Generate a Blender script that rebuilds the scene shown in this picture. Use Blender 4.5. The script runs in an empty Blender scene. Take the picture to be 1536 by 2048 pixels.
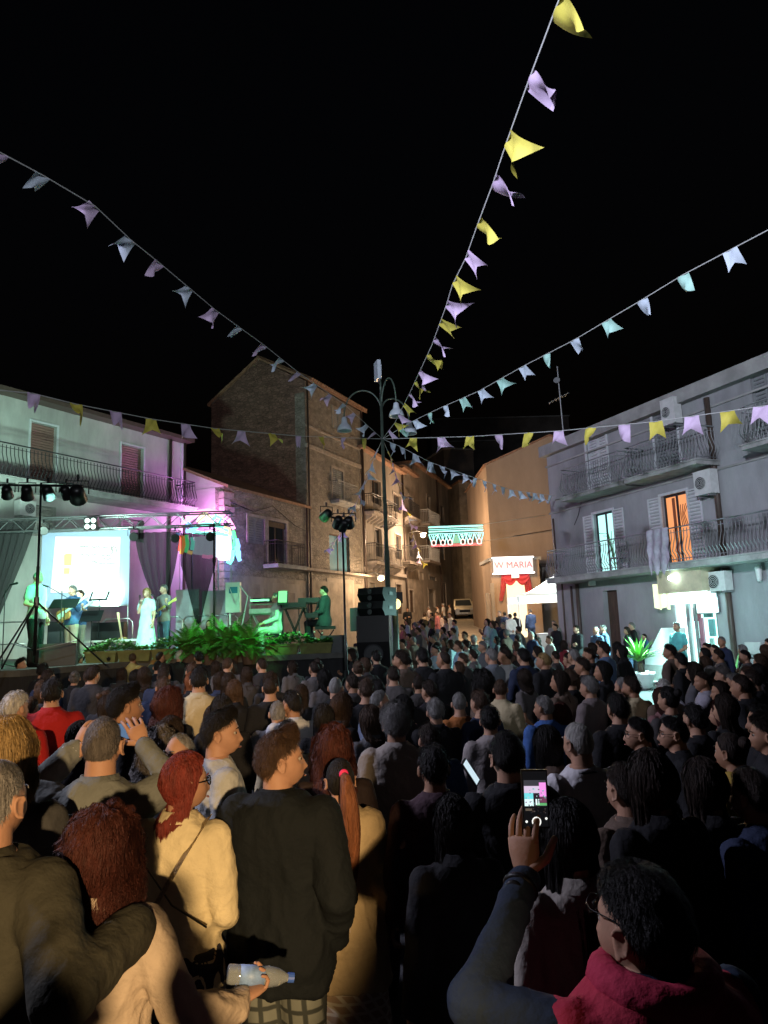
import bpy, bmesh, math, random
import numpy as np
from mathutils import Vector, Matrix

random.seed(7)
rnd = random.random
def ru(a, b): return a + (b - a) * rnd()
SC = bpy.context.scene
COL = SC.collection
R = math.radians

# ------------------------------------------------------------------ camera
CAMZ, FPX, PITCH, ROLL = 2.15, 1450.0, 9.05, -2.1
cd = bpy.data.cameras.new('camera')
cam = bpy.data.objects.new('camera', cd); COL.objects.link(cam)
CM = Matrix.Rotation(R(90 + PITCH), 3, 'X') @ Matrix.Rotation(R(ROLL), 3, 'Z')
cam.matrix_world = Matrix.Translation((0, 0, CAMZ)) @ CM.to_4x4()
cd.sensor_fit = 'VERTICAL'; cd.sensor_height = 36.0; cd.lens = FPX / 2048 * 36
cd.clip_start = 0.05; cd.clip_end = 2000
SC.camera = cam

def ray(px, py):
    d = CM @ Vector(((px - 768) / FPX, -(py - 1024) / FPX, -1))
    return d / d.y
def P(px, py, Y):
    return Vector((0, 0, CAMZ)) + ray(px, py) * Y
def gz(y):
    t = y - 17.0
    if t <= 0: return 0.0
    return 0.062 * t * t / 12 if t < 6 else 0.062 * (t - 3)

# ------------------------------------------------------------------ world, exposure
w = bpy.data.worlds.new('World'); SC.world = w; w.use_nodes = True
nt = w.node_tree; nt.nodes.clear()
out = nt.nodes.new('ShaderNodeOutputWorld'); bg = nt.nodes.new('ShaderNodeBackground')
sky = nt.nodes.new('ShaderNodeTexSky'); sky.sky_type = 'NISHITA'; sky.sun_disc = False
sky.sun_elevation = R(-4); sky.sun_rotation = R(200)
bg.inputs[1].default_value = 0.06
nt.links.new(sky.outputs[0], bg.inputs[0]); nt.links.new(bg.outputs[0], out.inputs[0])
SC.view_settings.view_transform = 'Standard'; SC.view_settings.look = 'None'
SC.view_settings.exposure = 0.0; SC.view_settings.gamma = 1.0
SC.view_settings.use_curve_mapping = False
SC.cycles.use_denoising = True
SC.cycles.max_bounces = 5; SC.cycles.diffuse_bounces = 3; SC.cycles.glossy_bounces = 2
SC.cycles.transmission_bounces = 4; SC.cycles.transparent_max_bounces = 8
SC.cycles.sample_clamp_indirect = 4.0; SC.cycles.sample_clamp_direct = 0
SC.cycles.caustics_reflective = False; SC.cycles.caustics_refractive = False
SC.cycles.use_light_tree = True

# ------------------------------------------------------------------ lamps of the place, with added fills
def lamp(kind, name, loc, power, col, aim=None, size=0.1, spot=60, blend=0.3, ay=None):
    d = bpy.data.lights.new(name, kind); d.energy = power; d.color = col
    if kind == 'SPOT': d.spot_size = R(spot); d.spot_blend = blend; d.shadow_soft_size = size
    elif kind == 'AREA':
        d.size = size
        if ay: d.shape = 'RECTANGLE'; d.size_y = ay
    else: d.shadow_soft_size = size
    o = bpy.data.objects.new(name, d); COL.objects.link(o); o.location = loc
    if aim is not None: o.rotation_euler = (Vector(aim) - Vector(loc)).to_track_quat('-Z', 'Y').to_euler()
    return o
WARM = (1.0, 0.62, 0.26); COLD = (0.62, 0.80, 1.0)
# low warm floodlight behind the photographer, lights the near crowd on one side
lamp('SPOT', 'warm_floodlight', (1.6, -7.0, 3.12), 6200, (1.0, 0.66, 0.33), aim=(-2.02, 3.9, 1.5), size=0.10, spot=20, blend=0.25)
# unseen cold floodlights put in high behind the photographer for bunting and upper facades
lamp('SPOT', 'unseen_flood_facade', (-7, -9, 9), 26500, (0.76, 0.83, 1.0), aim=(11, 22, 11.0), size=0.3, spot=42, blend=0.6)
lamp('SPOT', 'unseen_flood_high', (1.0, -8, 7), 4600, (0.86, 0.92, 1.0), aim=(-.8, 12, 12), size=0.3, spot=76, blend=0.6)
lamp('SPOT', 'crowd_fill_light', (-9.5, 6.0, 7.5), 3900, (0.78, 0.78, 1.0), aim=(2.5, 7.0, 0.6), size=0.3, spot=92, blend=0.8)  # added cold fill over the crowd, no visible source
# stage
lamp('SPOT', 'stage_light_green', P(155, 990, 13.6) + Vector((0, .3, 0)), 2600, (0.06, 1.0, 0.38), aim=P(60, 1230, 15.5), size=.12, spot=46, blend=.5)
lamp('SPOT', 'stage_light_cyan', P(100, 990, 13.6), 2600, (0.40, 1.0, 0.84), aim=P(255, 1240, 18.5), size=.12, spot=42, blend=.6)
lamp('SPOT', 'stage_light_cyan_second', P(650, 1030, 14.6), 1900, (0.45, 1.0, 0.85), aim=P(200, 1215, 18.8), size=.12, spot=34, blend=.6)
lamp('SPOT', 'stage_light_leaf', P(655, 1030, 14.7), 3000, (0.12, 1.0, 0.22), aim=P(440, 1290, 17.4), size=.12, spot=44, blend=.6)
lamp('SPOT', 'stage_light_keys', P(685, 1040, 14.7) + Vector((0, .3, 0)), 1500, (0.20, 1.0, 0.45), aim=P(590, 1225, 18.0), size=.12, spot=50, blend=.6)
lamp('SPOT', 'stage_light_left_house', P(60, 1130, 16.0), 3500, (0.60, 1.0, 0.82), aim=P(170, 960, 25.5), size=.4, spot=110, blend=.9)
lamp('SPOT', 'left_house_fill', P(215, 1215, 20.6), 800, (0.62, 1.0, 0.78), aim=P(225, 990, 25.0), size=.3, spot=95, blend=.9)  # added fill for the lower left house wall, no fixture there
lamp('POINT', 'stage_fill', P(170, 1195, 15.6), 170, (0.62, 1.0, 0.86), size=.5)  # added fill point hanging free among the players
# magenta light of the illuminated crown
lamp('POINT', 'illumination_glow', P(434, 1046, 27.7), 480, (0.92, 0.28, 0.88), size=.4)
lamp('POINT', 'illumination_glow_blue', P(478, 1095, 27.5), 130, (0.1, 0.25, 1.0), size=.2)
# shop
lamp('POINT', 'shop_sign_light', P(1425, 1190, 19.0), 60, (0.50, 1.0, 0.97), size=.35)
# street lamps on the houses
lamp('POINT', 'street_lamp_light', P(851, 1071, 45.0), 1500, (1.0, 0.68, 0.42), size=.2)
lamp('POINT', 'wall_lamp_light', P(764, 1158, 37.6), 420, (1.0, 0.68, 0.38), size=.15)
lamp('POINT', 'street_lamp_light_far', P(905, 1130, 62.0), 500, (1.0, 0.62, 0.3), size=.2)
lamp('POINT', 'portal_light', P(1012, 1105, 37.0), 900, (1.0, 0.58, 0.22), size=.3)
lamp('SPOT', 'tower_warm_light', P(900, 1000, 25), 700, (1.0, 0.70, 0.52), aim=P(660, 950, 35), size=.3, spot=75, blend=.8)
lamp('POINT', 'street_fill_mid', P(890, 1110, 37.0), 560, (1.0, 0.72, 0.48), size=.2)  # warm fill point over mid street, no lamp fixture there
lamp('POINT', 'gazebo_light', P(1085, 1192, 34.6), 420, (0.85, 1.0, 0.98), size=.3)
lamp('POINT', 'gazebo_front_fill', P(1075, 1212, 31.0), 110, (0.80, 1.0, 1.0), size=.3)  # added point before the gazebo, brightens its canvas and table

# ------------------------------------------------------------------ materials
MATS = {}
def mat(name, col, rough=0.65, metal=0.0, vary=0.0, vscale=4.0, bump=0.0, bscale=30.0, emit=None, estr=0.0,
        stretch=(1, 1, 1), col2=None, trans=0.0, sheen=0.0, spec=0.5, brick=None, wave=None, alpha=1.0):
    if name in MATS: return MATS[name]
    m = bpy.data.materials.new(name); m.use_nodes = True; MATS[name] = m
    n = m.node_tree; L = n.links
    b = n.nodes['Principled BSDF']
    c4 = (*col, 1)
    b.inputs['Base Color'].default_value = c4
    b.inputs['Roughness'].default_value = rough
    b.inputs['Metallic'].default_value = metal
    b.inputs['Specular IOR Level'].default_value = spec if sum(col) > .12 or metal else min(spec, .22)
    if trans: b.inputs['Transmission Weight'].default_value = trans
    if sheen: b.inputs['Sheen Weight'].default_value = sheen
    if alpha < 1: b.inputs['Alpha'].default_value = alpha
    if emit:
        b.inputs['Emission Color'].default_value = (*emit, 1); b.inputs['Emission Strength'].default_value = estr
    if vary or bump or brick or wave:
        tc = n.nodes.new('ShaderNodeTexCoord'); mp = n.nodes.new('ShaderNodeMapping')
        mp.inputs['Scale'].default_value = stretch
        L.new(tc.outputs['Object'], mp.inputs[0])
    csock = None
    if vary:
        nz = n.nodes.new('ShaderNodeTexNoise'); nz.inputs['Scale'].default_value = vscale
        nz.inputs['Detail'].default_value = 7; nz.inputs['Roughness'].default_value = 0.65
        L.new(mp.outputs[0], nz.inputs['Vector'])
        rp = n.nodes.new('ShaderNodeValToRGB')
        lo = col2 if col2 else tuple(c * (1 - vary) for c in col)
        rp.color_ramp.elements[0].position = 0.32; rp.color_ramp.elements[1].position = 0.68
        rp.color_ramp.elements[0].color = (*lo, 1); rp.color_ramp.elements[1].color = c4
        L.new(nz.outputs[0], rp.inputs[0]); csock = rp.outputs[0]
    hs = None
    if brick:
        # rubble or squared masonry: voronoi cells, flat faces and dark joints
        vo = n.nodes.new('ShaderNodeTexVoronoi'); vo.feature = 'DISTANCE_TO_EDGE'; vo.inputs['Scale'].default_value = brick[0]
        vc = n.nodes.new('ShaderNodeTexVoronoi'); vc.inputs['Scale'].default_value = brick[0]
        L.new(mp.outputs[0], vo.inputs['Vector']); L.new(mp.outputs[0], vc.inputs['Vector'])
        mr = n.nodes.new('ShaderNodeMapRange'); mr.inputs[1].default_value = 0.0; mr.inputs[2].default_value = 0.08
        L.new(vo.outputs['Distance'], mr.inputs[0])
        mx = n.nodes.new('ShaderNodeMix'); mx.data_type = 'RGBA'; mx.blend_type = 'MULTIPLY'
        mx.inputs[0].default_value = brick[1]
        bw = n.nodes.new('ShaderNodeRGBToBW'); L.new(vc.outputs['Color'], bw.inputs[0])
        mm = n.nodes.new('ShaderNodeMath'); mm.operation = 'MULTIPLY_ADD'; mm.inputs[1].default_value = .8; mm.inputs[2].default_value = .25
        L.new(bw.outputs[0], mm.inputs[0])
        m2 = n.nodes.new('ShaderNodeMath'); m2.operation = 'MULTIPLY'; L.new(mm.outputs[0], m2.inputs[0]); L.new(mr.outputs[0], m2.inputs[1])
        if csock: L.new(csock, mx.inputs['A'])
        else: mx.inputs['A'].default_value = c4
        L.new(m2.outputs[0], mx.inputs['B']); csock = mx.outputs['Result']; hs = m2.outputs[0]
    if wave:
        # woven or printed lines (wave = (scale, colour, 'check' or 'stripe'))
        w1 = n.nodes.new('ShaderNodeTexWave'); w1.inputs['Scale'].default_value = wave[0]; w1.bands_direction = 'X'
        w1.inputs['Distortion'].default_value = .6
        L.new(mp.outputs[0], w1.inputs['Vector']); ws = w1.outputs['Fac']
        if wave[2] != 'stripe':
            w2 = n.nodes.new('ShaderNodeTexWave'); w2.inputs['Scale'].default_value = wave[0]; w2.bands_direction = 'Z'
            if wave[2] == 'diamond': w1.bands_direction = 'DIAGONAL'; mp.inputs['Rotation'].default_value = (0, 0, 0)
            w2.inputs['Distortion'].default_value = .6
            L.new(mp.outputs[0], w2.inputs['Vector'])
            mu = n.nodes.new('ShaderNodeMath'); mu.operation = 'MINIMUM'; L.new(w1.outputs['Fac'], mu.inputs[0]); L.new(w2.outputs['Fac'], mu.inputs[1]); ws = mu.outputs[0]
        r2 = n.nodes.new('ShaderNodeMapRange'); r2.inputs[1].default_value = .12; r2.inputs[2].default_value = .3; L.new(ws, r2.inputs[0])
        mx = n.nodes.new('ShaderNodeMix'); mx.data_type = 'RGBA'; L.new(r2.outputs[0], mx.inputs[0])
        mx.inputs['A'].default_value = (*wave[1], 1)
        if csock: L.new(csock, mx.inputs['B'])
        else: mx.inputs['B'].default_value = c4
        csock = mx.outputs['Result']
    if csock: L.new(csock, b.inputs['Base Color'])
    if bump:
        n2 = n.nodes.new('ShaderNodeTexNoise'); n2.inputs['Scale'].default_value = bscale; n2.inputs['Detail'].default_value = 5
        L.new(mp.outputs[0], n2.inputs['Vector'])
        bp = n.nodes.new('ShaderNodeBump'); bp.inputs['Strength'].default_value = min(bump, 1); bp.inputs['Distance'].default_value = 0.02
        hsock = n2.outputs[0]
        if hs:
            ad = n.nodes.new('ShaderNodeMath'); ad.operation = 'MULTIPLY_ADD'; ad.inputs[1].default_value = 2.0
            L.new(hs, ad.inputs[0]); L.new(n2.outputs[0], ad.inputs[2]); hsock = ad.outputs[0]
        L.new(hsock, bp.inputs['Height']); L.new(bp.outputs[0], b.inputs['Normal'])
    return m

M = {}
def glossy(name, col, s): return mat(name, (.004, .004, .004), .08, emit=col, estr=s)
M['asphalt'] = mat('asphalt', (.055, .056, .06), .85, vary=.45, vscale=1.3, bump=.5, bscale=60)
M['paving'] = mat('street_paving', (.42, .36, .29), .7, vary=.35, vscale=.9, bump=.4, bscale=25, brick=(2.2, .35))
M['plaster_white'] = mat('plaster_white', (.50, .50, .47), .85, vary=.45, vscale=.7, bump=.25, bscale=22, stretch=(1, 1, .35))
M['plaster_grey'] = mat('plaster_grey', (.36, .365, .38), .88, vary=.48, vscale=.55, bump=.3, bscale=20, stretch=(1, 1, .4))
M['plaster_pink'] = mat('plaster_pink', (.52, .48, .50), .85, vary=.25, vscale=.8, bump=.25, bscale=18)
M['plaster_ochre'] = mat('plaster_ochre', (.37, .27, .19), .88, vary=.35, vscale=.5, bump=.4, bscale=16, stretch=(1, 1, .3))
M['plaster_sand'] = mat('plaster_sand', (.34, .295, .25), .88, vary=.6, vscale=.6, bump=.4, bscale=14, stretch=(1, 1, .4))
M['plaster_old'] = mat('plaster_old', (.34, .29, .24), .9, vary=.6, vscale=.9, bump=.6, bscale=10)
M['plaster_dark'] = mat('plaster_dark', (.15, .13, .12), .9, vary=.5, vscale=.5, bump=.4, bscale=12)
M['rubble'] = mat('rubble_stone', (.33, .29, .25), .92, vary=.5, vscale=2.0, bump=1, bscale=14, brick=(4.6, .38), stretch=(1, 1, 1.5))
M['brickdark'] = mat('dark_rubble_brick', (.30, .17, .135), .95, vary=.5, vscale=1.4, bump=.8, bscale=16, brick=(4.2, .6), stretch=(1, 1, 2.2))
M['stone'] = mat('quoin_stone', (.36, .31, .27), .9, vary=.4, vscale=5, bump=.6, bscale=20)
M['tile'] = mat('clay_tile', (.34, .19, .12), .85, vary=.5, vscale=5, bump=.4, bscale=30)
M['concrete'] = mat('concrete', (.36, .36, .35), .9, vary=.4, vscale=1.5, bump=.3, bscale=30)
M['slab'] = mat('balcony_concrete', (.40, .40, .39), .88, vary=.45, vscale=2.5, bump=.3, bscale=20)
M['iron'] = mat('wrought_iron', (.05, .05, .055), .5, metal=.6, vary=.3, vscale=20)
M['ironlight'] = mat('painted_iron', (.30, .31, .32), .5, metal=.3, vary=.3, vscale=20)
M['steel'] = mat('galvanised_steel', (.55, .57, .58), .35, metal=.9, vary=.3, vscale=12)
M['alu'] = mat('aluminium', (.30, .31, .32), .4, metal=.75, vary=.2, vscale=14)
M['black'] = mat('black_plastic', (.006, .006, .007), .45, vary=.3, vscale=20, bump=.1, bscale=200)
M['blackmetal'] = mat('black_metal', (.015, .015, .016), .38, metal=.4, vary=.3, vscale=30)
M['sheer'] = mat('sheer_black_drape', (.014, .014, .015), .9, vary=.3, vscale=6, bump=.4, bscale=14, stretch=(1, 1, .2), alpha=.88)
M['blackcloth'] = mat('black_cloth', (.022, .022, .024), .9, vary=.3, vscale=6, bump=.4, bscale=14, stretch=(1, 1, .2), sheen=.2)
M['postgreen'] = mat('post_paint', (.09, .125, .10), .5, metal=.3, vary=.45, vscale=6, bump=.15, bscale=40)
M['glassbell'] = mat('frosted_bell', (.50, .55, .62), .25, vary=.15, vscale=8)
M['pane'] = mat('dark_pane', (.02, .025, .03), .06, vary=.2, vscale=3)
M['shutterwhite'] = mat('shutter_white', (.58, .60, .62), .6, vary=.2, vscale=5)
M['shuttergrey'] = mat('shutter_grey', (.22, .23, .24), .6, vary=.3, vscale=5)
M['shutterbrown'] = mat('roller_brown', (.22, .12, .10), .6, vary=.25, vscale=4)
M['doorblue'] = mat('door_blue', (.05, .16, .25), .55, vary=.3, vscale=6)
M['wood'] = mat('old_wood', (.09, .055, .035), .75, vary=.5, vscale=10, bump=.3, bscale=30, stretch=(1, 1, .2))
M['rollergrey'] = mat('roller_grey', (.30, .28, .26), .65, vary=.3, vscale=6)
M['pipe'] = mat('downpipe_brown', (.08, .055, .045), .5, vary=.3, vscale=6)
M['acwhite'] = mat('air_conditioner_white', (.62, .63, .62), .5, vary=.2, vscale=6)
M['fanblack'] = mat('fan_grille_dark', (.03, .032, .035), .5)
M['screen'] = mat('projection_cloth', (.25, .29, .42), .85, vary=.08, vscale=2)
M['planter'] = mat('trough_terracotta', (.17, .17, .05), .8, vary=.3, vscale=6)
M['fern'] = mat('fern_leaf', (.07, .22, .035), .55, vary=.45, vscale=7)
M['leafdark'] = mat('small_leaf', (.08, .26, .05), .5, vary=.45, vscale=9)
M['whitepaint'] = mat('white_paint', (.75, .76, .75), .5, vary=.15, vscale=6)
M['deck'] = mat('stage_plywood', (.10, .10, .09), .8, vary=.4, vscale=3, bump=.2, bscale=30)
M['curtainred'] = mat('red_curtain', (.42, .015, .02), .75, vary=.3, vscale=5, sheen=.4, bump=.3, bscale=12, stretch=(1, 1, .15))
M['canvas'] = mat('white_canvas', (.80, .80, .78), .8, vary=.06, vscale=3)
def translucent(m, k, col=(.8, .8, .78)):
    n = m.node_tree; t = n.nodes.new('ShaderNodeBsdfTranslucent'); t.inputs[0].default_value = (*col, 1); x = n.nodes.new('ShaderNodeMixShader'); x.inputs[0].default_value = k
    o = n.nodes['Material Output']; n.links.new(n.nodes['Principled BSDF'].outputs[0], x.inputs[1]); n.links.new(t.outputs[0], x.inputs[2]); n.links.new(x.outputs[0], o.inputs[0])
translucent(M['canvas'], .5)

# ------------------------------------------------------------------ mesh builder
def wloc(o):
    v = Vector((0, 0, 0))
    while o is not None: v += o.location; o = o.parent
    return v
class MB:
    def __init__(s): s.v = []; s.f = []
    def add(s, vs, fs):
        k = len(s.v); s.v.extend([tuple(q) for q in vs]); s.f.extend([tuple(i + k for i in q) for q in fs]); return s
    def quad(s, a, b, c, d): return s.add([a, b, c, d], [(0, 1, 2, 3)])
    def obox(s, o, u, v, w):
        o, u, v, w = Vector(o), Vector(u), Vector(v), Vector(w)
        p = [o, o + u, o + u + v, o + v, o + w, o + u + w, o + u + v + w, o + v + w]
        return s.add(p, [(0, 3, 2, 1), (4, 5, 6, 7), (0, 1, 5, 4), (1, 2, 6, 5), (2, 3, 7, 6), (3, 0, 4, 7)])
    def box(s, c, d, rot=None):
        Rm = rot if rot is not None else Matrix.Identity(3)
        u, v, w_ = Rm @ Vector((d[0], 0, 0)), Rm @ Vector((0, d[1], 0)), Rm @ Vector((0, 0, d[2]))
        return s.obox(Vector(c) - (u + v + w_) / 2, u, v, w_)
    def tube(s, pts, r, seg=6, caps=True):
        pts = [Vector(p) for p in pts]; n = len(pts)
        rr = r if isinstance(r, (list, tuple)) else [r] * n
        ref = None; vs = []
        for i, p in enumerate(pts):
            t = (pts[min(i + 1, n - 1)] - pts[max(i - 1, 0)])
            if t.length < 1e-9: t = Vector((0, 0, 1))
            t.normalize()
            if ref is None: ref = Vector((1, 0, 0)) if abs(t.x) < .9 else Vector((0, 1, 0))
            a = (ref - t * ref.dot(t)).normalized(); b = t.cross(a); ref = a
            for k in range(seg):
                q = 2 * math.pi * k / seg
                vs.append(p + (a * math.cos(q) + b * math.sin(q)) * rr[i])
        fs = []
        for i in range(n - 1):
            for k in range(seg):
                k2 = (k + 1) % seg
                fs.append((i * seg + k, i * seg + k2, (i + 1) * seg + k2, (i + 1) * seg + k))
        if caps: fs.append(tuple(range(seg))[::-1]); fs.append(tuple((n - 1) * seg + k for k in range(seg)))
        return s.add(vs, fs)
    def lathe(s, prof, c, seg=16, axis=None):
        c = Vector(c); vs = []; n = len(prof)
        Q = Matrix.Identity(3) if axis is None else Vector(axis).to_track_quat('Z', 'Y').to_matrix()
        for r, z in prof:
            for k in range(seg):
                q = 2 * math.pi * k / seg
                vs.append(c + Q @ Vector((r * math.cos(q), r * math.sin(q), z)))
        fs = [(i * seg + k, i * seg + (k + 1) % seg, (i + 1) * seg + (k + 1) % seg, (i + 1) * seg + k) for i in range(n - 1) for k in range(seg)]
        fs.append(tuple(range(seg))[::-1]); fs.append(tuple((n - 1) * seg + k for k in range(seg)))
        return s.add(vs, fs)
    def ell(s, c, r, rot=None, nu=14, nv=10):
        c = Vector(c); Rm = rot if rot is not None else Matrix.Identity(3)
        vs = [c + Rm @ Vector((0, 0, r[2]))]
        for i in range(1, nv):
            e = math.pi * i / nv
            for k in range(nu):
                q = 2 * math.pi * k / nu
                vs.append(c + Rm @ Vector((r[0] * math.sin(e) * math.cos(q), r[1] * math.sin(e) * math.sin(q), r[2] * math.cos(e))))
        vs.append(c + Rm @ Vector((0, 0, -r[2]))); fs = []
        for k in range(nu): fs.append((0, 1 + k, 1 + (k + 1) % nu))
        for i in range(nv - 2):
            for k in range(nu):
                a = 1 + i * nu; b = a + nu
                fs.append((a + k, b + k, b + (k + 1) % nu, a + (k + 1) % nu))
        a = 1 + (nv - 2) * nu
        for k in range(nu): fs.append((a + k, len(vs) - 1, a + (k + 1) % nu))
        return s.add(vs, fs)
    def caps(s, a, b, ra, rb, seg=12):
        a, b = Vector(a), Vector(b); t = (b - a).normalized(); pts = []; rs = []
        for e in (-90, -60, -30): pts.append(a + t * ra * math.sin(R(e))); rs.append(max(ra * math.cos(R(e)), 1e-4))
        pts.append(a); rs.append(ra); pts.append(b); rs.append(rb)
        for e in (30, 60, 90): pts.append(b + t * rb * math.sin(R(e))); rs.append(max(rb * math.cos(R(e)), 1e-4))
        return s.tube(pts, rs, seg)
    def mesh(s, name, m=None, smooth=False):
        me = bpy.data.meshes.new(name); me.from_pydata([tuple(p) for p in s.v], [], s.f)
        if m: me.materials.append(m)
        if smooth: me.polygons.foreach_set('use_smooth', [True] * len(me.polygons))
        me.update(); return me
    def build(s, name, m=None, parent=None, smooth=False, local=False, kind=None):
        if parent is not None and not local:
            o = wloc(parent); s.v = [(p[0] - o.x, p[1] - o.y, p[2] - o.z) for p in s.v]
        ob = bpy.data.objects.new(name, s.mesh(name, m, smooth)); COL.objects.link(ob)
        if parent is not None: ob.parent = parent
        if kind: ob['kind'] = kind
        return ob
def link(name, me, parent=None, m=None):
    ob = bpy.data.objects.new(name, me); COL.objects.link(ob)
    if parent is not None: ob.parent = parent
    if m is not None:
        if not me.materials: me.materials.append(m)
        ob.material_slots[0].link = 'OBJECT'; ob.material_slots[0].material = m
    return ob
def root(name, loc, label, cat, group=None, rz=0):
    o = bpy.data.objects.new(name, None); COL.objects.link(o); o.location = loc; o.rotation_euler = (0, 0, rz)
    o.empty_display_size = .2
    o['label'] = label; o['category'] = cat
    if group: o['group'] = group
    return o
def tag(o, label, cat, group=None):
    o['label'] = label; o['category'] = cat
    if group: o['group'] = group
    return o
def struct(o): o['kind'] = 'structure'; return o
def txt(s, size, name, m, parent, M4, depth=.01):
    c = bpy.data.curves.new('t', 'FONT'); c.body = s; c.size = size; c.extrude = depth; c.align_x = 'CENTER'; c.align_y = 'CENTER'; c.resolution_u = 3
    t = bpy.data.objects.new('t', c); COL.objects.link(t)
    me = bpy.data.meshes.new_from_object(t.evaluated_get(bpy.context.evaluated_depsgraph_get()))
    bpy.data.objects.remove(t); me.transform(M4); me.materials.clear(); me.materials.append(m)
    return link(name, me, parent)
# ------------------------------------------------------------------ ground, street
b = MB(); ys = [-40, 0, 10, 17] + [17 + k for k in range(1, 7)] + [30, 45, 60, 80, 110, 160]
for i in range(len(ys) - 1):
    y0, y1 = ys[i], ys[i + 1]
    b.quad((-60, y0, gz(y0)), (60, y0, gz(y0)), (60, y1, gz(y1)), (-60, y1, gz(y1)))
struct(b.build('ground', M['asphalt']))
b = MB(); prev = None
for i, y in enumerate([21, 22, 23, 25, 30, 38, 48, 60, 75, 95]):
    xl = -1.2 + (y - 21) * .085 if y < 60 else 2.1 + (y - 60) * .12
    xr = 7.0 - (y - 21) * .02 if y < 50 else 6.4 + (y - 50) * .06
    cur = ((xl, y, gz(y) + .012), (xr, y, gz(y) + .012))
    if prev: b.quad(prev[0], prev[1], cur[1], cur[0])
    prev = cur
struct(b.build('street', M['paving']))

# ------------------------------------------------------------------ facades
class Fac:
    def __init__(s, px, Y, ang, flip=False):
        p = P(px, 1240, Y); s.o = Vector((p.x, p.y, 0)); s.u = Vector((math.sin(R(ang)), math.cos(R(ang)), 0))
        n = Vector((s.u.y, -s.u.x, 0))
        if n.dot(-s.o) < 0: n = -n
        s.n = n
    def hit(s, px, py, out=0):
        d = ray(px, py); c = Vector((0, 0, CAMZ)); o = s.o + s.n * out
        t = (o - c).dot(s.n) / d.dot(s.n); p = c + d * t
        return (p - o).dot(s.u), p.z
    def pt(s, a, z, out=0.0):
        q = s.o + s.u * a + s.n * out; return Vector((q.x, q.y, z))
    def rect(s, x0, y0, x1, y1):
        a0, z0 = s.hit(x0, y0); a1, z1 = s.hit(x1, y1)
        return (min(a0, a1), max(a0, a1), min(z0, z1), max(z0, z1))
    def box(s, b, a0, a1, z0, z1, o0, o1):
        return b.obox(s.pt(a0, z0, o0), s.u * (a1 - a0), s.n * (o1 - o0), Vector((0, 0, z1 - z0)))
def house(fc, a0, a1, z1, wall_m, label, depth=6.0, openings=(), name='house', roofm=None, over=.35, roofh=.18, side_slope=None, extra=None, roof=True, cat='house'):
    zb = -0.3
    base = fc.pt((a0 + a1) / 2, gz(fc.pt((a0 + a1) / 2, 0).y), -depth / 2)
    rt = root(name, base, label, cat)
    b = MB(); A = sorted({a0, a1} | {v for o in openings for v in o[:2]}); Z = sorted({zb, z1} | {v for o in openings for v in o[2:4]})
    for i in range(len(A) - 1):
        for j in range(len(Z) - 1):
            ca, cz = (A[i] + A[i + 1]) / 2, (Z[j] + Z[j + 1]) / 2
            if any(o[0] < ca < o[1] and o[2] < cz < o[3] for o in openings): continue
            b.quad(fc.pt(A[i], Z[j]), fc.pt(A[i + 1], Z[j]), fc.pt(A[i + 1], Z[j + 1]), fc.pt(A[i], Z[j + 1]))
    for o in openings:
        c0, c1, c2, c3 = (o[0], o[2]), (o[1], o[2]), (o[1], o[3]), (o[0], o[3])
        for p, q in ((c0, c1), (c1, c2), (c2, c3), (c3, c0)):
            b.quad(fc.pt(*p), fc.pt(*q), fc.pt(*q, -.3), fc.pt(*p, -.3))
        b.quad(fc.pt(*c0, -.3), fc.pt(*c1, -.3), fc.pt(*c2, -.3), fc.pt(*c3, -.3))
    q = [fc.pt(a0, zb), fc.pt(a1, zb), fc.pt(a1, zb, -depth), fc.pt(a0, zb, -depth)]
    t = [fc.pt(a0, z1), fc.pt(a1, z1), fc.pt(a1, z1, -depth), fc.pt(a0, z1, -depth)]
    for i in (1, 2, 3): k = (i + 1) % 4; b.quad(q[i], q[k], t[k], t[i])
    b.quad(*t)
    b.build('wall', wall_m, rt)
    if roof:
        b = MB(); fc.box(b, a0 - .12, a1 + .12, z1 + .003, z1 + roofh, -depth - .2, over); b.build('roof', roofm or M['concrete'], rt)
    return rt
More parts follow.
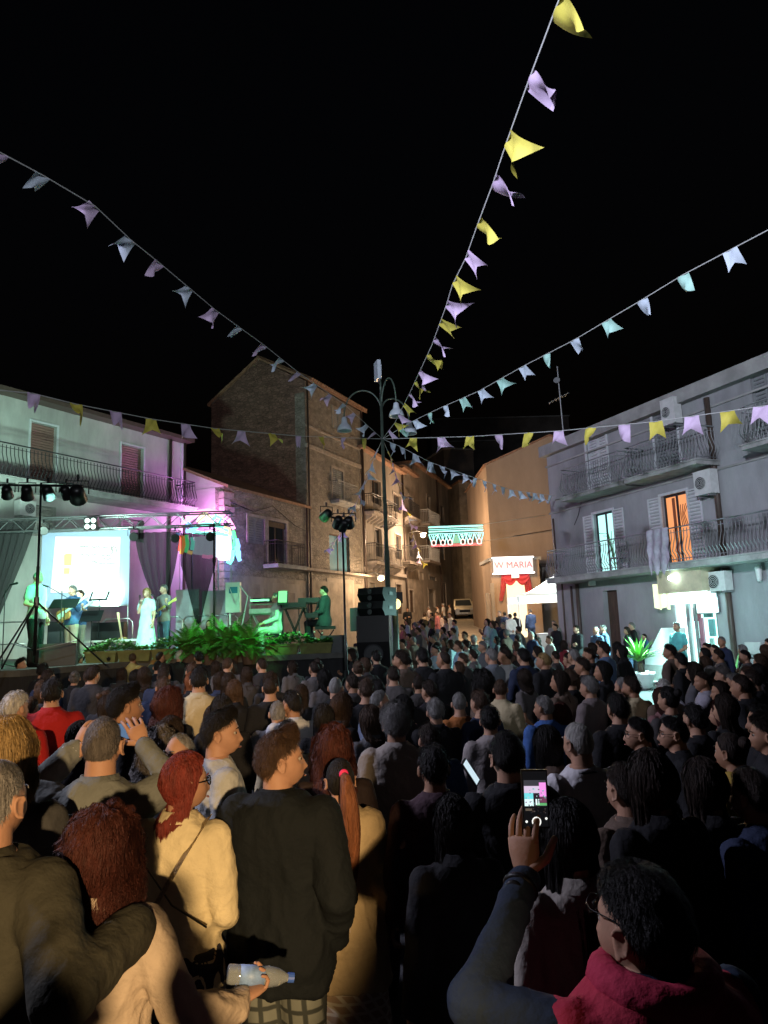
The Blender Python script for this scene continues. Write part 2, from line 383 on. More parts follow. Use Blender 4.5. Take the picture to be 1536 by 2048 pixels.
def win(fc, rt, o, frame_m, pane_m=None, inset=-.12, bars=2, name='window', shutters=None, open_=False, slats=False, label=None):
    a0, a1, z0, z1 = o; b = MB(); t = .06
    fc.box(b, a0, a0 + t, z0, z1, inset - .05, inset); fc.box(b, a1 - t, a1, z0, z1, inset - .05, inset)
    fc.box(b, a0 + t, a1 - t, z1 - t, z1, inset - .05, inset); fc.box(b, a0 + t, a1 - t, z0, z0 + t, inset - .05, inset)
    for k in range(1, bars):
        a = a0 + (a1 - a0) * k / bars; fc.box(b, a - .035, a + .035, z0 + t, z1 - t, inset - .045, inset + .005)
    w_ = b.build(name, frame_m, rt)
    if label: w_['label'] = label
    b = MB(); b.quad(fc.pt(a0 + t, z0 + t, inset - .03), fc.pt(a1 - t, z0 + t, inset - .03), fc.pt(a1 - t, z1 - t, inset - .03), fc.pt(a0 + t, z1 - t, inset - .03))
    b.build('pane', pane_m or M['pane'], w_)
    if shutters:
        hw = (a1 - a0) / 2
        for sd in (0, 1):
            b = MB()
            if open_: x0, x1 = (a0 - hw - .03, a0 - .03) if sd == 0 else (a1 + .03, a1 + hw + .03); o0, o1 = .012, .052
            else: x0, x1 = (a0 + .01, a0 + hw - .01) if sd == 0 else (a0 + hw + .01, a1 - .01); o0, o1 = -.09, -.05
            e = .05
            fc.box(b, x0, x0 + e, z0, z1, o0, o1); fc.box(b, x1 - e, x1, z0, z1, o0, o1)
            fc.box(b, x0 + e, x1 - e, z0, z0 + e, o0, o1); fc.box(b, x0 + e, x1 - e, z1 - e, z1, o0, o1)
            n = int((z1 - z0) / .11)
            for k in range(n):
                z = z0 + e + (z1 - z0 - 2 * e) * k / n
                b.obox(fc.pt(x0 + e, z, o0 + .004), fc.u * (x1 - x0 - 2 * e), fc.n * (o1 - o0 - .012) + Vector((0, 0, .035)), Vector((0, 0, .05)))
            b.build('shutter', shutters, w_)
    return w_
def roller(fc, rt, o, m, inset=-.15, name='roller_shutter', step=.09):
    a0, a1, z0, z1 = o; b = MB(); n = max(3, int((z1 - z0) / step)); h = (z1 - z0) / n
    for k in range(n):
        z = z0 + k * h
        b.add([fc.pt(a0, z, inset), fc.pt(a1, z, inset), fc.pt(a1, z + h * .5, inset + .025), fc.pt(a0, z + h * .5, inset + .025), fc.pt(a1, z + h, inset), fc.pt(a0, z + h, inset)], [(0, 1, 2, 3), (3, 2, 4, 5)])
    return b.build(name, m, rt)
def trim(fc, rt, o, m, wd=.12, name='door_surround'):
    a0, a1, z0, z1 = o; b = MB()
    fc.box(b, a0 - wd, a0, z0, z1 + wd, -.02, .035); fc.box(b, a1, a1 + wd, z0, z1 + wd, -.02, .035); fc.box(b, a0, a1, z1, z1 + wd, -.02, .035)
    return b.build(name, m, rt)
def balcony(fc, rt, a0, a1, z, out=1.0, slab_m=None, iron=None, belly=.13, step=.12, thick=.16, h=1.0, consoles=0):
    b = MB(); fc.box(b, a0, a1, z - thick, z, .0, out)
    fc.box(b, a0 - .04, a1 + .04, z - .05, z - .01, .01, out + .04)
    s = b.build('balcony', slab_m or M['slab'], rt)
    b = MB(); o = out - .07; iron = iron or M['iron']
    path = [(a0 + .06, .02), (a0 + .06, o), (a1 - .06, o), (a1 - .06, .02)]
    for i in range(3):
        (p0, q0), (p1, q1) = path[i], path[i + 1]; ln = math.hypot(p1 - p0, q1 - q0); n = max(2, int(ln / step))
        nx, ny = (-1, 0) if i == 0 else ((0, 1) if i == 1 else (1, 0))
        for zz, r in ((h, .022), (.08, .014), (h - .14, .010)):
            b.tube([fc.pt(p0, z + zz, q0), fc.pt(p1, z + zz, q1)], r, 5)
        for k in range(n + 1):
            a = p0 + (p1 - p0) * k / n; q = q0 + (q1 - q0) * k / n
            if belly:
                pr = [(0, 0), (.12, .1), (.3, 1), (.5, .55), (.68, .08), (.95, 0)]
                b.tube([fc.pt(a + nx * belly * e, z + .02 + (h - .03) * t, q + ny * belly * e) for t, e in pr], .0125, 4, False)
            else: b.tube([fc.pt(a, z, q), fc.pt(a, z + h, q)], .009, 4, False)
    b.build('railing', iron, s)
    if consoles:
        b = MB()
        for k in range(consoles):
            a = a0 + .2 + (a1 - a0 - .4) * k / (consoles - 1)
            b.add([fc.pt(a - .06, z - thick, 0), fc.pt(a + .06, z - thick, 0), fc.pt(a + .06, z - thick, out * .8), fc.pt(a - .06, z - thick, out * .8), fc.pt(a - .06, z - thick - .4, 0), fc.pt(a + .06, z - thick - .4, 0), fc.pt(a + .06, z - thick - .12, out * .75), fc.pt(a - .06, z - thick - .12, out * .75)],
                  [(0, 1, 2, 3), (4, 7, 6, 5), (0, 4, 5, 1), (3, 2, 6, 7), (0, 3, 7, 4), (1, 5, 6, 2)])
        b.build('console', slab_m or M['slab'], s, kind='stuff')
    return s
def pipe(fc, rt, pts, r, m=None, name='downpipe', out=.09):
    b = MB(); b.tube([fc.pt(a, z, out) for a, z in pts], r, 7)
    return b.build(name, m or M['pipe'], rt, True)
def aircon(fc, px0, py0, px1, py1, label):
    a0, a1, z0, z1 = fc.rect(px0, py0, px1, py1); out = .42
    cw = (a1 - a0); c = fc.pt((a0 + a1) / 2, z0, .2)
    rt = root('air_conditioner', c, label, 'air conditioner', 'outdoor air conditioning units on the house walls')
    b = MB(); fc.box(b, a0, a1, z0, z1, .12, out); fc.box(b, a0 - .01, a1 + .01, z1, z1 + .015, .11, out + .01); b.build('casing', M['acwhite'], rt)
    rr = min((z1 - z0) * .42, cw * .3); ca = a0 + cw * .62; cz = (z0 + z1) / 2
    b = MB(); cc = fc.pt(ca, cz, out + .002)
    b.lathe([(rr, 0), (rr, .012), (rr * .9, .014)], cc, 20, fc.n)
    b.build('fan_grille', M['fanblack'], rt)
    b = MB()
    for q in (.25, .5, .75, .98):
        b.tube([cc + fc.n * .018 + (fc.u * math.cos(t * math.pi / 8) + Vector((0, 0, 1)) * math.sin(t * math.pi / 8)) * rr * q for t in range(17)], .006, 4, False)
    b.build('grille_ring', M['acwhite'], rt)
    b = MB()
    for a in (a0 + .12, a1 - .12): fc.box(b, a - .02, a + .02, z0 - .05, z0 - .005, .0, out)
    b.build('bracket', M['steel'], rt)
    return rt

def emis(name, col, s, base=(.1, .1, .1)): return mat(name, base, .5, emit=col, estr=s)

# ---- right building
FR = Fac(1117, 28.0, -22.8)
zR = FR.hit(1117, 906)[1]
aE = FR.hit(1536, 1200)[0] * 1.9
if aE > 0: aE = -aE
def RR(*q): return FR.rect(*q)
zs1 = FR.hit(1165, 1148, 1.0)[1]      # long balcony floor
zs2 = zs1 + 2.85                       # upper balconies
def rop(x0, x1, ytop, zb, hh=None):
    a0, zt = FR.hit(x0, ytop); a1, _ = FR.hit(x1, ytop - 5)
    return (min(a0, a1), max(a0, a1), zb, zt if hh is None else zb + hh)
oC = rop(1187, 1226, 1036, zs1); oO = rop(1322, 1374, 1000, zs1)
oC = (oC[0], oC[1], zs1, zs1 + 2.15); oO = (oO[0], oO[1], zs1, zs1 + 2.2)
o1 = rop(1172, 1212, 886, zs2, 2.0); o2 = rop(1305, 1352, 838, zs2, 2.05); o3 = rop(1500, 1560, 760, zs2, 2.05)
oD = rop(1205, 1233, 1182, -.1); oD = (oD[0], oD[1], -.1, FR.hit(1206, 1182)[1])
sd = FR.rect(1348, 1200, 1432, 1210); oS = (sd[0], sd[1], -.1, FR.hit(1400, 1192)[1])
opens = [oC, oO, o1, o2, o3, oD, oS]
HR = house(FR, aE, 0, zR, M['plaster_grey'], 'grey plastered three storey building with three rows of balconies and a lit shop below', depth=9, openings=opens, name='apartment_building', over=.28, roofh=.42, cat='building')
b = MB(); FR.box(b, aE, 0.05, zs1 + 2.55, zs1 + 2.61, .0, .05); FR.box(b, aE, .05, zR - .42, zR - .36, 0, .06); b.build('moulding', M['concrete'], HR)
LC = emis('lit_room_cyan', (.45, .95, .90), 1.5); LO = emis('lit_room_orange', (1.0, .36, .10), 1.0)
win(FR, HR, oC, M['iron'], LC, shutters=M['shutterwhite'], open_=True, name='balcony_door', label='balcony door lit pale cyan from inside')
win(FR, HR, oO, M['iron'], LO, shutters=M['shutterwhite'], open_=True, name='balcony_door', label='balcony door lit orange from inside')
win(FR, HR, o1, M['shutterwhite'], shutters=M['shutterwhite'], name='balcony_door'); win(FR, HR, o2, M['shutterwhite'], shutters=M['shuttergrey'], name='balcony_door'); win(FR, HR, o3, M['shutterwhite'], shutters=M['shuttergrey'], name='balcony_door')
for o in (o1, o2, oC, oO): trim(FR, HR, o, M['shutterwhite'], .08)
b = MB(); FR.box(b, oD[0], oD[1], oD[2], oD[3], -.25, -.2)
for k in range(3): FR.box(b, oD[0] + .08, oD[1] - .08, .5 + k * .8, 1.15 + k * .8, -.2, -.17)
b.build('door', M['wood'], HR)
balcony(FR, HR, aE, FR.hit(1140, 1150)[0], zs1, 1.05, iron=M['ironlight'], thick=.2)
balcony(FR, HR, FR.hit(1238, 960, .9)[0], FR.hit(1118, 960, .9)[0], zs2, .9, iron=M['ironlight'])
balcony(FR, HR, FR.hit(1394, 940, .9)[0], FR.hit(1246, 940, .9)[0], zs2, .9, iron=M['ironlight'])
balcony(FR, HR, FR.hit(1640, 880, .9)[0], FR.hit(1480, 880, .9)[0], zs2, .9, iron=M['ironlight'])
ap = FR.hit(1440, 1000)[0]
pipe(FR, HR, [(ap, zR - .1), (ap, zs1 + .01)], .085); pipe(FR, HR, [(ap, zs1 - .25), (ap, .1)], .085)
a_ = FR.hit(1160, 1200)[0]
pipe(FR, HR, [(a_, zs1 - .25), (a_, .2)], .07, M['pipe']); pipe(FR, HR, [(a_ + .35, zs1 - .3), (a_ + .35, .2)], .045, M['pipe'])
pipe(FR, HR, [(-.25, zs2 - .5), (-.25, zs1 + .3), (-.5, zs1 + .1), (-.5, .6)], .035, M['pipe'], 'cable')
for (x0, y0, x1, y1) in ((1112, 1000, 1240, 968), (1150, 1050, 1165, 1000)):
    b = MB(); p, q = FR.hit(x0, y0), FR.hit(x1, y1); b.tube([FR.pt(p[0], p[1], .03), FR.pt((p[0] + q[0]) / 2, (p[1] + q[1]) / 2 - .1, .03), FR.pt(q[0], q[1], .03)], .012, 4); b.build('cable', M['blackmetal'], HR)
b = MB()
for k in range(5): b.tube([FR.pt(oC[0] + .25, zs1 + .1, -.14), FR.pt(oC[0] + .3 + k * .06, zs1 + 1.0 + .1 * k, -.14), FR.pt(oC[0] + .1 + k * .22, zs1 + 1.35 + .12 * (k % 3), -.14)], .012, 4)
b.build('indoor_plant', M['leafdark'], HR)
b = MB()
for k in range(4): b.tube([FR.pt(oO[0] + .2 + .07 * k, zs1 + 1.2, -.14), FR.pt(oO[0] + .3 + .05 * k, zs1 + 1.55, -.14), FR.pt(oO[0] + .12 + .1 * k, zs1 + 1.85, -.14)], .014, 4)
FR.box(b, oO[1] - .42, oO[1] - .3, zs1 + .1, zs1 + 2.1, -.148, -.14); b.build('room_curtain', mat('room_brown', (.3, .08, .03), .8), HR)
aircon(FR, 1340, 806, 1372, 846, 'topmost air conditioner under the roof edge beside a slatted shutter')
aircon(FR, 1407, 948, 1446, 986, 'air conditioner between upper and middle balconies beside the dark downpipe')
aircon(FR, 1433, 1146, 1474, 1180, 'lowest air conditioner beside the glowing shop signs')
# banner hung over the long balcony rail
p0 = FR.hit(1298, 1070, 1.08); p1 = FR.hit(1339, 1062, 1.08); b = MB(); wd = p1[0] - p0[0]; zt = zs1 + 1.02; nx_ = 24; nz_ = 20; vs = []
for j in range(nz_ + 1):
    for i in range(nx_ + 1):
        t = i / nx_; tail = abs(((t * 3) % 1) - .5) * 2 if t < 1 else 1
        hh = 1.05 + .32 * tail
        vs.append(FR.pt(p0[0] + wd * t, zt - hh * j / nz_, 1.17 + .03 * math.sin(t * 17 + j * .2) + .015 * math.sin(j * .9)))
b.add(vs, [(j * (nx_ + 1) + i, j * (nx_ + 1) + i + 1, (j + 1) * (nx_ + 1) + i + 1, (j + 1) * (nx_ + 1) + i) for j in range(nz_) for i in range(nx_)])
o = b.build('banner', mat('banner_lace', (.55, .50, .60), .85, vary=.5, vscale=2.2, bump=.4, bscale=10), smooth=True); tag(o, 'pale swallowtailed banner hung over the long balcony rail', 'banner')
# plastic chair on the balcony
b = MB(); aa = FR.hit(1238, 1110, .5)[0]
for k in range(4): FR.box(b, aa - .22, aa + .22, zs1 + .45 + .11 * k, zs1 + .5 + .11 * k, .3, .33)
FR.box(b, aa - .23, aa + .23, zs1 + .4, zs1 + .44, .3, .72)
for dx in (-.2, .2):
    for dy in (.32, .7): FR.box(b, aa + dx - .015, aa + dx + .015, zs1 + .0, zs1 + .4, dy - .015, dy + .015)
    FR.box(b, aa + dx - .015, aa + dx + .015, zs1 + .44, zs1 + .95, .3, .33)
tag(b.build('balcony_chair', M['shuttergrey']), 'slatted chair standing on the long balcony by the cyan lit door', 'chair')

# ---- shop on the ground floor of the right building
S0, S1, SZ0, SZ1 = oS
rs = root('shop_front', FR.pt((S0 + S1) / 2, 0, .1), 'glowing shop entrance with canopy, glass door and white lit fittings', 'shop front')
cy = (.55, 1.0, .95)
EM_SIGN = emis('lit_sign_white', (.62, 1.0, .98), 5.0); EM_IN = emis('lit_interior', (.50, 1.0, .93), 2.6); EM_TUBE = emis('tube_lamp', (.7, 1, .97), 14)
cn0, cn1 = FR.hit(1402, 1150, .7)[0], FR.hit(1314, 1160, .7)[0]
b = MB(); FR.box(b, cn0, cn1, SZ1 + .12, SZ1 + .85, .0, .7)
b.build('canopy', mat('canopy_ochre', (.62, .52, .36), .6, vary=.3), rs)
b = MB(); FR.box(b, S0 - .1, S1 + .05, SZ1 - .2, SZ1 + .11, .02, .5); b.build('lit_fascia', EM_SIGN, rs)
b = MB(); cq = FR.pt((cn0 + cn1) / 2 + .1, SZ1 + .55, .75); b.ell(cq, (.2, .12, .1)); b.build('round_lamp', EM_TUBE, rs, True)
xs_ = [S1 - .0, S1 - .42]
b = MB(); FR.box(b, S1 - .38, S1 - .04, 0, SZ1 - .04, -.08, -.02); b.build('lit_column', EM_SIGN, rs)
mid = S0 + (S1 - S0) * .52
b = MB()
for a in (S0, mid, S1 - .46): FR.box(b, a, a + .07, 0, SZ1 - .04, -.1, -.03)
FR.box(b, S0 + .07, S1 - .46, SZ1 - .12, SZ1 - .05, -.1, -.04); FR.box(b, S0 + .07, mid, .55, .62, -.1, -.04)
b.build('door_frame', M['alu'], rs)
b = MB(); b.quad(FR.pt(S0 + .07, .1, -.24), FR.pt(S1 - .4, .1, -.24), FR.pt(S1 - .4, SZ1 - .1, -.24), FR.pt(S0 + .07, SZ1 - .1, -.24)); b.build('lit_interior', EM_IN, rs)
for k, (fa, z, ww, h, c) in enumerate([(.12, .9, .3, .35, (.1, .35, .33)), (.2, 1.55, .2, .5, (.12, .3, .3)), (.3, .7, .12, .8, (.3, .5, .45)), (.62, 1.2, .15, .9, (.35, .15, .2)), (.7, 2.0, .25, .4, (.3, .08, .10)), (.55, 2.2, .1, .3, (.1, .12, .1)), (.25, 2.1, .3, .2, (.05, .15, .14)), (.78, .6, .1, .9, (.1, .3, .25))]):
    b = MB(); a = S0 + .1 + (S1 - S0 - .6) * fa; FR.box(b, a, a + ww, z, z + h, -.22, -.15)
    b.build('hanging_goods' if z > 1.4 else 'display_rack', mat('goods_%d' % k, c, .6), rs)
SG = 'lit sign panels by the shop door'
for (x0, y0, x1, y1, lb) in ((1399, 1165, 1433, 1182, 'upper square lit shop sign beside the air conditioner'), (1403, 1185, 1437, 1192, 'thin lit strip sign between two larger shop signs'), (1403, 1197, 1442, 1224, 'largest lowest lit shop sign beside the doorway')):
    q = FR.rect(x0, y0, x1, y1); b = MB(); FR.box(b, q[0], q[1], q[2], q[3], .10, .22); sg = b.build('sign_box', EM_SIGN); tag(sg, lb, 'sign', SG)
    b = MB(); FR.box(b, q[0] - .02, q[1] + .02, q[2] - .03, q[3] + .03, .02, .1); b.build('sign_frame', M['alu'], sg)
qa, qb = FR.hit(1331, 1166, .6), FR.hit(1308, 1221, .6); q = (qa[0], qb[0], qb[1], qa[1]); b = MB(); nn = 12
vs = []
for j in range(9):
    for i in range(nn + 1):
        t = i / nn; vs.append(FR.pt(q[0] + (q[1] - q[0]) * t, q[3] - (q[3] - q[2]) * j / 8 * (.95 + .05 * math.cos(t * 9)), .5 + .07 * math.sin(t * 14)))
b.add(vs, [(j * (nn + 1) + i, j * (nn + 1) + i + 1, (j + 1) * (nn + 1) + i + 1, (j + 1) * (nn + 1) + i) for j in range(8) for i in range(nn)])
tag(b.build('door_curtain', emis('cloth_painted_glow', (.95, 1.0, .62), .8, (.6, .6, .4)), smooth=True), 'pale yellow gathered cloth with put-in glow hanging beside the shop canopy', 'curtain')  # emission put into the cloth in place of light falling on it
cL = FR.pt((S0 + S1) / 2, SZ1 + .55, 1.5)
lamp('SPOT', 'shop_canopy_light', cL, 6500, (0.50, 1.0, 0.93), aim=cL + FR.n * 2.2 + Vector((0, 0, -3.6)) - FR.u * .6, size=.3, spot=120, blend=.7)
# step and ramp wall in front of the shop
a0, _ = FR.hit(1345, 1300, .6); a1 = FR.hit(1290, 1300, .9)[0]
b = MB(); gy = gz(FR.pt(a0, 0).y)
p = lambda a, z, o: FR.pt(a, z, o)
for o_ in (0,):
    A, B_ = a0, a1
    f0 = [p(A, gy - .1, .02), p(B_, gy - .1, .02), p(B_, gy + .75, .02), p(A, gy + 1.7, .02)]
    f1 = [p(A, gy - .1, .95), p(B_, gy - .1, .95), p(B_, gy + .75, .95), p(A, gy + 1.7, .95)]
    b.add(f0 + f1, [(0, 1, 2, 3), (7, 6, 5, 4), (3, 2, 6, 7), (0, 4, 5, 1), (1, 5, 6, 2), (0, 3, 7, 4)])
rw = b.build('ramp_wall', M['whitepaint']); tag(rw, 'white sloping side wall of the ramp beside the shop door', 'wall')
b = MB(); FR.box(b, A - .3 if A < B_ else B_, B_ if A < B_ else A, gy, gy + .62, .955, .975); b.build('dado', M['concrete'], rw)
b = MB(); FR.box(b, S0 - .2, S1 + .6, gy - .1, gy + .16, .01, 1.3); struct(b.build('pavement', M['concrete']))
b = MB(); FR.box(b, aE, S0 - .2, gy - .5, gy + .1, .01, 1.0); FR.box(b, S1 + .6, 0, gy - .5, gy + .28, .01, 1.0); struct(b.build('pavement', M['concrete']))
# camera, meter boxes and lamp on the wall
q = FR.hit(1410, 1150); b = MB(); b.box(FR.pt(q[0], q[1], .09), (.2, .2, .22)); b.lathe([(.05, 0), (.05, .03)], FR.pt(q[0], q[1], .2), 10, FR.n); tag(b.build('security_camera', M['acwhite']), 'small white camera box above the lit shop signs', 'camera')
q = FR.hit(1526, 1147); b = MB(); b.caps(FR.pt(q[0], q[1] - .15, .15), FR.pt(q[0], q[1] + .15, .15), .07, .09); tag(b.build('wall_lantern', M['acwhite'], smooth=True), 'small unlit wall lantern at the far end of the shop wall', 'wall lamp')
q = FR.hit(1188, 1163); b = MB(); b.box(FR.pt(q[0], q[1], .1), (.22, .2, .3)); tag(b.build('alarm_box', M['acwhite']), 'small pale alarm box under the long balcony near the corner', 'alarm box')
q = FR.rect(1495, 1284, 1530, 1308); b = MB(); FR.box(b, q[0], q[1], q[2], q[3], .0, .12); FR.box(b, q[0] + .04, q[1] - .04, q[2] + .04, q[3] - .04, .12, .13); tag(b.build('meter_cabinet', M['acwhite']), 'beige meter cabinet low on the shop wall', 'cabinet')
# antenna on the roof corner
pa = FR.pt(-.4, zR + .4, -.6)
b = MB(); b.tube([pa, pa + Vector((-.05, 0, 3.3))], .025, 5)
for k in range(6): b.tube([pa + Vector((-.35 + k * .13, 0, 1.9 + k * .06)), pa + Vector((-.35 + k * .13, .5, 1.9 + k * .06))], .01, 4)
b.tube([pa + Vector((-.45, .2, 1.85)), pa + Vector((.4, .2, 2.25))], .012, 4)
b.lathe([(.02, 0), (.09, .03), (.13, .06)], pa + Vector((-.1, 0, 2.7)), 14, (-.4, -1, .2))
tag(b.build('tv_antenna', M['ironlight']), 'thin television antenna mast on the corner of the grey roof', 'antenna')

# ---- left building
FL = Fac(365, 29.0, 29.8)
zL = FL.hit(365, 887)[1]; zb2 = FL.hit(300, 1000, 1.0)[1]
aL = FL.hit(0, 900)[0] * 1.8
def lop(x0, x1, yt, zb, h=None):
    a0, zt = FL.hit(x0, yt); a1, _ = FL.hit(x1, yt); return (min(a0, a1), max(a0, a1), zb, zt if h is None else zb + h)
l1 = lop(62, 114, 842, zb2); l2 = lop(243, 287, 887, zb2)
l3 = FL.rect(57, 1008, 109, 1075); l4 = FL.rect(245, 1036, 286, 1085); l5 = lop(250, 292, 1180, 0); l5 = (l5[0], l5[1], -.1, 2.5)
HL = house(FL, aL, 0, zL, M['plaster_white'], 'white plastered building behind the stage with one long upper balcony', depth=8, openings=[l1, l2, l3, l4], name='apartment_building', over=.5, roofh=.15, roofm=M['pipe'], cat='building')
for o in (l1, l2): roller(FL, HL, o, M['shutterbrown']); trim(FL, HL, o, M['shutterwhite'], .07)
for o in (l3, l4): roller(FL, HL, o, M['rollergrey']); trim(FL, HL, o, M['plaster_white'], .1, 'window_surround')
balcony(FL, HL, aL, -.35, zb2, 1.1, iron=M['iron'], thick=.22, step=.13)
a_ = FL.hit(338, 900)[0]; pipe(FL, HL, [(a_, zL), (a_, .2)], .06); 
b = MB(); FL.box(b, -.18, 0, -.2, zL - .02, .0, .05); b.build('corner_strip', M['shutterwhite'], HL)
pipe(FL, HL, [(-.02, zL), (-.02, .2)], .055)
b = MB(); q0, q1, q2 = FL.hit(150, 990), FL.hit(250, 1010), FL.hit(330, 1022); b.tube([FL.pt(q0[0], q0[1], .04), FL.pt(q1[0], q1[1], .04), FL.pt(q2[0], q2[1], .04)], .02, 4); b.build('cable', M['blackmetal'], HL)
aircon(FL, 24, 1003, 55, 1036, 'air conditioner on the white house wall above the stage drape')

# ---- stone house and tower (one street front)
FT = Fac(448, 28.2, 24.5)
aT0 = FT.hit(613, 1000)[0]; aT1 = FT.hit(727, 1000)[0]
zH = FT.hit(463, 976)[1]; zLedge = FT.hit(560, 1128, .6)[1]
def top(*q): return FT.rect(*q)
h1 = top(496, 1032, 529, 1090); h2 = top(536, 1040, 573, 1126); h2 = (h2[0], h2[1], zLedge, h2[3])
h3 = top(658, 1066, 700, 1130); h3 = (h3[0], h3[1], zLedge + .02, h3[3])
g1 = top(503, 1168, 519, 1215); g1 = (g1[0], g1[1], g1[2], g1[3]); g2 = top(544, 1184, 590, 1250); g2 = (g2[0], g2[1], .1, g2[3]); g3 = top(657, 1164, 705, 1220); g3 = (g3[0], g3[1], .3, g3[3])
HS = house(FT, 0, aT0, zH, M['rubble'], 'two storey rubble stone house with arched balcony door behind the keyboards', depth=6, openings=[h1, h2, g1, g2], roof=False)
win(FT, HS, h1, M['wood'], bars=2, shutters=M['shuttergrey'])
win(FT, HS, h2, M['wood'], bars=2, name='balcony_door')
b = MB(); FT.box(b, h2[0] - .0, h2[1], h2[3] - .25, h2[3] - .02, -.1, -.04); b.build('transom', M['wood'], HS)
win(FT, HS, g1, M['iron'], bars=3); win(FT, HS, g2, M['wood'], bars=2, name='door')
trim(FT, HS, g2, M['plaster_sand'], .4); trim(FT, HS, g1, M['plaster_sand'], .3, 'window_surround'); trim(FT, HS, h2, M['stone'], .15); trim(FT, HS, h1, M['stone'], .12, 'window_surround')
b = MB(); FT.box(b, .3, aT0 - .003, .1, zLedge - .55, 0.004, .03); b.build('plaster_band', M['plaster_old'], HS)
sl = balcony(FT, HS, h2[0] - .4, h2[1] + .5, zLedge, .75, belly=0, step=.1)
b = MB(); FT.box(b, h2[1] + .5, aT0 - .003, zLedge - .12, zLedge, 0, .55); b.build('ledge', M['stone'], HS)
pipe(FT, HS, [(aT0 - .15, zH), (aT0 - .15, .3)], .05)
pipe(FT, HS, [(.3, zH - .6), (aT0 * .3, zH - .8), (aT0 * .52, zH - .35), (aT0 * .8, zH - 1.0), (aT0, zH - 1.2)], .018, M['blackmetal'], 'cable')
for k in range(26):   # quoin stones up the corner
    z = .2 + k * (zH - .4) / 26; ww = .62 if k % 2 else .38; b = MB(); FT.box(b, -.04 - .02 * rnd(), ww, z + .02, z + (zH - .4) / 26 - .015, -.2, .035 + .03 * rnd()); b.build('stone', M['stone'], HS)
def gable_roof(F, H_, a0, a1, z0, zr, d, m_wall, m_roof):
    g = [(z0 - .01, 0), (z0 - .01, -d), (z0, -d), (zr, -d / 2), (z0, 0)]
    b = MB(); b.add([F.pt(a0 - .002, z, o) for z, o in g] + [F.pt(a1 - .35, z, o) for z, o in g], [(0, 1, 2, 3, 4), (9, 8, 7, 6, 5), (1, 2, 7, 6)]); b.build('gable', m_wall, H_)
    b = MB()
    for (o0, za, o1, zb_) in ((.3, z0 - .12, -d / 2, zr + .02), (-d / 2, zr + .02, -d - .2, z0 - .08)):
        v = [F.pt(a0 - .12, za, o0), F.pt(a1, za, o0), F.pt(a1, zb_, o1), F.pt(a0 - .12, zb_, o1)]
        b.add(v + [q + Vector((0, 0, .12)) for q in v], [(0, 1, 2, 3), (7, 6, 5, 4), (0, 4, 5, 1), (1, 5, 6, 2), (2, 6, 7, 3), (3, 7, 4, 0)])
    b.build('roof', m_roof, H_)
gable_roof(FT, HS, 0, aT0 - .05, zH, zH + 1.3, 6.0, M['plaster_pink'], M['tile'])
b = MB(); b.obox(FT.pt(-.014, -.2, -.42), FT.u * .01, FT.n * -5.5, Vector((0, 0, zH + .19))); b.build('side_wall', M['plaster_pink'], HS)
b = MB(); q0, q1 = FT.pt(-.03, zH - 1.6, -.5), FT.pt(-.03, zH - 1.3, -3.2); b.tube([q0, q1], .015, 4); b.tube([q0, q0 - Vector((0, 0, 1.4))], .015, 4); b.build('cable', M['blackmetal'], HS)
zT = FT.hit(622, 768)[1]
t1 = top(664, 936, 687, 1008); t2 = top(666, 816, 690, 866)
HT = house(FT, aT0, aT1, zT, M['rubble'], 'tall old stone tower house with dark gable and tiled eave', depth=5.6, openings=[t1, t2, h3, g3], name='tower_house', roof=False)
for q, m in ((t1, M['shuttergrey']), (t2, M['shuttergrey'])): win(FT, HT, q, M['iron'], shutters=m); trim(FT, HT, q, M['stone'], .14, 'window_surround')
win(FT, HT, h3, M['wood'], mat('door_blue_panel', (.06, .2, .3), .5, vary=.3), bars=2, name='balcony_door')
roller(FT, HT, g3, M['rollergrey']); trim(FT, HT, g3, M['plaster_sand'], .2)
b = MB(); FT.box(b, g3[0], g3[1], g3[3] - .45, g3[3] - .02, -.12, -.04); b.build('shutter_box', M['shutterwhite'], HT)
balcony(FT, HT, t1[0] - .25, t1[1] + .9, t1[2], .5, belly=0, step=.1, iron=M['ironlight'])
b = MB(); FT.box(b, aT0 + .003, aT1, zLedge - .12, zLedge, 0, .55); b.build('ledge', M['stone'], HT)
zs = FT.hit(619, 893)[1]
b = MB(); FT.box(b, aT0, aT1, zs - .1, zs + .08, 0, .1); FT.box(b, aT0, aT1, zs + .95, zs + 1.05, 0, .06); b.build('string_course', M['stone'], HT)
pipe(FT, HT, [(aT0 + .12, zT), (aT0 + .12, .3)], .05); pipe(FT, HT, [(aT1 - .12, zT), (aT1 - .12, .3)], .06)
b = MB(); FT.box(b, aT0 + .05, aT1, .1, zLedge - .5, 0.004, .03); 
b.build('plaster_band', M['plaster_old'], HT)
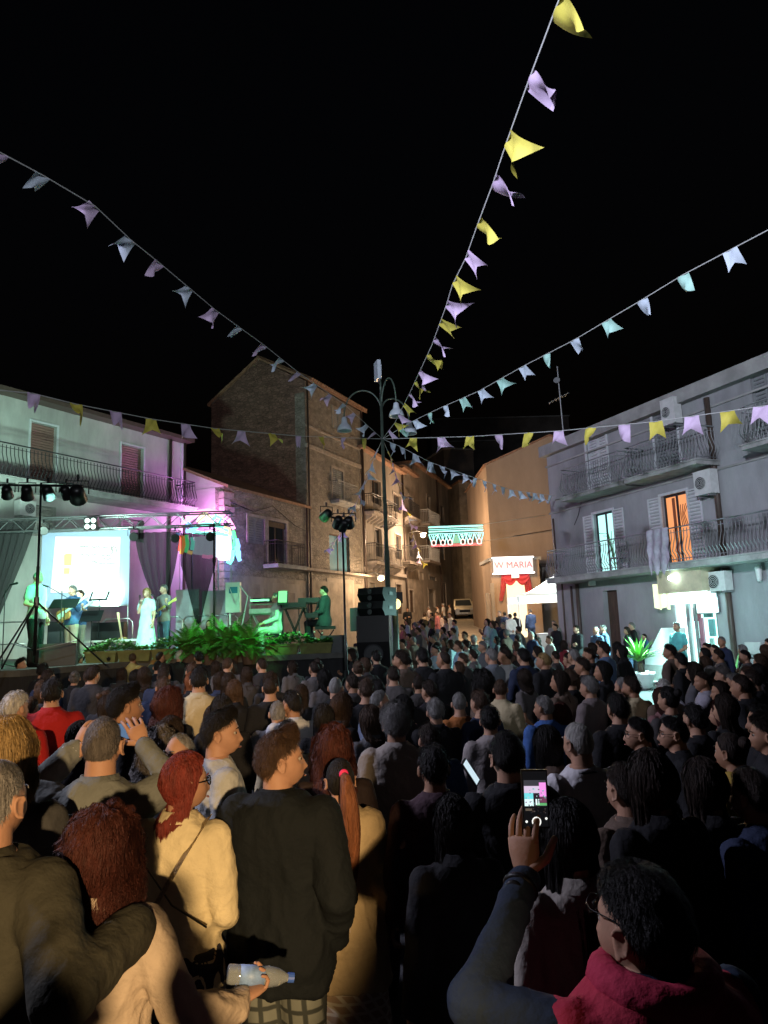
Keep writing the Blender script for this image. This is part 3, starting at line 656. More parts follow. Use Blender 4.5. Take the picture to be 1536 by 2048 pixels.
# gable side with its own peak: build gable prism on top, ridge parallel to the street front
gd = 5.6
b = MB(); rz = zT + 1.55
g5 = [(zT - .6, 0), (zT - .6, -gd), (zT - .35, -gd), (rz, -gd * .48), (zT, 0)]
b.add([FT.pt(aT0 - .002, z, o_) for z, o_ in g5] + [FT.pt(aT1 + .002, z, o_) for z, o_ in g5], [(0, 1, 2, 3, 4), (9, 8, 7, 6, 5)] + [(k, (k + 1) % 5, (k + 1) % 5 + 5, k + 5) for k in (1,)])
b.build('gable', M['brickdark'], HT)
b = MB(); b.quad(FT.pt(aT0 - .012, -.2, -.55), FT.pt(aT0 - .012, -.2, -gd), FT.pt(aT0 - .012, zT - .3, -gd), FT.pt(aT0 - .012, zT - .002, -.55)); b.build('side_wall', M['brickdark'], HT)
b = MB()
for (o0, z0_, o1_, z1_) in ((.35, zT - .12, -gd * .48, rz + .02), (-gd * .48, rz + .02, -gd - .2, zT - .38)):
    v = [FT.pt(aT0 - .1, z0_, o0), FT.pt(aT1 + .1, z0_, o0), FT.pt(aT1 + .1, z1_, o1_), FT.pt(aT0 - .1, z1_, o1_)]
    b.add(v + [q + Vector((0, 0, .12)) for q in v], [(0, 1, 2, 3), (7, 6, 5, 4), (0, 4, 5, 1), (1, 5, 6, 2), (2, 6, 7, 3), (3, 7, 4, 0)])
rf = b.build('roof', M['tile'], HT)
b = MB(); n = int((aT1 - aT0) / .2)
for k in range(n):
    a = aT0 + (k + .5) * (aT1 - aT0) / n; e = (rz - zT + .14) / (gd * .48 + .35)
    b.tube([FT.pt(a, zT + .01, .42), FT.pt(a, zT + .01 + 3.2 * e, .42 - 3.2)], .075, 6)
b.build('roof_tile', M['tile'], rf, kind='stuff')

# ---- street row
def street_house(px0, Y, px1, ytop0, ang, m, label, wins, depth=6, balc=(), plants=(), roofm=None):
    F = Fac(px0, Y, ang); a1 = F.hit(px1, 1100)[0]; z1 = F.hit(px0 + 2, ytop0)[1]
    ops = [F.rect(*q[:4]) for q in wins]
    H_ = house(F, 0, a1, z1, m, label, depth=depth, openings=ops, over=.35, roofm=roofm or M['tile'])
    for q, o in zip(wins, ops):
        k = q[4]
        if k == 'w': win(F, H_, o, M['wood'], shutters=M['shuttergrey'])
        elif k == 'd': win(F, H_, o, M['wood'], name='balcony_door')
        elif k == 'r': roller(F, H_, o, M['rollergrey'])
        elif k == 'b': win(F, H_, o, M['wood'], shutters=M['wood'], name='door')
        trim(F, H_, o, M['stone'], .1, 'window_surround' if k == 'w' else 'door_surround')
    for (x0, x1, y, irn, cons) in balc:
        s0, z = F.hit(x0, y, .4); s1, _ = F.hit(x1, y, .4)
        balcony(F, H_, min(s0, s1), max(s0, s1), z, .7, belly=0, step=.11, iron=irn, consoles=cons, slab_m=M['stone'])
    return F, H_, a1, z1
FB, HB, aB, zB = street_house(729, 39.2, 809, 905, 18.4, M['plaster_sand'], 'sand coloured house with plant filled balconies lit by a warm wall lamp',
    [(742, 955, 762, 1012, 'd'), (786, 985, 803, 1028, 'd'), (749, 1055, 764, 1115, 'd'), (790, 1068, 803, 1120, 'd'), (738, 1165, 752, 1230, 'r'), (792, 1168, 804, 1228, 'b')],
    balc=((738, 788, 1022, M['iron'], 8), (744, 798, 1122, M['iron'], 7)))
pipe(FB, HB, [(.15, zB), (.15, .5)], .06); pipe(FB, HB, [(aB - .1, zB), (aB - .1, .5)], .06)
b = MB(); FB.box(b, 0.05, aB, FB.hit(740, 1140)[1] - .1, FB.hit(740, 1140)[1] + .1, 0, .12); b.build('moulding', M['stone'], HB)
FC, HC, aC, zC = street_house(811, 47.0, 835, 945, 18.0, M['plaster_old'], 'narrow recessed house between the sand house and the taller plain one',
    [(817, 990, 828, 1025, 'd'), (817, 1072, 828, 1115, 'd'), (838, 1143, 846, 1160, 'w'), (818, 1180, 828, 1225, 'b')], balc=((811, 834, 1030, M['iron'], 4), (811, 834, 1122, M['iron'], 4)))
FD, HD, aD, zD = street_house(836, 50.0, 902, 937, 18.4, M['plaster_sand'], 'tall plain house with two small white balconies farther up the street',
    [(853, 990, 862, 1040, 'd'), (853, 1075, 864, 1118, 'd'), (880, 1010, 888, 1045, 'd'), (880, 1085, 889, 1120, 'w'), (856, 1178, 871, 1215, 'r'), (858, 1152, 872, 1162, 'w'), (886, 1165, 893, 1212, 'b')],
    balc=((851, 874, 1046, M['shutterwhite'], 0), (851, 874, 1120, M['shutterwhite'], 0)))
pipe(FD, HD, [(FD.hit(875, 1050)[0], zD), (FD.hit(875, 1050)[0], 3)], .07)
# end of the street
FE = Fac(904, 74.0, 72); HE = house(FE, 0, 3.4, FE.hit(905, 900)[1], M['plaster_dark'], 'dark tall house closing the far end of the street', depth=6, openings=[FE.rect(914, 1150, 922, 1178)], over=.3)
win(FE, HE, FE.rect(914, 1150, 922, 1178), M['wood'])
FE2 = Fac(932, 68.0, 78)
ops = [FE2.rect(966, 1000, 980, 1030), FE2.rect(970, 1068, 980, 1105), FE2.rect(975, 1150, 985, 1190)]
HE2 = house(FE2, 0, 4.2, FE2.hit(940, 965)[1], M['plaster_old'], 'old house with one shallow balcony behind the hanging illumination', depth=6, openings=ops, over=.3, roofm=M['tile'])
for o in ops: win(FE2, HE2, o, M['wood'], shutters=M['wood'])
balcony(FE2, HE2, FE2.hit(938, 1040)[0], FE2.hit(993, 1036)[0], FE2.hit(960, 1040)[1], .8, belly=0, step=.14)
# silhouettes of houses on the hill
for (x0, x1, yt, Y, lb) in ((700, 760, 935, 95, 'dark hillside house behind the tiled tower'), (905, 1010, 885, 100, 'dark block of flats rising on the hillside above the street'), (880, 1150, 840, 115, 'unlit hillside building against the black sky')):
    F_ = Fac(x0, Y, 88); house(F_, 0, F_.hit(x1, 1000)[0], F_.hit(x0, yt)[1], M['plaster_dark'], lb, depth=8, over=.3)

# ---- ochre gable house on the right of the street
FO = Fac(990, 44.0, 88.5); aO = FO.hit(1135, 1000)[0]; zO = FO.hit(991, 930)[1]
HO = house(FO, 0, aO, zO, M['plaster_ochre'], 'large windowless ochre house wall above the red curtained portal', depth=9, roof=False)
zP2 = FO.hit(1100, 872)[1]; zP3 = FO.hit(1135, 880)[1]; a2 = FO.hit(1100, 900)[0]
b = MB()
gp_ = [(0, zO), (aO, zO), (aO, zP3), (a2, zP2)]; b.add([FO.pt(a, z, 0) for a, z in gp_] + [FO.pt(a, z, -9) for a, z in gp_], [(0, 1, 2, 3), (7, 6, 5, 4), (0, 3, 7, 4), (3, 2, 6, 7), (2, 1, 5, 6), (1, 0, 4, 5)])
b.build('gable', M['plaster_ochre'], HO)
b = MB()
for (p0, z0_, p1, z1_) in ((-.15, zO - .05, a2, zP2), (a2, zP2, aO + .1, zP3)):
    v = [FO.pt(p0, z0_, .12), FO.pt(p1, z1_, .12), FO.pt(p1, z1_, -9), FO.pt(p0, z0_, -9)]
    b.add(v + [q + Vector((0, 0, .1)) for q in v], [(0, 1, 2, 3), (7, 6, 5, 4), (0, 4, 5, 1), (1, 5, 6, 2), (2, 6, 7, 3), (3, 7, 4, 0)])
b.build('roof', M['tile'], HO)
pipe(FO, HO, [(aO * .28, zO * .62), (aO, zO * .66)], .02, M['blackmetal'], 'cable')
# annex with portal
FQ = Fac(988, 41.0, 87); aQ = FQ.hit(1076, 1100)[0]; zQ = FQ.hit(1000, 1122)[1]
dq = FQ.rect(1012, 1162, 1058, 1240); dq = (dq[0], dq[1], 1.0, dq[3])
HQ = house(FQ, 0, aQ, zQ, M['plaster_ochre'], 'small ochre building with red curtained lit portal', depth=2.6, openings=[dq], over=.1, cat='building')
q3 = FQ.rect(1078, 1135, 1140, 1200)
FQ2 = Fac(1078, 42.5, 88); HQ2 = house(FQ2, 0, 3.0, FQ2.hit(1080, 1134)[1], M['plaster_sand'], 'low yellowish building with pipes behind the white gazebo', depth=1.2, over=.3, roofm=M['pipe'])
pipe(FQ2, HQ2, [(FQ2.hit(1090, 1140)[0], FQ2.hit(1090, 1140)[1]), (FQ2.hit(1088, 1150)[0], FQ2.hit(1088, 1150)[1]), (FQ2.hit(1088, 1172)[0], FQ2.hit(1088, 1172)[1])], .06)
DW = emis('lit_doorway', (1.0, .80, .46), 1.7)
b = MB(); b.quad(FQ.pt(dq[0], 1.2, -.28), FQ.pt(dq[1], 1.2, -.28), FQ.pt(dq[1], dq[3], -.28), FQ.pt(dq[0], dq[3], -.28)); b.build('lit_doorway', DW, HQ)
rc = root('curtain', FQ.pt(aQ / 2, gz(41), .2), 'red velvet curtain swag draped around the lit portal', 'curtain')
def drape(F, b, top_l, top_r, bot_l, bot_r, zt, zb, out, waves=6, amp=.06, nz=14, nx=30, pinch=None):
    vs = []
    for j in range(nz + 1):
        t = j / nz
        l = top_l + (bot_l - top_l) * t; r_ = top_r + (bot_r - top_r) * t
        if pinch: l, r_ = pinch(t, l, r_)
        for i in range(nx + 1):
            s = i / nx; vs.append(F.pt(l + (r_ - l) * s, zt + (zb - zt) * t, out + amp * math.sin(s * waves * 6.28 + t * 1.5)))
    b.add(vs, [(j * (nx + 1) + i, j * (nx + 1) + i + 1, (j + 1) * (nx + 1) + i + 1, (j + 1) * (nx + 1) + i) for j in range(nz) for i in range(nx)])
H1 = lambda x, y: FQ.hit(x, y, .2)
b = MB(); drape(FQ, b, H1(1003, 1150)[0], H1(1017, 1150)[0], H1(998, 1200)[0], H1(1005, 1200)[0], H1(1004, 1149)[1], H1(1000, 1202)[1], .2, 3, .04); b.build('side_drape', M['curtainred'], rc, True)
b = MB(); drape(FQ, b, H1(1045, 1146)[0], H1(1058, 1146)[0], H1(1051, 1190)[0], H1(1066, 1190)[0], H1(1050, 1145)[1], H1(1050, 1190)[1], .2, 4, .04); b.build('side_drape', M['curtainred'], rc, True)
b = MB(); vs = []; l, r_ = H1(1006, 1150)[0], H1(1056, 1146)[0]; zt = H1(1030, 1147)[1]
for j in range(9):
    for i in range(31):
        s = i / 30; sag = .35 + .32 * abs(math.sin(s * 2 * math.pi)) ** .8 ; vs.append(FQ.pt(l + (r_ - l) * s, zt - sag * j / 8, .26 + .05 * math.sin(j * 1.7 + s * 3)))
b.add(vs, [(j * 31 + i, j * 31 + i + 1, (j + 1) * 31 + i + 1, (j + 1) * 31 + i) for j in range(8) for i in range(30)]); b.build('valance', M['curtainred'], rc, True)
# luminous sign W MARIA
q = FQ.rect(987, 1127, 1065, 1143); zc = (FQ.hit(1026, 1117, .6)[1] + FQ.hit(1026, 1144, .6)[1]) / 2; hgt = .82
a0 = FQ.hit(987, 1130, .6)[0]; a1 = FQ.hit(1066, 1130, .6)[0]
rsn = root('luminous_sign', FQ.pt((a0 + a1) / 2, zc - .4, .6), 'white glowing festival sign reading W MARIA above the red curtain', 'sign')
b = MB(); FQ.box(b, a0, a1, zc - hgt / 2, zc + hgt / 2, .5, .6); b.build('panel', emis('lit_panel_white', (1.0, .92, .88), 1.1), rsn)
b = MB(); FQ.box(b, a0 - .05, a1 + .05, zc + hgt / 2, zc + hgt / 2 + .06, .45, .68); FQ.box(b, a0 - .05, a1 + .05, zc - hgt / 2 - .06, zc - hgt / 2, .45, .68); b.build('lamp_rail', emis('lamp_rail', (1, .95, .9), 5), rsn)
Mx = Matrix.Translation(FQ.pt((a0 + a1) / 2, zc, .63) - rsn.location) @ Matrix(((FQ.u.x, 0, FQ.n.x, 0), (FQ.u.y, 0, FQ.n.y, 0), (0, 1, 0, 0), (0, 0, 0, 1)))
txt('W MARIA', .50, 'lettering', emis('letters_red', (1.0, .08, .12), 1.6), rsn, Mx, .02)
b = MB(); b.box(FQ.pt(H1(1029, 1150)[0], H1(1029, 1150)[1], .36), (.42, .06, .36)); tag(b.build('coat_of_arms', M['whitepaint']), 'small pale plaque pinned above the red swag', 'plaque')
# board and column beside portal
b = MB(); FQ.box(b, H1(984, 1200)[0] - 0.05, H1(990, 1200)[0], .8, H1(985, 1166)[1], .1, .2); tag(b.build('notice_board', M['plaster_sand']), 'tall narrow wooden board leaning by the portal wall', 'board')
b = MB(); FQ.box(b, H1(971, 1200)[0], H1(978, 1200)[0], .8, H1(985, 1186)[1], .25, .4); tag(b.build('stone_pillar', M['plaster_sand']), 'low pale pillar standing at the edge of the lane', 'pillar')
# ------------------------------------------------------------------ lamp post
LP = P(765, 878, 19.5); lx, ly = LP.x, LP.y
rt = root('street_lamp', (lx, ly, gz(ly)), 'tall green lamp post with three curved arms, strings of bunting tied to it', 'street lamp')
zt = P(757, 790, ly).z; zTop = P(757, 757, ly).z
b = MB(); b.tube([(lx, ly, 0), (lx, ly, 1.3), (lx, ly, 1.32), (lx, ly, 4.2), (lx, ly, 4.22), (lx, ly, zt)], [.11, .10, .078, .068, .055, .04], 14); b.tube([(lx, ly, zt), (lx, ly, zTop)], .028, 8); b.build('post', M['postgreen'], rt, True)
bell = [(.03, .33), (.07, .30), (.085, .2), (.10, .14), (.17, .07), (.205, -.02), (.21, -.07), (.19, -.07), (.15, .0)]
def arm(px, py, dy, top_y, px_top):
    e = P(px, py, ly + dy)
    z0 = zt - .55; pts = []
    for k in range(15):
        t = k / 14
        hx = (1 - math.cos(t * math.pi)) / 2
        zz = z0 + (e.z + .33 - z0) * t ** 2 + math.sin(t * math.pi) ** .9 * (P(px_top, top_y, ly).z - (z0 + e.z + .33) / 2)
        pts.append(Vector((lx + (e.x - lx) * hx, ly + dy * hx, zz)))
    b = MB(); b.tube(pts, .022, 7); a = b.build('arm', M['postgreen'], rt, True)
    b = MB(); c = pts[-1] - Vector((0, 0, .33)); b.lathe(bell, c, 20); b.build('lamp_bell', M['glassbell'], a, True)
arm(689, 857, -.05, 783, 722); arm(793, 828, -.5, 760, 780); arm(819, 863, .7, 790, 800)
b = MB(); c = P(755, 742, ly); b.box(c, (.10, .34, .55), Matrix.Rotation(.3, 3, 'Z')); b.box(c + Vector((.08, 0, 0)), (.07, .2, .3)); b.tube([c + Vector((0, 0, -.27)), Vector((lx, ly, zTop))], .02, 5)
b.build('floodlight_head', M['glassbell'], rt)
# second short green pole near PA
p = P(792, 1282, 18.6); b = MB(); b.tube([(p.x, p.y, 0), (p.x, p.y, P(792, 1215, p.y).z)], .085, 12); q = b.build('green_pole', M['postgreen'], None, True); tag(q, 'short green pole behind the loudspeaker stack with a small lit lamp', 'pole')
b = MB(); b.box(P(791, 1196, 18.6), (.36, .25, .28)); b.build('lamp_box', M['black'], q)
b = MB(); b.ell(P(793, 1208, 18.4), (.11, .09, .13)); b.build('lit_lens', emis('lens_warm', (1, .75, .3), 2.5), q, True)

# ------------------------------------------------------------------ bunting
FLC = {'y': mat('flag_yellow', (.58, .50, .08), .7, vary=.2, vscale=6), 'l': mat('flag_lilac', (.60, .45, .66), .7, vary=.2, vscale=6), 'w': mat('flag_white', (.55, .62, .74), .7, vary=.15, vscale=6),
       'g': mat('flag_mint', (.40, .66, .60), .7, vary=.15, vscale=6)}
def flagmesh(k, wd=.26, h=.34):
    b = MB(); rs = random.Random(k); nx, nz = 8, 8; ph = rs.random() * 6; vs = []
    curl = rs.uniform(.04, .20)
    for j in range(nz + 1):
        for i in range(nx + 1):
            s = i / nx; t = j / nz; notch = 1 - .34 * (1 - abs(2 * s - 1))
            zz = -h * t * notch
            vs.append(((s - .5) * wd * (1 + .06 * t), curl * t * t * math.sin(ph + s * 3) + .018 * math.sin(s * 7 + ph + t * 3), zz))
    b.add(vs, [(j * (nx + 1) + i, j * (nx + 1) + i + 1, (j + 1) * (nx + 1) + i + 1, (j + 1) * (nx + 1) + i) for j in range(nz) for i in range(nx)])
    return b.mesh('flag', None, True)
FM = [flagmesh(k) for k in range(9)]
def bunting(ctrl, flags, cols, label, axis='x', wind=(0.25, 0, 0), sc=1.0):
    # ctrl: (px, py) list; depth given at both ends; straight in plan
    D0, D1 = ctrl[0][2], ctrl[-1][2]
    ks = []; acc = 0
    for i, c in enumerate(ctrl):
        if i: acc += math.hypot(c[0] - ctrl[i - 1][0], c[1] - ctrl[i - 1][1])
        ks.append(acc)
    def D(u): return 1 / (1 / D0 + (1 / D1 - 1 / D0) * u / acc)
    def at(v):
        ai = 0 if axis == 'x' else 1
        for i in range(len(ctrl) - 1):
            lo, hi = ctrl[i][ai], ctrl[i + 1][ai]
            if min(lo, hi) <= v <= max(lo, hi) and lo != hi:
                t = (v - lo) / (hi - lo); u = ks[i] + (ks[i + 1] - ks[i]) * t
                return P(ctrl[i][0] + (ctrl[i + 1][0] - ctrl[i][0]) * t, ctrl[i][1] + (ctrl[i + 1][1] - ctrl[i][1]) * t, D(u))
        return None
    pts = [P(c[0], c[1], D(k)) for c, k in zip(ctrl, ks)]
    rt = root('bunting', pts[0], label, 'bunting', 'strings of pennants across the square')
    b = MB(); b.tube(pts, .008, 4); b.build('cord', mat('cord', (.45, .45, .45), .8), rt)
    for k, v in enumerate(flags):
        p = at(v); p2 = at(v + 1) or at(v - 1)
        if p is None: continue
        e = (p2 - p); e.normalize()
        if e.x < 0: e = -e
        dn = Vector((wind[0] + ru(-.45, .45), wind[1] + ru(-.5, .5), -1)); dn = (dn - e * dn.dot(e)).normalized(); nn = e.cross(-dn)
        o = link('flag', FM[(k * 5 + len(flags)) % 9], rt, FLC[cols[k % len(cols)]])
        m = Matrix(((e.x, nn.x, -dn.x, 0), (e.y, nn.y, -dn.y, 0), (e.z, nn.z, -dn.z, 0), (0, 0, 0, 1)))
        s = sc * ru(.92, 1.08)
        o.matrix_local = Matrix.Translation(p - rt.location) @ m @ Matrix.Scale(s, 4)
N = (765, 878, 19.5)
bunting([(-60, 775, 10), (67, 787), (151, 808), (303, 838), (429, 857), (596, 872), N], [67, 151, 230, 303, 372, 429, 484, 543, 596, 641, 686, 727], 'ly', 'lilac and yellow bunting from the lamp post towards the white house', wind=(.15, 0, 0), sc=.88)
bunting([N, (941, 873), (1118, 862), (1312, 843), (1640, 796, 11.5)], [828, 883, 941, 996, 1057, 1118, 1181, 1248, 1312, 1384, 1455, 1523], 'yl', 'yellow and lilac bunting from the lamp post towards the grey building', wind=(.1, 0, 0))
bunting([(-80, 262, 6.7), (85, 350), (190, 412), (262, 480), (318, 525), (431, 620), (528, 690), (597, 745), (688, 808), N], [0, 85, 190, 262, 318, 380, 431, 479, 528, 563, 597, 632, 662, 688, 710, 735, 750], 'lw', 'white and lilac bunting rising from the lamp post towards the upper left', wind=(-.6, 2.6, 0), sc=.8)
bunting([(1190, -160, 4.2), (1118, 0), (1058, 160), (1015, 280), (985, 370), (955, 450), (932, 515), (905, 570), (893, 610), (864, 690), (820, 785), (790, 845), N],
        [15, 160, 275, 365, 445, 508, 558, 606, 642, 680, 712, 742, 765, 788, 808, 828, 845, 860], 'yl', 'long yellow and lilac bunting running overhead from the lamp post', axis='y', wind=(.9, .25, 0), sc=.95)
bunting([N, (820, 845), (882, 815), (958, 782), (1045, 733), (1148, 680), (1283, 600), (1365, 550), (1640, 405, 9)], [800, 830, 858, 890, 925, 962, 1000, 1045, 1092, 1148, 1213, 1283, 1365, 1460], 'gw', 'mint and white bunting rising from the lamp post towards the upper right', wind=(.6, .4, 0), sc=.85)
bunting([N, (800, 893), (862, 925), (948, 955), (1023, 980), (1110, 992, 27)], [785, 803, 832, 862, 883, 905, 930, 950, 968, 988, 1005, 1023, 1040, 1055, 1070, 1083, 1100], 'w', 'pale blue bunting from the lamp post to the corner of the grey building', wind=(.1, 0, 0))
bunting([N, (745, 925), (715, 1000), (690, 1055), (660, 1095, 32)], [900, 925, 945, 962, 978, 992, 1006, 1018, 1030, 1042, 1053, 1062, 1070, 1078, 1086, 1093], 'w', 'white bunting from the lamp post down to the stone house balcony', axis='y', wind=(-.2, 0, 0), sc=1.1)
bunting([N, (785, 925), (805, 1000), (830, 1080), (845, 1130, 42)], [905, 928, 948, 966, 984, 1000, 1015, 1030, 1044, 1058, 1070, 1082, 1093, 1104, 1114, 1122], 'ywl', 'mixed white and yellow bunting from the lamp post up the street', axis='y', wind=(.2, 0, 0), sc=1.2)

# ------------------------------------------------------------------ hanging illumination over the street
yA = 40.0; X0, X1 = P(857, 1055, yA), P(966, 1053, yA); wA = X1.x - X0.x
rt = root('hanging_illumination', (X0 + X1) / 2 - Vector((0, 0, 1)), 'string illumination of lit white arches hanging across the street', 'illumination')
EW = emis('bulbs_aqua', (.30, 1.0, .88), 1.7); EP = emis('bulbs_rose', (1.0, .62, .60), 1.4); ER = emis('panel_red', (.9, .02, .08), 1.1); EG = emis('panel_green', (.02, .55, .32), .8)
zA = X0.z; b = MB()
for dz, r in ((0, .045), (-.13, .02), (-.24, .045), (-.38, .025)): b.tube([(X0.x, yA, zA + dz), (X1.x, yA, zA + dz)], r, 6)
b.build('lamp_row', EW, rt)
n = 6; zl = P(911, 1090, yA).z
for k in range(n):
    x = X0.x + wA * (k + .5) / n + (0.0 if k not in (2, 3) else (-.1 if k == 2 else .1)); b = MB()
    for sgn in (-1, 1):
        b.tube([(x + sgn * wA / n * .5, yA, zA - .4), (x + sgn * wA / n * .38, yA, zA - .6), (x + sgn * .13, yA, zA - .8), (x + sgn * .1, yA, zA - 1.0)], .035, 5)
        b.tube([(x + sgn * wA / n * .25, yA, zA - .42), (x, yA, zA - .72)], .025, 5)
    b.tube([(x, yA, zA - .42), (x, yA, zA - .62)], .03, 5)
    b.build('lamp_arch', EW, rt)
    b = MB()
    for t in range(9): pass
    b.tube([(x + .12 * math.cos(a_ * math.pi / 5), yA, zl + .16 + .15 * math.sin(a_ * math.pi / 5)) for a_ in range(11)], .035, 5)
    b.build('lamp_drop', EP, rt)
b = MB(); b.quad((X0.x + .1, yA + .06, zA - .95), (X1.x - .1, yA + .06, zA - .95), (X1.x - .1, yA + .06, zl - .06), (X0.x + .1, yA + .06, zl - .06)); b.build('red_strip', ER, rt)
cx = (X0.x + X1.x) / 2; b = MB(); b.add([(cx - .3, yA + .05, zA - .93), (cx + .3, yA + .05, zA - .93), (cx + .3, yA + .05, zA - .7), (cx, yA + .05, zA - .42), (cx - .3, yA + .05, zA - .7)], [(0, 1, 2, 3, 4)]); b.build('green_panel', EG, rt)
b = MB(); b.tube([(X0.x - 3.0, yA, zA + .25), (X0.x, yA, zA + .06), (X1.x, yA, zA + .06), (X1.x + 3.5, yA, zA + .45)], .015, 4); b.tube([(X0.x - 3, yA, zl + .1), ((X0.x + X1.x) / 2, yA, zl), (X1.x + 4, yA, zl + .6)], .012, 4); b.build('suspension_cable', M['steel'], rt)
# street lamps (lit)
def street_light(px, py, Y, fc, label):
    p = P(px, py, Y); rt = root('wall_lamp', p, label, 'wall lamp')
    b = MB(); b.ell(p, (.16, .16, .13)); b.build('lit_bulb', emis('lit_bulb_warm', (1, .72, .36), 22), rt, True)
    b = MB(); b.lathe([(.05, .24), (.12, .2), (.26, .12), (.27, .1)], p, 14); b.tube([p + Vector((0, 0, .2)), p + Vector((-.35, .3, .35)), p + Vector((-.9, .5, .25))], .025, 6); b.build('shade_arm', M['ironlight'], rt, True)
street_light(846, 1071, 45.6, None, 'bright warm street lamp on the wall beside the hanging arches')
street_light(762, 1157, 38.2, None, 'warm lamp glowing low on the sand coloured house')

# ------------------------------------------------------------------ illuminated crown (left)
yC = 27.2
def C_(px, py, dy=0): return P(px, py, yC + dy)
rt = root('illuminated_crown', C_(415, 1180), 'colourful glowing festival crown with curls mounted before the pink wall', 'illumination')
def ec(n, c, s=4.0): return emis('bulb_' + n, c, s)
b = MB(); p = [C_(383, 1074), C_(458, 1070), C_(463, 1118), C_(386, 1108)]; b.add(p + [q + Vector((0, .1, 0)) for q in p], [(0, 1, 2, 3), (7, 6, 5, 4)]); b.build('lit_panel', ec('panel', (.72, .80, 1.0), 1.5), rt)
b = MB(); p = [C_(434, 1066, -.1), C_(462, 1066, -.1), C_(464, 1122, -.1), C_(436, 1120, -.1)]; b.add(p, [(0, 1, 2, 3)]); b.build('lit_panel', ec('white', (.80, 1.0, .97), 2.0), rt)
curls = [('aqua', (.2, 1, .8), [(384, 1062), (395, 1052), (410, 1048), (428, 1050), (445, 1055), (458, 1062)]), ('aqua', (.2, 1, .8), [(378, 1060), (388, 1064), (402, 1066), (420, 1068), (440, 1067), (457, 1070)]),
         ('peach', (1, .75, .5), [(396, 1045), (402, 1032), (412, 1026), (420, 1034), (412, 1042)]), ('aqua', (.3, 1, .95), [(425, 1040), (432, 1032), (442, 1036), (438, 1048), (428, 1046)]),
         ('blue', (.2, .5, 1), [(370, 1055), (378, 1045), (386, 1052), (380, 1062), (372, 1062)]), ('gold', (1, .7, .25), [(448, 1056), (458, 1058), (460, 1068), (450, 1066)]),
         ('peach', (1, .8, .6), [(399, 1040), (408, 1036), (418, 1040)]), ('pink', (1, .35, .7), [(372, 1045), (384, 1036), (398, 1026)]), ('red', (1, .12, .08), [(360, 1072), (362, 1085), (358, 1102)]),
         ('orange', (1, .35, .05), [(365, 1072), (368, 1088), (362, 1108)]), ('green', (.1, 1, .3), [(373, 1070), (375, 1090), (372, 1105)]), ('gold', (1, .8, .15), [(376, 1104), (384, 1106)]),
         ('blue', (.05, .2, 1), [(473, 1078), (477, 1092), (474, 1108), (480, 1122)]), ('blue', (.05, .25, 1), [(470, 1094), (478, 1104), (478, 1118)]), ('pink', (1, .2, .75), [(372, 1036), (392, 1024), (416, 1020), (440, 1026), (458, 1040), (468, 1058)]), ('green', (.1, 1, .4), [(466, 1062), (470, 1080), (468, 1098)]), ('pink', (1, .15, .6), [(360, 1060), (366, 1046), (376, 1038)]), ('blue', (.2, .4, 1), [(356, 1066), (354, 1080)]), ('pink', (1, .05, .3), [(405, 1112), (415, 1114), (425, 1113)]), ('aqua', (.1, .9, .8), [(455, 1122), (460, 1126), (464, 1118), (466, 1100)]), ('aqua', (.1, 1, .7), [(384, 1100), (386, 1085), (384, 1075)])]
for n_, c, q in curls:
    b = MB(); b.tube([C_(x, y, -.15) for x, y in q], .075, 6); b.build('bulb_line', ec(n_, c, 2.4), rt, True)
b = MB()
for x in (384, 436, 462): b.tube([C_(x, 1060, .1), Vector((C_(x, 1060).x, yC + .1, .6))], .03, 5)
b.build('support_frame', M['ironlight'], rt)

# ------------------------------------------------------------------ gazebo
yG = 33.0; g0 = P(1036, 1192, yG); gz_ = g0.z; gx0 = g0.x; gx1 = gx0 + 4.0; gr = gz(yG)
rt = root('gazebo', (gx0 + 1.5, yG + 1.5, gr), 'white pop-up gazebo glowing beside the grey building corner', 'gazebo')
b = MB(); apex = Vector((gx0 + 2.1, yG + 1.5, gz_ + 1.05)); cs = [Vector((gx0, yG, gz_)), Vector((gx1, yG, gz_)), Vector((gx1, yG + 3, gz_)), Vector((gx0, yG + 3, gz_))]
for i in range(4):
    A, B_ = cs[i], cs[(i + 1) % 4]; n = 8; vs = []
    for j in range(n + 1):
        t = j / n
        for k in range(n + 1):
            s = k / n; e = A + (B_ - A) * s; q = e + (apex - e) * t; q.z -= .28 * math.sin(t * math.pi) * (1 - .3 * abs(2 * s - 1)); vs.append(q)
    b.add(vs, [(j * (n + 1) + k, j * (n + 1) + k + 1, (j + 1) * (n + 1) + k + 1, (j + 1) * (n + 1) + k) for j in range(n) for k in range(n)])
    b.quad(A, B_, B_ - Vector((0, 0, .28)), A - Vector((0, 0, .28)))
b.build('canopy', M['canvas'], rt, True)
for c in cs: b = MB(); b.tube([c - Vector((0, 0, .02)), Vector((c.x, c.y, gr))], .028, 6); b.build('leg', M['whitepaint'], rt)
tb = root('market_table', (gx0 + 1.6, yG - .2, gr), 'table with white cloth standing in front of the gazebo', 'table')
b = MB(); b.obox((gx0 + .7, yG - .6, gr + .02), (2.0, 0, 0), (0, .8, 0), (0, 0, .78)); b.build('tablecloth', M['canvas'], tb)
b = MB(); b.obox((gx0 + .65, yG - .65, gr + .805), (2.1, 0, 0), (0, .9, 0), (0, 0, .03)); b.build('table_top', M['whitepaint'], tb)
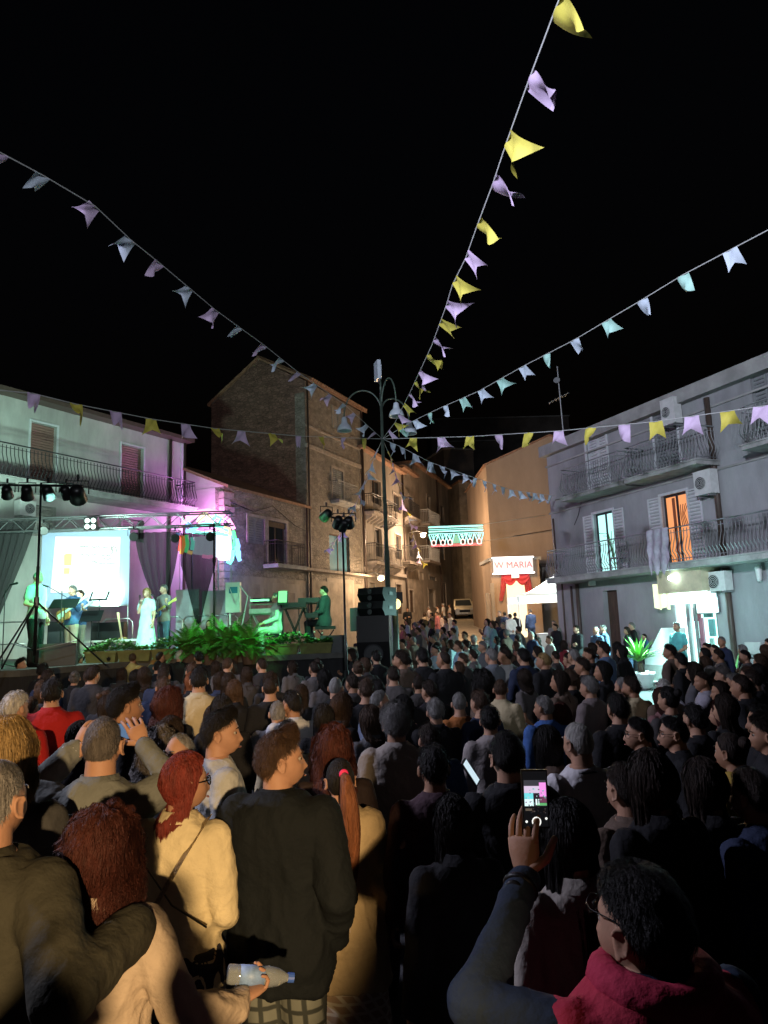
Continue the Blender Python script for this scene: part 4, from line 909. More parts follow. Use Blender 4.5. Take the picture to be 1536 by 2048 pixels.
# car in the lane
pc = P(927, 1219, 63); gcar = gz(63)
rt = root('parked_car', (pc.x, 63, gcar), 'silver people carrier parked facing down the lane', 'car')
def carp(pr, w0): return [(x, y, z) for x, y, z in pr]
prof = [(0, .35), (0, .75), (.25, .95), (.9, 1.05), (1.45, 1.62), (1.9, 1.72), (3.6, 1.70), (4.2, 1.45), (4.4, .9), (4.4, .35)]
b = MB(); vs = []; cw = [.78, .84, .86, .88, .70, .68, .68, .72, .84, .84]
for sgn in (-1, 1):
    for (y, z), w_ in zip(prof, cw): vs.append((pc.x + sgn * w_, 62 + y, gcar + z))
nn = len(prof); b.add(vs, [(i, i + 1, nn + i + 1, nn + i) for i in range(nn - 1)] + [tuple(range(nn))[::-1], tuple(range(nn, 2 * nn)), (nn - 1, 0, nn, 2 * nn - 1)])
b.build('body', mat('car_silver', (.45, .42, .36), .3, metal=.6), rt)
b = MB(); b.quad((pc.x - .72, 62 + .93, gcar + 1.09), (pc.x + .72, 62 + .93, gcar + 1.09), (pc.x + .62, 62 + 1.42, gcar + 1.6), (pc.x - .62, 62 + 1.42, gcar + 1.6)); b.build('windscreen', M['pane'], rt)
for sgn in (-1, 1):
    b = MB(); b.box((pc.x + sgn * .62, 61.99, gcar + .78), (.34, .08, .18)); b.build('headlight', mat('headlamp_glass', (.7, .7, .68), .1), rt)
    for yy in (.75, 3.6): b = MB(); b.lathe([(.18, -.1), (.31, -.09), (.31, .09), (.18, .1)], (pc.x + sgn * .78, 62 + yy, gcar + .31), 16, (1, 0, 0)); b.build('wheel', M['black'], rt)
    b = MB(); b.box((pc.x + sgn * .98, 63.0, gcar + 1.1), (.2, .1, .14)); b.build('wing_mirror', M['black'], rt)
b = MB(); b.box((pc.x, 61.97, gcar + .62), (.9, .06, .2)); b.build('grille', M['black'], rt)
b = MB(); b.box((pc.x, 61.93, gcar + .45), (.5, .03, .11)); b.build('number_plate', M['whitepaint'], rt)

# ------------------------------------------------------------------ planted pot
yp = 21.6; pp = P(1284, 1340, yp); gp = gz(yp)
rt = root('planted_pot', (pp.x, yp, gp), 'big white round pot with a bright green palm beside the ramp', 'planted pot')
b = MB(); b.lathe([(.17, 0), (.2, .04), (.26, .08), (.31, .3), (.36, .42), (.36, .5), (.31, .5), (.29, .44)], (pp.x, yp, gp), 22); b.build('pot', M['whitepaint'], rt, True)
b = MB(); b.tube([(pp.x, yp, gp + .42), (pp.x - .05, yp, gp + .75)], [.1, .08], 8); b.build('trunk', M['wood'], rt)
LEAF = mat('palm_leaf', (.16, .45, .08), .4, vary=.35, vscale=5)
def frond(b, base, az, el, L_, w_, droop, n=6, leaflets=True):
    d = Vector((math.cos(az) * math.cos(el), math.sin(az) * math.cos(el), math.sin(el))); p = Vector(base); pts = [p.copy()]
    for k in range(n): p = p + d * L_ / n; d = (d + Vector((0, 0, -droop / n))).normalized(); pts.append(p.copy())
    side = Vector((-math.sin(az), math.cos(az), 0))
    if not leaflets:
        vs = []
        for k, q in enumerate(pts):
            ww = w_ * math.sin(math.pi * (.12 + .86 * k / n)); vs += [q - side * ww + Vector((0, 0, ww * .4)), q, q + side * ww + Vector((0, 0, ww * .4))]
        b.add(vs, [(3 * k, 3 * k + 1, 3 * k + 4, 3 * k + 3) for k in range(n)] + [(3 * k + 1, 3 * k + 2, 3 * k + 5, 3 * k + 4) for k in range(n)])
    else:
        for k in range(n * 3):
            t = (k + 1) / (n * 3 + 1); i = min(int(t * n), n - 1); q = pts[i] + (pts[i + 1] - pts[i]) * (t * n - i); dd = (pts[i + 1] - pts[i]).normalized()
            ll = w_ * (math.sin(math.pi * (t * .9 + .08))) + .01
            for s_ in (-1, 1):
                tip = q + side * s_ * ll + dd * ll * .6 - Vector((0, 0, ll * .25)); b.add([q, q + dd * .034, tip], [(0, 1, 2)])
top_ = Vector((pp.x - .05, yp, gp + .80))
for k in range(52):
    b = MB(); frond(b, top_ + Vector((ru(-.05, .05), ru(-.05, .05), 0)), k * 2.4 + ru(-.2, .2), ru(.3, 1.4), ru(.55, .85), .045, ru(.2, .7), 5, False); b.build('leaf', LEAF, rt, True)
# second thin plant beside the shop
p2 = P(1462, 1300, 19.4); rt = root('potted_plant', (p2.x, p2.y, gz(19)), 'thin leaved plant in a dark pot behind the standing man', 'plant')
b = MB(); b.lathe([(.14, 0), (.2, .35), (.2, .38)], (p2.x, p2.y, gz(19) + .1), 12); b.build('pot', M['concrete'], rt)
for k in range(14): b = MB(); frond(b, (p2.x, p2.y, gz(19) + .45), k * 2.4, ru(.6, 1.4), ru(.6, 1.0), .035, ru(.3, .9), 5, False); b.build('leaf', M['fern'], rt, True)

# ------------------------------------------------------------------ stage
DZ = 1.62
def SX(px, Y): return P(px, 1240, Y).x
st = root('stage', (-5, 18, 0), 'raised concert stage with dark deck, planted troughs along its front edge', 'stage')
xl, xr = -13.0, -0.9
b = MB(); vs = [(xl, 13.2, DZ), (-6.8, 13.6, DZ), (-5.6, 16.2, DZ), (xr, 16.9, DZ), (xr, 22.0, DZ), (xl, 22.0, DZ)]
n = 6; b.add([(x, y, z) for x, y, z in vs] + [(x, y, z - .12) for x, y, z in vs], [tuple(range(6)), tuple(range(11, 5, -1))] + [(i, (i + 1) % 6, (i + 1) % 6 + 6, i + 6) for i in range(6)]); b.build('deck', M['deck'], st)
b = MB()
for i in range(4):
    a_, c_ = Vector(vs[i]), Vector(vs[i + 1]); nn = 30
    for k in range(nn):
        q0, q1 = a_ + (c_ - a_) * k / nn, a_ + (c_ - a_) * (k + 1) / nn; d0 = .03 * math.sin(k * 1.9); d1 = .03 * math.sin((k + 1) * 1.9)
        b.quad((q0.x, q0.y + .06 + d0, 0), (q1.x, q1.y + .06 + d1, 0), (q1.x, q1.y + .06 + d1, DZ - .12), (q0.x, q0.y + .06 + d0, DZ - .12))
b.build('skirt', M['blackcloth'], st, True)
# truss
def truss(name, p, q, h, d, lab):
    p, q = Vector(p), Vector(q); rt = root(name, p, lab, 'truss'); u = (q - p); L_ = u.length; u.normalize(); side = Vector((-u.y, u.x, 0)); up = Vector((0, 0, 1))
    cs = [Vector((0, 0, 0)), up * h, side * d, side * d + up * h]
    for c in cs: b = MB(); b.tube([p + c, q + c], .023, 8); b.build('chord', M['alu'], rt, True)
    b = MB(); n = int(L_ / .38)
    for k in range(n):
        a_, c_ = p + u * L_ * k / n, p + u * L_ * (k + 1) / n
        z0, z1 = (0, h) if k % 2 == 0 else (h, 0)
        for s in (0, d): b.tube([a_ + up * z0 + side * s, c_ + up * z1 + side * s], .011, 5)
        b.tube([a_ + side * (0 if k % 2 else d), c_ + side * (d if k % 2 else 0)], .011, 5)
    b.build('lacing', M['alu'], rt, kind='stuff'); return rt
tz = P(250, 1055, 20.2).z
pT0 = P(-60, 1040, 20.2); pT0.z = tz; pT1 = P(462, 1055, 20.2); pT1.z = tz
truss('lighting_truss', pT0, pT1, .36, .36, 'horizontal aluminium lighting truss spanning above the stage backdrop')
for px, lb in ((428, 'black telescopic stand holding up the right end of the truss'), (-40, 'black stand holding the truss beyond the drape')):
    x = SX(px, 20.0); b = MB(); b.tube([(x, 20.0, DZ), (x, 20.0, 3.2), (x, 20.0, tz)], [.035, .03, .025], 8)
    for a_ in (0, 2.1, 4.2): b.tube([(x, 20.0, DZ + .7), (x + .45 * math.cos(a_), 20.0 + .45 * math.sin(a_), DZ)], .015, 5)
    tag(b.build('truss_stand', M['blackmetal'], None, True), lb, 'stand')
def par(p, aim, lit, rt=None, label=None, size=.12, name='stage_light', ringc=None):
    d = (Vector(aim) - Vector(p)).normalized()
    r_ = root(name, p, label, 'stage light', 'stage lights on stands and truss') if rt is None else rt
    Q = d
    b = MB(); b.lathe([(size * .5, -size * 1.3), (size * .8, -size * .9), (size * .9, 0), (size, size * 1.0), (size * 1.05, size * 1.1), (size * .95, size * 1.1)], p, 14, Q); b.build('housing' , M['blackmetal'], r_, True)
    b = MB(); b.lathe([(size * .93, size * 1.0), (size * .5, size * 1.06)], p, 14, Q); b.build('lens', emis('lens_%s' % lit[0], lit[1], lit[2]), r_)
    b = MB(); side = d.cross(Vector((0, 0, 1))).normalized() * size * 1.25
    b.tube([Vector(p) + side, Vector(p) + side + Vector((0, 0, size * 1.6)), Vector(p) - side + Vector((0, 0, size * 1.6)), Vector(p) - side], .012, 5); b.tube([Vector(p) + Vector((0, 0, size * 1.6)), Vector(p) + Vector((0, 0, size * 2.4))], .02, 5)
    b.build('yoke', M['blackmetal'], r_); return r_
GR = ('green', (.1, 1, .3), 5.0); CY = ('cyan', (.5, 1, .85), 7.0); DIM = ('dim', (.3, .8, .6), .5); GY = ('lime', (.35, 1, .1), 6)
crowdaim = Vector((-3, 5, 1.5))
for px, py, l, lb in ((87, 1060, DIM, 'small black moving light hanging above the left edge of the screen'), (267, 1072, GY, 'lit green light hanging right of the screen'), (350, 1075, GR, 'green light hanging between the two gathered drapes'), (420, 1072, DIM, 'dark spotlight hanging beside the right truss stand')):
    par(P(px, py, 20.1), P(px + 30, py + 100, 15), l, label=lb)
# blinder
c = P(183, 1048, 20.0); rt = root('blinder_light', c, 'square four lamp blinder on the truss above the screen', 'stage light')
b = MB(); b.box(c, (.36, .16, .36)); b.build('housing', M['black'], rt)
for sx in (-.085, .085):
    for sz in (-.085, .085): b = MB(); b.lathe([(.07, 0), (.07, .015), (.04, .02)], c + Vector((sx, -.081, sz)), 14, (0, -1, 0)); b.build('lamp', emis('blinder_lamp', (.85, .95, .95), .8, (.6, .6, .6)), rt)
# tripod light stands
def tstand(px, Y, pyb, pyt, label, bars, lights, legs=1.1, names='light_stand', base=None):
    x = SX(px, Y); zb = DZ if base is None else base; zt_ = P(px, pyt, Y).z; x2 = P(px, pyt, Y).x
    rt = root(names, (x, Y, zb), label, 'light stand')
    b = MB(); b.tube([(x, Y, zb + .25), (x, Y, zb + 1.9), (x, Y, zb + 1.92), (x, Y, zt_)], [.032, .032, .024, .02], 8); b.build('pole', M['blackmetal'], rt, True)
    for a_ in (.4, 2.5, 4.6):
        b = MB(); b.tube([(x, Y, zb + 1.25), (x + legs * math.cos(a_), Y + legs * math.sin(a_), zb)], .017, 6); b.tube([(x, Y, zb + .35), (x + legs * .6 * math.cos(a_), Y + legs * .6 * math.sin(a_), zb + .5)], .010, 5); b.build('leg', M['blackmetal'], rt)
    b = MB(); b.tube([P(bars[0], bars[1], Y), P(bars[2], bars[3], Y)], .025, 6); b.lathe([(.05, -.08), (.05, .08)], (x, Y, zb + 1.25), 8); b.build('crossbar', M['blackmetal'], rt)
    for (lx_, ly_, l, ax, ay, lb, sz) in lights: par(P(lx_, ly_, Y), P(ax, ay, Y + 3), l, label=lb, size=sz)
G5 = 'light'
tstand(72, 13.7, 1320, 966, 'tall black tripod light stand before the stage left corner', (0, 970, 165, 972), [
    (14, 984, DIM, 40, 1200, 'first dark can light from the outer end of the left bar', .11), (54, 985, GR, 80, 1250, 'green glowing can light left of the tripod pole', .12),
    (96, 985, CY, 200, 1250, 'can light just right of the left tripod pole', .12), (132, 985, CY, 260, 1250, 'can light next to the end of the left bar', .11), (155, 988, GR, 190, 1160, 'large green shining lantern on the end of the left bar', .16)], 1.25)
tstand(690, 14.8, 1290, 1040, 'black tripod light stand before the loudspeakers', (650, 1030, 702, 1046), [
    (653, 1030, CY, 520, 1180, 'cyan lit can light on the outer end of the right bar', .11), (676, 1044, GR, 640, 1260, 'green glowing can light in the middle of the right bar', .11), (688, 1050, GR, 560, 1250, 'green can light beside the right tripod pole', .11), (698, 1044, DIM, 720, 1200, 'dark can light on the inner end of the right bar', .11)], 1.0, base=0)
# projection screen
ysn = 20.9
sc4 = [P(85, 1060, ysn), P(260, 1064, ysn), P(257, 1210, ysn), P(83, 1204, ysn)]
xa, xb, za, zb_ = sc4[0].x, sc4[1].x, sc4[0].z, sc4[2].z
rt = root('projection_screen', ((xa + xb) / 2, ysn, DZ), 'large projection screen showing a bright slide above the stage', 'projection screen')
b = MB(); b.obox((xa, ysn, zb_), (xb - xa, 0, 0), (0, .02, 0), (0, 0, za - zb_)); b.build('cloth', M['screen'], rt)
b = MB(); b.tube([(xa, ysn + .01, za), (xb, ysn + .01, za)], .03, 6); b.tube([(xa, ysn + .01, zb_), (xb, ysn + .01, zb_)], .02, 6); b.tube([(xb - .02, ysn + .02, zb_), (xb - .02, ysn + .02, DZ)], .02, 6); b.tube([(xa + .02, ysn + .02, zb_), (xa + .02, ysn + .02, DZ)], .02, 6); b.build('frame', M['alu'], rt)
y_ = ysn - .008; qs = [P(111, 1073, y_), P(241, 1074, y_), P(236, 1187, y_), P(101, 1185, y_)]
b = MB(); b.quad(*qs); b.build('projected_slide', emis('slide_white', (.95, 1.0, .98), 1.05, (.15, .15, .15)), rt)
y_ = ysn - .012; b = MB(); b.add([P(x, y, y_) for x, y in ((128, 1110), (133, 1107), (144, 1107), (143, 1131), (128, 1131))], [(0, 1, 2, 3, 4)]); b.quad(P(128, 1136, y_), P(140, 1136, y_), P(139, 1148, y_), P(127, 1148, y_)); b.build('slide_figure', emis('slide_yellow', (1, .80, .32), .95, (.15, .12, .05)), rt)
b = MB()
rs = random.Random(3)
for (x0, x1, y) in ((160, 175, 1093), (184, 200, 1094), (206, 214, 1094), (162, 178, 1110), (184, 196, 1109), (204, 220, 1111), (206, 222, 1118), (184, 194, 1124), (198, 230, 1127)):
    k = x0
    while k < x1: b.tube([P(k, y + rs.uniform(-1.5, 1.5), y_), P(k + 2, y + rs.uniform(-1.5, 1.5), y_)], .013, 4); k += 2.4
b.tube([P(222, 1100, y_), P(228, 1091, y_), P(232, 1096, y_), P(233, 1104, y_)], .012, 4); b.tube([P(222, 1092, y_), P(226, 1104, y_), P(222, 1109, y_)], .012, 4)
b.build('slide_writing', emis('slide_ink', (.45, .45, .5), .5, (.05, .05, .05)), rt)
# drapes
class Flat:
    def __init__(s, Y): s.Y = Y
    def pt(s, a, z, out=0): return Vector((a, s.Y - out, z))
def sdrape(name, Y, tl, tr, bl, br, yt, yb, lb, pinch=None, waves=5):
    F = Flat(Y); b = MB(); drape(F, b, P(tl, yt, Y).x, P(tr, yt, Y).x, P(bl, yb, Y).x, P(br, yb, Y).x, P((tl + tr) / 2, yt, Y).z, P((bl + br) / 2, yb, Y).z, 0, waves, .05, 26, 50, pinch)
    tag(b.build(name, M['sheer'], None, True), lb, 'drape', 'black stage drapes')
def vp(t, l, r_):
    c = l + (r_ - l) * .62; k = max(0, 1 - t ** 1.6 * .93); return c - (c - l) * k, c + (r_ - c) * k
sdrape('stage_drape', 20.4, 270, 360, 270, 360, 1064, 1225, 'black drape gathered to a point beside the screen', vp)
sdrape('stage_drape', 20.4, 362, 432, 362, 432, 1066, 1250, 'black drape gathered low near the truss stand', lambda t, l, r_: ((l + r_) / 2 - (r_ - l) / 2 * (1 - .9 * max(0, (t - .35) / .65) ** .9), (l + r_) / 2 + (r_ - l) / 2 * (1 - .9 * max(0, (t - .35) / .65) ** .9)))
sdrape('stage_drape', 20.4, -60, 72, -60, 25, 1045, 1230, 'wide black drape hanging left of the screen', lambda t, l, r_: (l, r_ - (r_ - l) * .28 * t * t), 9)
# grey backing panels and barriers
for (x0, x1, yt, yb, lb) in ((352, 398, 1180, 1262, 'grey panel behind the guitarist'), (404, 455, 1182, 1262, 'grey panel left of the meter cabinet')):
    a_, c_ = P(x0, yt, 21.4), P(x1, yt, 21.4); b = MB(); b.obox((a_.x, 21.4, DZ), (c_.x - a_.x, 0, 0), (0, .06, 0), (0, 0, a_.z - DZ)); o = b.build('backing_panel', mat('panel_grey', (.34, .38, .42), .6, vary=.2)); tag(o, lb, 'panel')
def barrier(px, Y, wpx, lb, base=DZ):
    x = SX(px, Y); w_ = wpx * Y / FPX; rt = root('crowd_barrier', (x, Y, base), lb, 'barrier', 'steel barriers along the stage')
    b = MB(); z0, z1 = base + .12, base + 1.05; b.tube([(x - w_ / 2, Y, base), (x - w_ / 2, Y, z1 - .1), (x - w_ / 2 + .1, Y, z1), (x + w_ / 2 - .1, Y, z1), (x + w_ / 2, Y, z1 - .1), (x + w_ / 2, Y, base)], .021, 7); b.tube([(x - w_ / 2, Y, base + .45), (x + w_ / 2, Y, base + .45)], .018, 6); b.build('frame', M['steel'], rt, True)
for px, wp, lb in ((25, 70, 'steel barrier behind the man in green'), (235, 60, 'steel barrier behind the singer'), (345, 40, 'narrow steel barrier behind the guitarist'), (395, 56, 'steel barrier behind the fern leaves'), (450, 50, 'steel barrier before the meter cabinet')): barrier(px, 20.9 if px > 60 else 20.2, wp, lb)
# meter cabinet
x = SX(467, 20.5); zt_ = P(467, 1165, 20.5).z; rt = root('meter_cabinet', (x, 20.5, DZ), 'pale electric meter cabinet on a post with looping hoses', 'cabinet')
b = MB(); b.box((x, 20.5, zt_ - .42), (.4, .22, .84)); b.build('box', mat('cabinet_grey', (.6, .62, .6), .5, vary=.15), rt); b = MB(); b.box((x + .02, 20.385, zt_ - .22), (.24, .02, .18)); b.build('meter_window', mat('meter_glass', (.05, .2, .3), .15), rt)
b = MB(); b.tube([(x - .1, 20.5, zt_ - .8), (x - .1, 20.5, DZ)], .03, 6); b.tube([(x + .2, 20.4, zt_ - .1), (x + .42, 20.4, zt_ - .4), (x + .3, 20.4, zt_ - 1.0), (x + .1, 20.4, DZ)], .018, 6); b.tube([(x - .1, 20.35, zt_ - .1), (x + .1, 20.35, zt_ - .6), (x + .2, 20.35, zt_ - .3)], .012, 5); b.build('hose', M['acwhite'], rt)
# planters and ferns
def trough(px0, px1, pyt, Y, lb):
    a_, c_ = P(px0, pyt, Y), P(px1, pyt, Y); rt = root('planter', ((a_.x + c_.x) / 2, Y, DZ), lb, 'planter', 'planted troughs along the stage edge')
    b = MB(); L_ = c_.x - a_.x; z0 = DZ + .002; v0 = [(a_.x + .04, Y + .03, z0), (c_.x - .04, Y + .03, z0), (c_.x - .04, Y + .22, z0), (a_.x + .04, Y + .22, z0), (a_.x, Y, z0 + .24), (c_.x, Y, z0 + .24), (c_.x, Y + .26, z0 + .24), (a_.x, Y + .26, z0 + .24)]
    b.add(v0, [(0, 3, 2, 1), (4, 5, 6, 7), (0, 1, 5, 4), (1, 2, 6, 5), (2, 3, 7, 6), (3, 0, 4, 7)]); b.obox((a_.x - .015, Y - .015, z0 + .2), (L_ + .03, 0, 0), (0, .02, 0), (0, 0, .045)); b.build('trough', M['planter'], rt)
    b = MB()
    for k in range(int(L_ * 620)):
        x = ru(a_.x, c_.x); z = z0 + .24 + ru(0, .26) * (.6 + .4 * math.sin(x * 5)); y = Y + ru(-.08, .3); s = ru(.035, .075); az = ru(0, 6.28); t = Vector((math.cos(az), math.sin(az), ru(-.2, .7))) * s; n2 = Vector((-math.sin(az), math.cos(az), ru(-.3, .3))) * s * .6; q = Vector((x, y, z))
        b.add([q, q + t * .6 + n2, q + t * 1.4, q + t * .6 - n2], [(0, 1, 2, 3)])
    b.build('foliage', M['leafdark'], rt, kind='stuff')
    b = MB()
    for k in range(int(L_ * 9)):
        q = Vector((ru(a_.x, c_.x), Y + ru(-.05, .2), z0 + ru(.32, .5))); b.ell(q, (.022, .022, .018), None, 6, 4)
    b.build('blossom', M['whitepaint'], rt, kind='stuff')
trough(168, 232, 1305, 15.9, 'yellow green trough with small leaves at the left of the row'); trough(234, 300, 1303, 15.95, 'trough of small white flowers below the singer'); trough(302, 345, 1300, 16.0, 'short flower trough below the guitarist')
trough(528, 596, 1290, 16.75, 'low trough of small leaves below the first keyboards'); trough(598, 664, 1286, 16.8, 'low trough of small leaves below the pianist')
def fern(px, py, Y, n, L_, lb):
    p = P(px, py, Y); p.z = DZ; p.z = DZ - .16; p.y -= .06; rt = root('fern', p, lb, 'fern', 'big potted ferns on the stage edge')
    b = MB(); b.lathe([(.14, 0), (.2, .25), (.21, .3), (.18, .3)], p, 14); b.build('pot', M['wood'], rt)
    b = MB()
    for k in range(int(n * .5)): frond(b, p + Vector((ru(-.08, .08), ru(-.08, .08), .3)), ru(0, 6.28), ru(.2, 1.4), ru(.6, 1.1) * L_, .11, ru(1.0, 2.3), 7)
    b.build('frond', M['fern'], rt, kind='stuff')
for px, n, L_, lb in ((378, 150, .8, 'bushy green fern at the singer side of the stage edge'), (418, 170, .85, 'second arching fern along the stage edge'), (462, 170, .9, 'third arching fern with fronds hanging over the edge'), (500, 150, .85, 'fern beside the keyboard rack')): fern(px, 1300, 16.3, n, L_, lb)
# loudspeakers
def cab(name, px0, px1, pyt, pyb, Y, d, lb, horns=2, rot=0, m=None, grp='loudspeaker cabinets of the stacks'):
    a_, c_ = P(px0, pyt, Y), P(px1, pyb, Y); cx_ = (a_.x + c_.x) / 2; w_ = c_.x - a_.x; h_ = a_.z - c_.z; zb__ = c_.z
    rt = root(name, (cx_, Y, zb__), lb, 'loudspeaker', grp, rz=rot)
    b = MB(); vs = [(-w_ / 2, -d * .32, .0), (w_ / 2, -d * .32, 0), (w_ / 2, d / 2, 0), (-w_ / 2, d / 2, 0), (-w_ / 2, -d / 2, h_ * .5), (w_ / 2, -d / 2, h_ * .5), (-w_ / 2, -d * .42, h_ - .01), (w_ / 2, -d * .42, h_ - .01), (w_ / 2, d / 2, h_ - .01), (-w_ / 2, d / 2, h_ - .01)]
    b.add(vs, [(0, 3, 2, 1), (0, 1, 5, 4), (4, 5, 7, 6), (6, 7, 8, 9), (2, 3, 9, 8), (1, 2, 8, 7, 5), (3, 0, 4, 6, 9)]); b.build('cabinet', m or M['black'], rt, local=True)
    for k in range(horns):
        z = h_ * (.28 + .44 * k / max(1, horns - 1)); r__ = min(h_ * .19, w_ * .3); b = MB(); b.lathe([(r__, 0), (r__, .012), (r__ * .85, .0), (r__ * .3, -.03)], (0, -d * .52 + abs(z - h_ / 2) * .1, z), 16, (0, -1, 0)); b.build('driver', M['fanblack'], rt, local=True)
    b = MB(); b.box((w_ / 2 + .004, .05, h_ * .55), (.012, .16, .07)); b.build('handle', M['blackmetal'], rt, local=True); return rt
YP = 17.0
zst = [(1177, 1203), (1203.5, 1232)]
cab('line_speaker', 724, 784, 1176, 1203, YP, .62, 'upper black speaker cabinet on top of the stack by the lamp post', rot=-.55); cab('line_speaker', 724, 784, 1203.5, 1231, YP, .62, 'second black speaker cabinet just below the topmost one', rot=-.55)
c = P(750, 1232, YP).z
cab('subwoofer', 716, 784, 1232, 1232 + c / 2 / YP * FPX, YP, .7, 'upper of the two big black bass cabinets under the stack', 1, rot=-.1); cab('subwoofer', 716, 784, 1232.5 + c / 2 / YP * FPX, 1232 + c / YP * FPX, YP, .7, 'lowest black bass cabinet standing on the ground', 1, rot=-.1)
cab('monitor_speaker', 706, 728, 1215, 1262, 17.6, .5, 'pale green lit speaker cabinet behind the black stack', 2, rot=.4, m=mat('cabinet_green_grey', (.16, .22, .20), .6, vary=.2))
def wedge(px, py, Y, lb, s=1.0, rz=0):
    p = P(px, py, Y); rt = root('stage_monitor', (p.x, Y, DZ), lb, 'stage monitor', 'wedge monitors on the stage', rz=rz); w_, h_, d = .55 * s, .36 * s, .42 * s
    b = MB(); b.add([(-w_ / 2, -d / 2, .0), (w_ / 2, -d / 2, 0), (w_ / 2, d / 2, 0), (-w_ / 2, d / 2, 0), (-w_ / 2, -d / 2, h_), (w_ / 2, -d / 2, h_), (w_ / 2, d / 2, .1), (-w_ / 2, d / 2, .1), (-w_ / 2, -d * .2, h_), (w_ / 2, -d * .2, h_)], [(0, 3, 2, 1), (0, 1, 5, 4), (4, 5, 9, 8), (8, 9, 6, 7), (3, 7, 6, 2), (1, 2, 6, 9, 5), (0, 4, 8, 7, 3)]); b.build('cabinet', mat('wedge_grey', (.06, .07, .07), .6, vary=.3), rt, local=True)
    b = MB(); b.lathe([(.13 * s, 0), (.13 * s, .01), (.05 * s, .0)], (0, d * .12, h_ * .68), 14, (0, .62, .8)); b.build('grille', M['fanblack'], rt, local=True)
wedge(118, 1310, 15.2, 'wedge monitor at the feet of the man in green', 1.25, .3); wedge(228, 1265, 18.5, 'tilted wedge monitor behind the singer', 1.1, 2.4); wedge(668, 1290, 17.2, 'black wedge monitor beside the pianist', 1.1); wedge(190, 1270, 19.6, 'small wedge monitor behind the bass player', .9, 2.8)
# music and microphone stands
def mstand(px, Y, pyt, lb, sheet=None, tilt=.5, wd=.48):
    x = SX(px, Y); zt_ = P(px, pyt, Y).z; rt = root('music_stand', (x, Y, DZ), lb, 'music stand', 'music stands on the stage')
    b = MB(); b.tube([(x, Y, DZ + .1), (x, Y, zt_)], .012, 6)
    for a_ in (.5, 2.6, 4.7): b.tube([(x, Y, DZ + .35), (x + .28 * math.cos(a_), Y + .28 * math.sin(a_), DZ)], .009, 5)
    b.build('stand', M['blackmetal'], rt)
    Rm = Matrix.Rotation(-tilt, 3, 'X'); b = MB(); b.box((x, Y, zt_), (wd, .012, .33), Rm); b.build('desk', M['blackmetal'], rt)
    if sheet: b = MB(); b.box(Vector((x, Y, zt_)) + Rm @ Vector((0, -.012, .03)), (wd * .8, .006, .29), Rm); b.build('sheet', sheet, rt)
SH = mat('paper', (.75, .76, .72), .7)
mstand(128, 16.2, 1207, 'black music stand between the green shirt and the bass', None, .9, .6); mstand(183, 17.2, 1232, 'low black music stand before the blue shirted man', None, .7, .5); mstand(198, 19.8, 1192, 'music stand with pale sheets behind the bass neck', SH, .7, .5); mstand(566, 17.5, 1196, 'music stand with bright sheets between the keyboards', mat('paper_green', (.42, .42, .30), .7), .3, .26)
def micstand(px, Y, pyt, dx, lb):
    x = SX(px, Y); zt_ = P(px, pyt, Y).z; rt = root('microphone_stand', (x, Y, DZ), lb, 'microphone stand', 'microphone stands on the stage')
    b = MB(); b.tube([(x, Y, DZ), (x, Y, zt_ - .1)], .011, 6); b.tube([(x - dx * .4, Y, zt_ - .25), (x + dx, Y, zt_)], .008, 5)
    for a_ in (.5, 2.6, 4.7): b.tube([(x, Y, DZ + .08), (x + .25 * math.cos(a_), Y + .25 * math.sin(a_), DZ)], .009, 5)
    b.build('stand', M['blackmetal'], rt); b = MB(); b.caps((x + dx, Y, zt_), (x + dx + (.14 if dx > 0 else -.14), Y, zt_ + .03), .016, .026, 8); b.build('microphone', M['blackmetal'], rt, True)
micstand(8, 15.2, 1170, .1, 'microphone stand at the outer left of the stage'); micstand(122, 15.2, 1172, -.3, 'microphone on a boom pointing at the man in green'); micstand(152, 18.2, 1240, .2, 'low microphone stand among the players'); micstand(316, 18.2, 1190, -.12, 'microphone stand between singer and guitarist')
# keyboards
def keyboard(px0, px1, py, Y, lb, d=.32, h=.1, m=None):
    a_, c_ = P(px0, py, Y), P(px1, py, Y); L_ = c_.x - a_.x; z = a_.z; rt = root('keyboard', ((a_.x + c_.x) / 2, Y, z), lb, 'keyboard', 'keyboards on the stage')
    b = MB(); b.obox((a_.x, Y, z), (L_, 0, 0), (0, d, 0), (0, 0, h)); b.obox((a_.x, Y, z + h + .001), (L_, 0, 0), (0, d * .45, 0), (0, 0, .02)); b.build('case', m or M['blackmetal'], rt)
    b = MB(); n = int(L_ / .024)
    for k in range(n): b.obox((a_.x + .03 + (L_ - .06) * k / n, Y + d * .48, z + h + .001), ((L_ - .06) / n * .86, 0, 0), (0, d * .5, 0), (0, 0, .015))
    b.build('key', M['whitepaint'], rt, kind='stuff'); return rt
ZS = []
for px0, px1, py, Y, lb in ((505, 545, 1206, 17.9, 'uppermost dark keyboard of the left rack'), (498, 548, 1228, 17.8, 'silver keyboard on the lower tier of the left rack'), (560, 612, 1216, 17.7, 'dark keyboard on the middle stand'), (596, 640, 1206, 18.2, 'stage piano in front of the pianist'), (612, 636, 1236, 17.6, 'small keyboard under the stage piano')):
    keyboard(px0, px1, py, Y, lb, m=M['steel'] if 'silver' in lb else None)
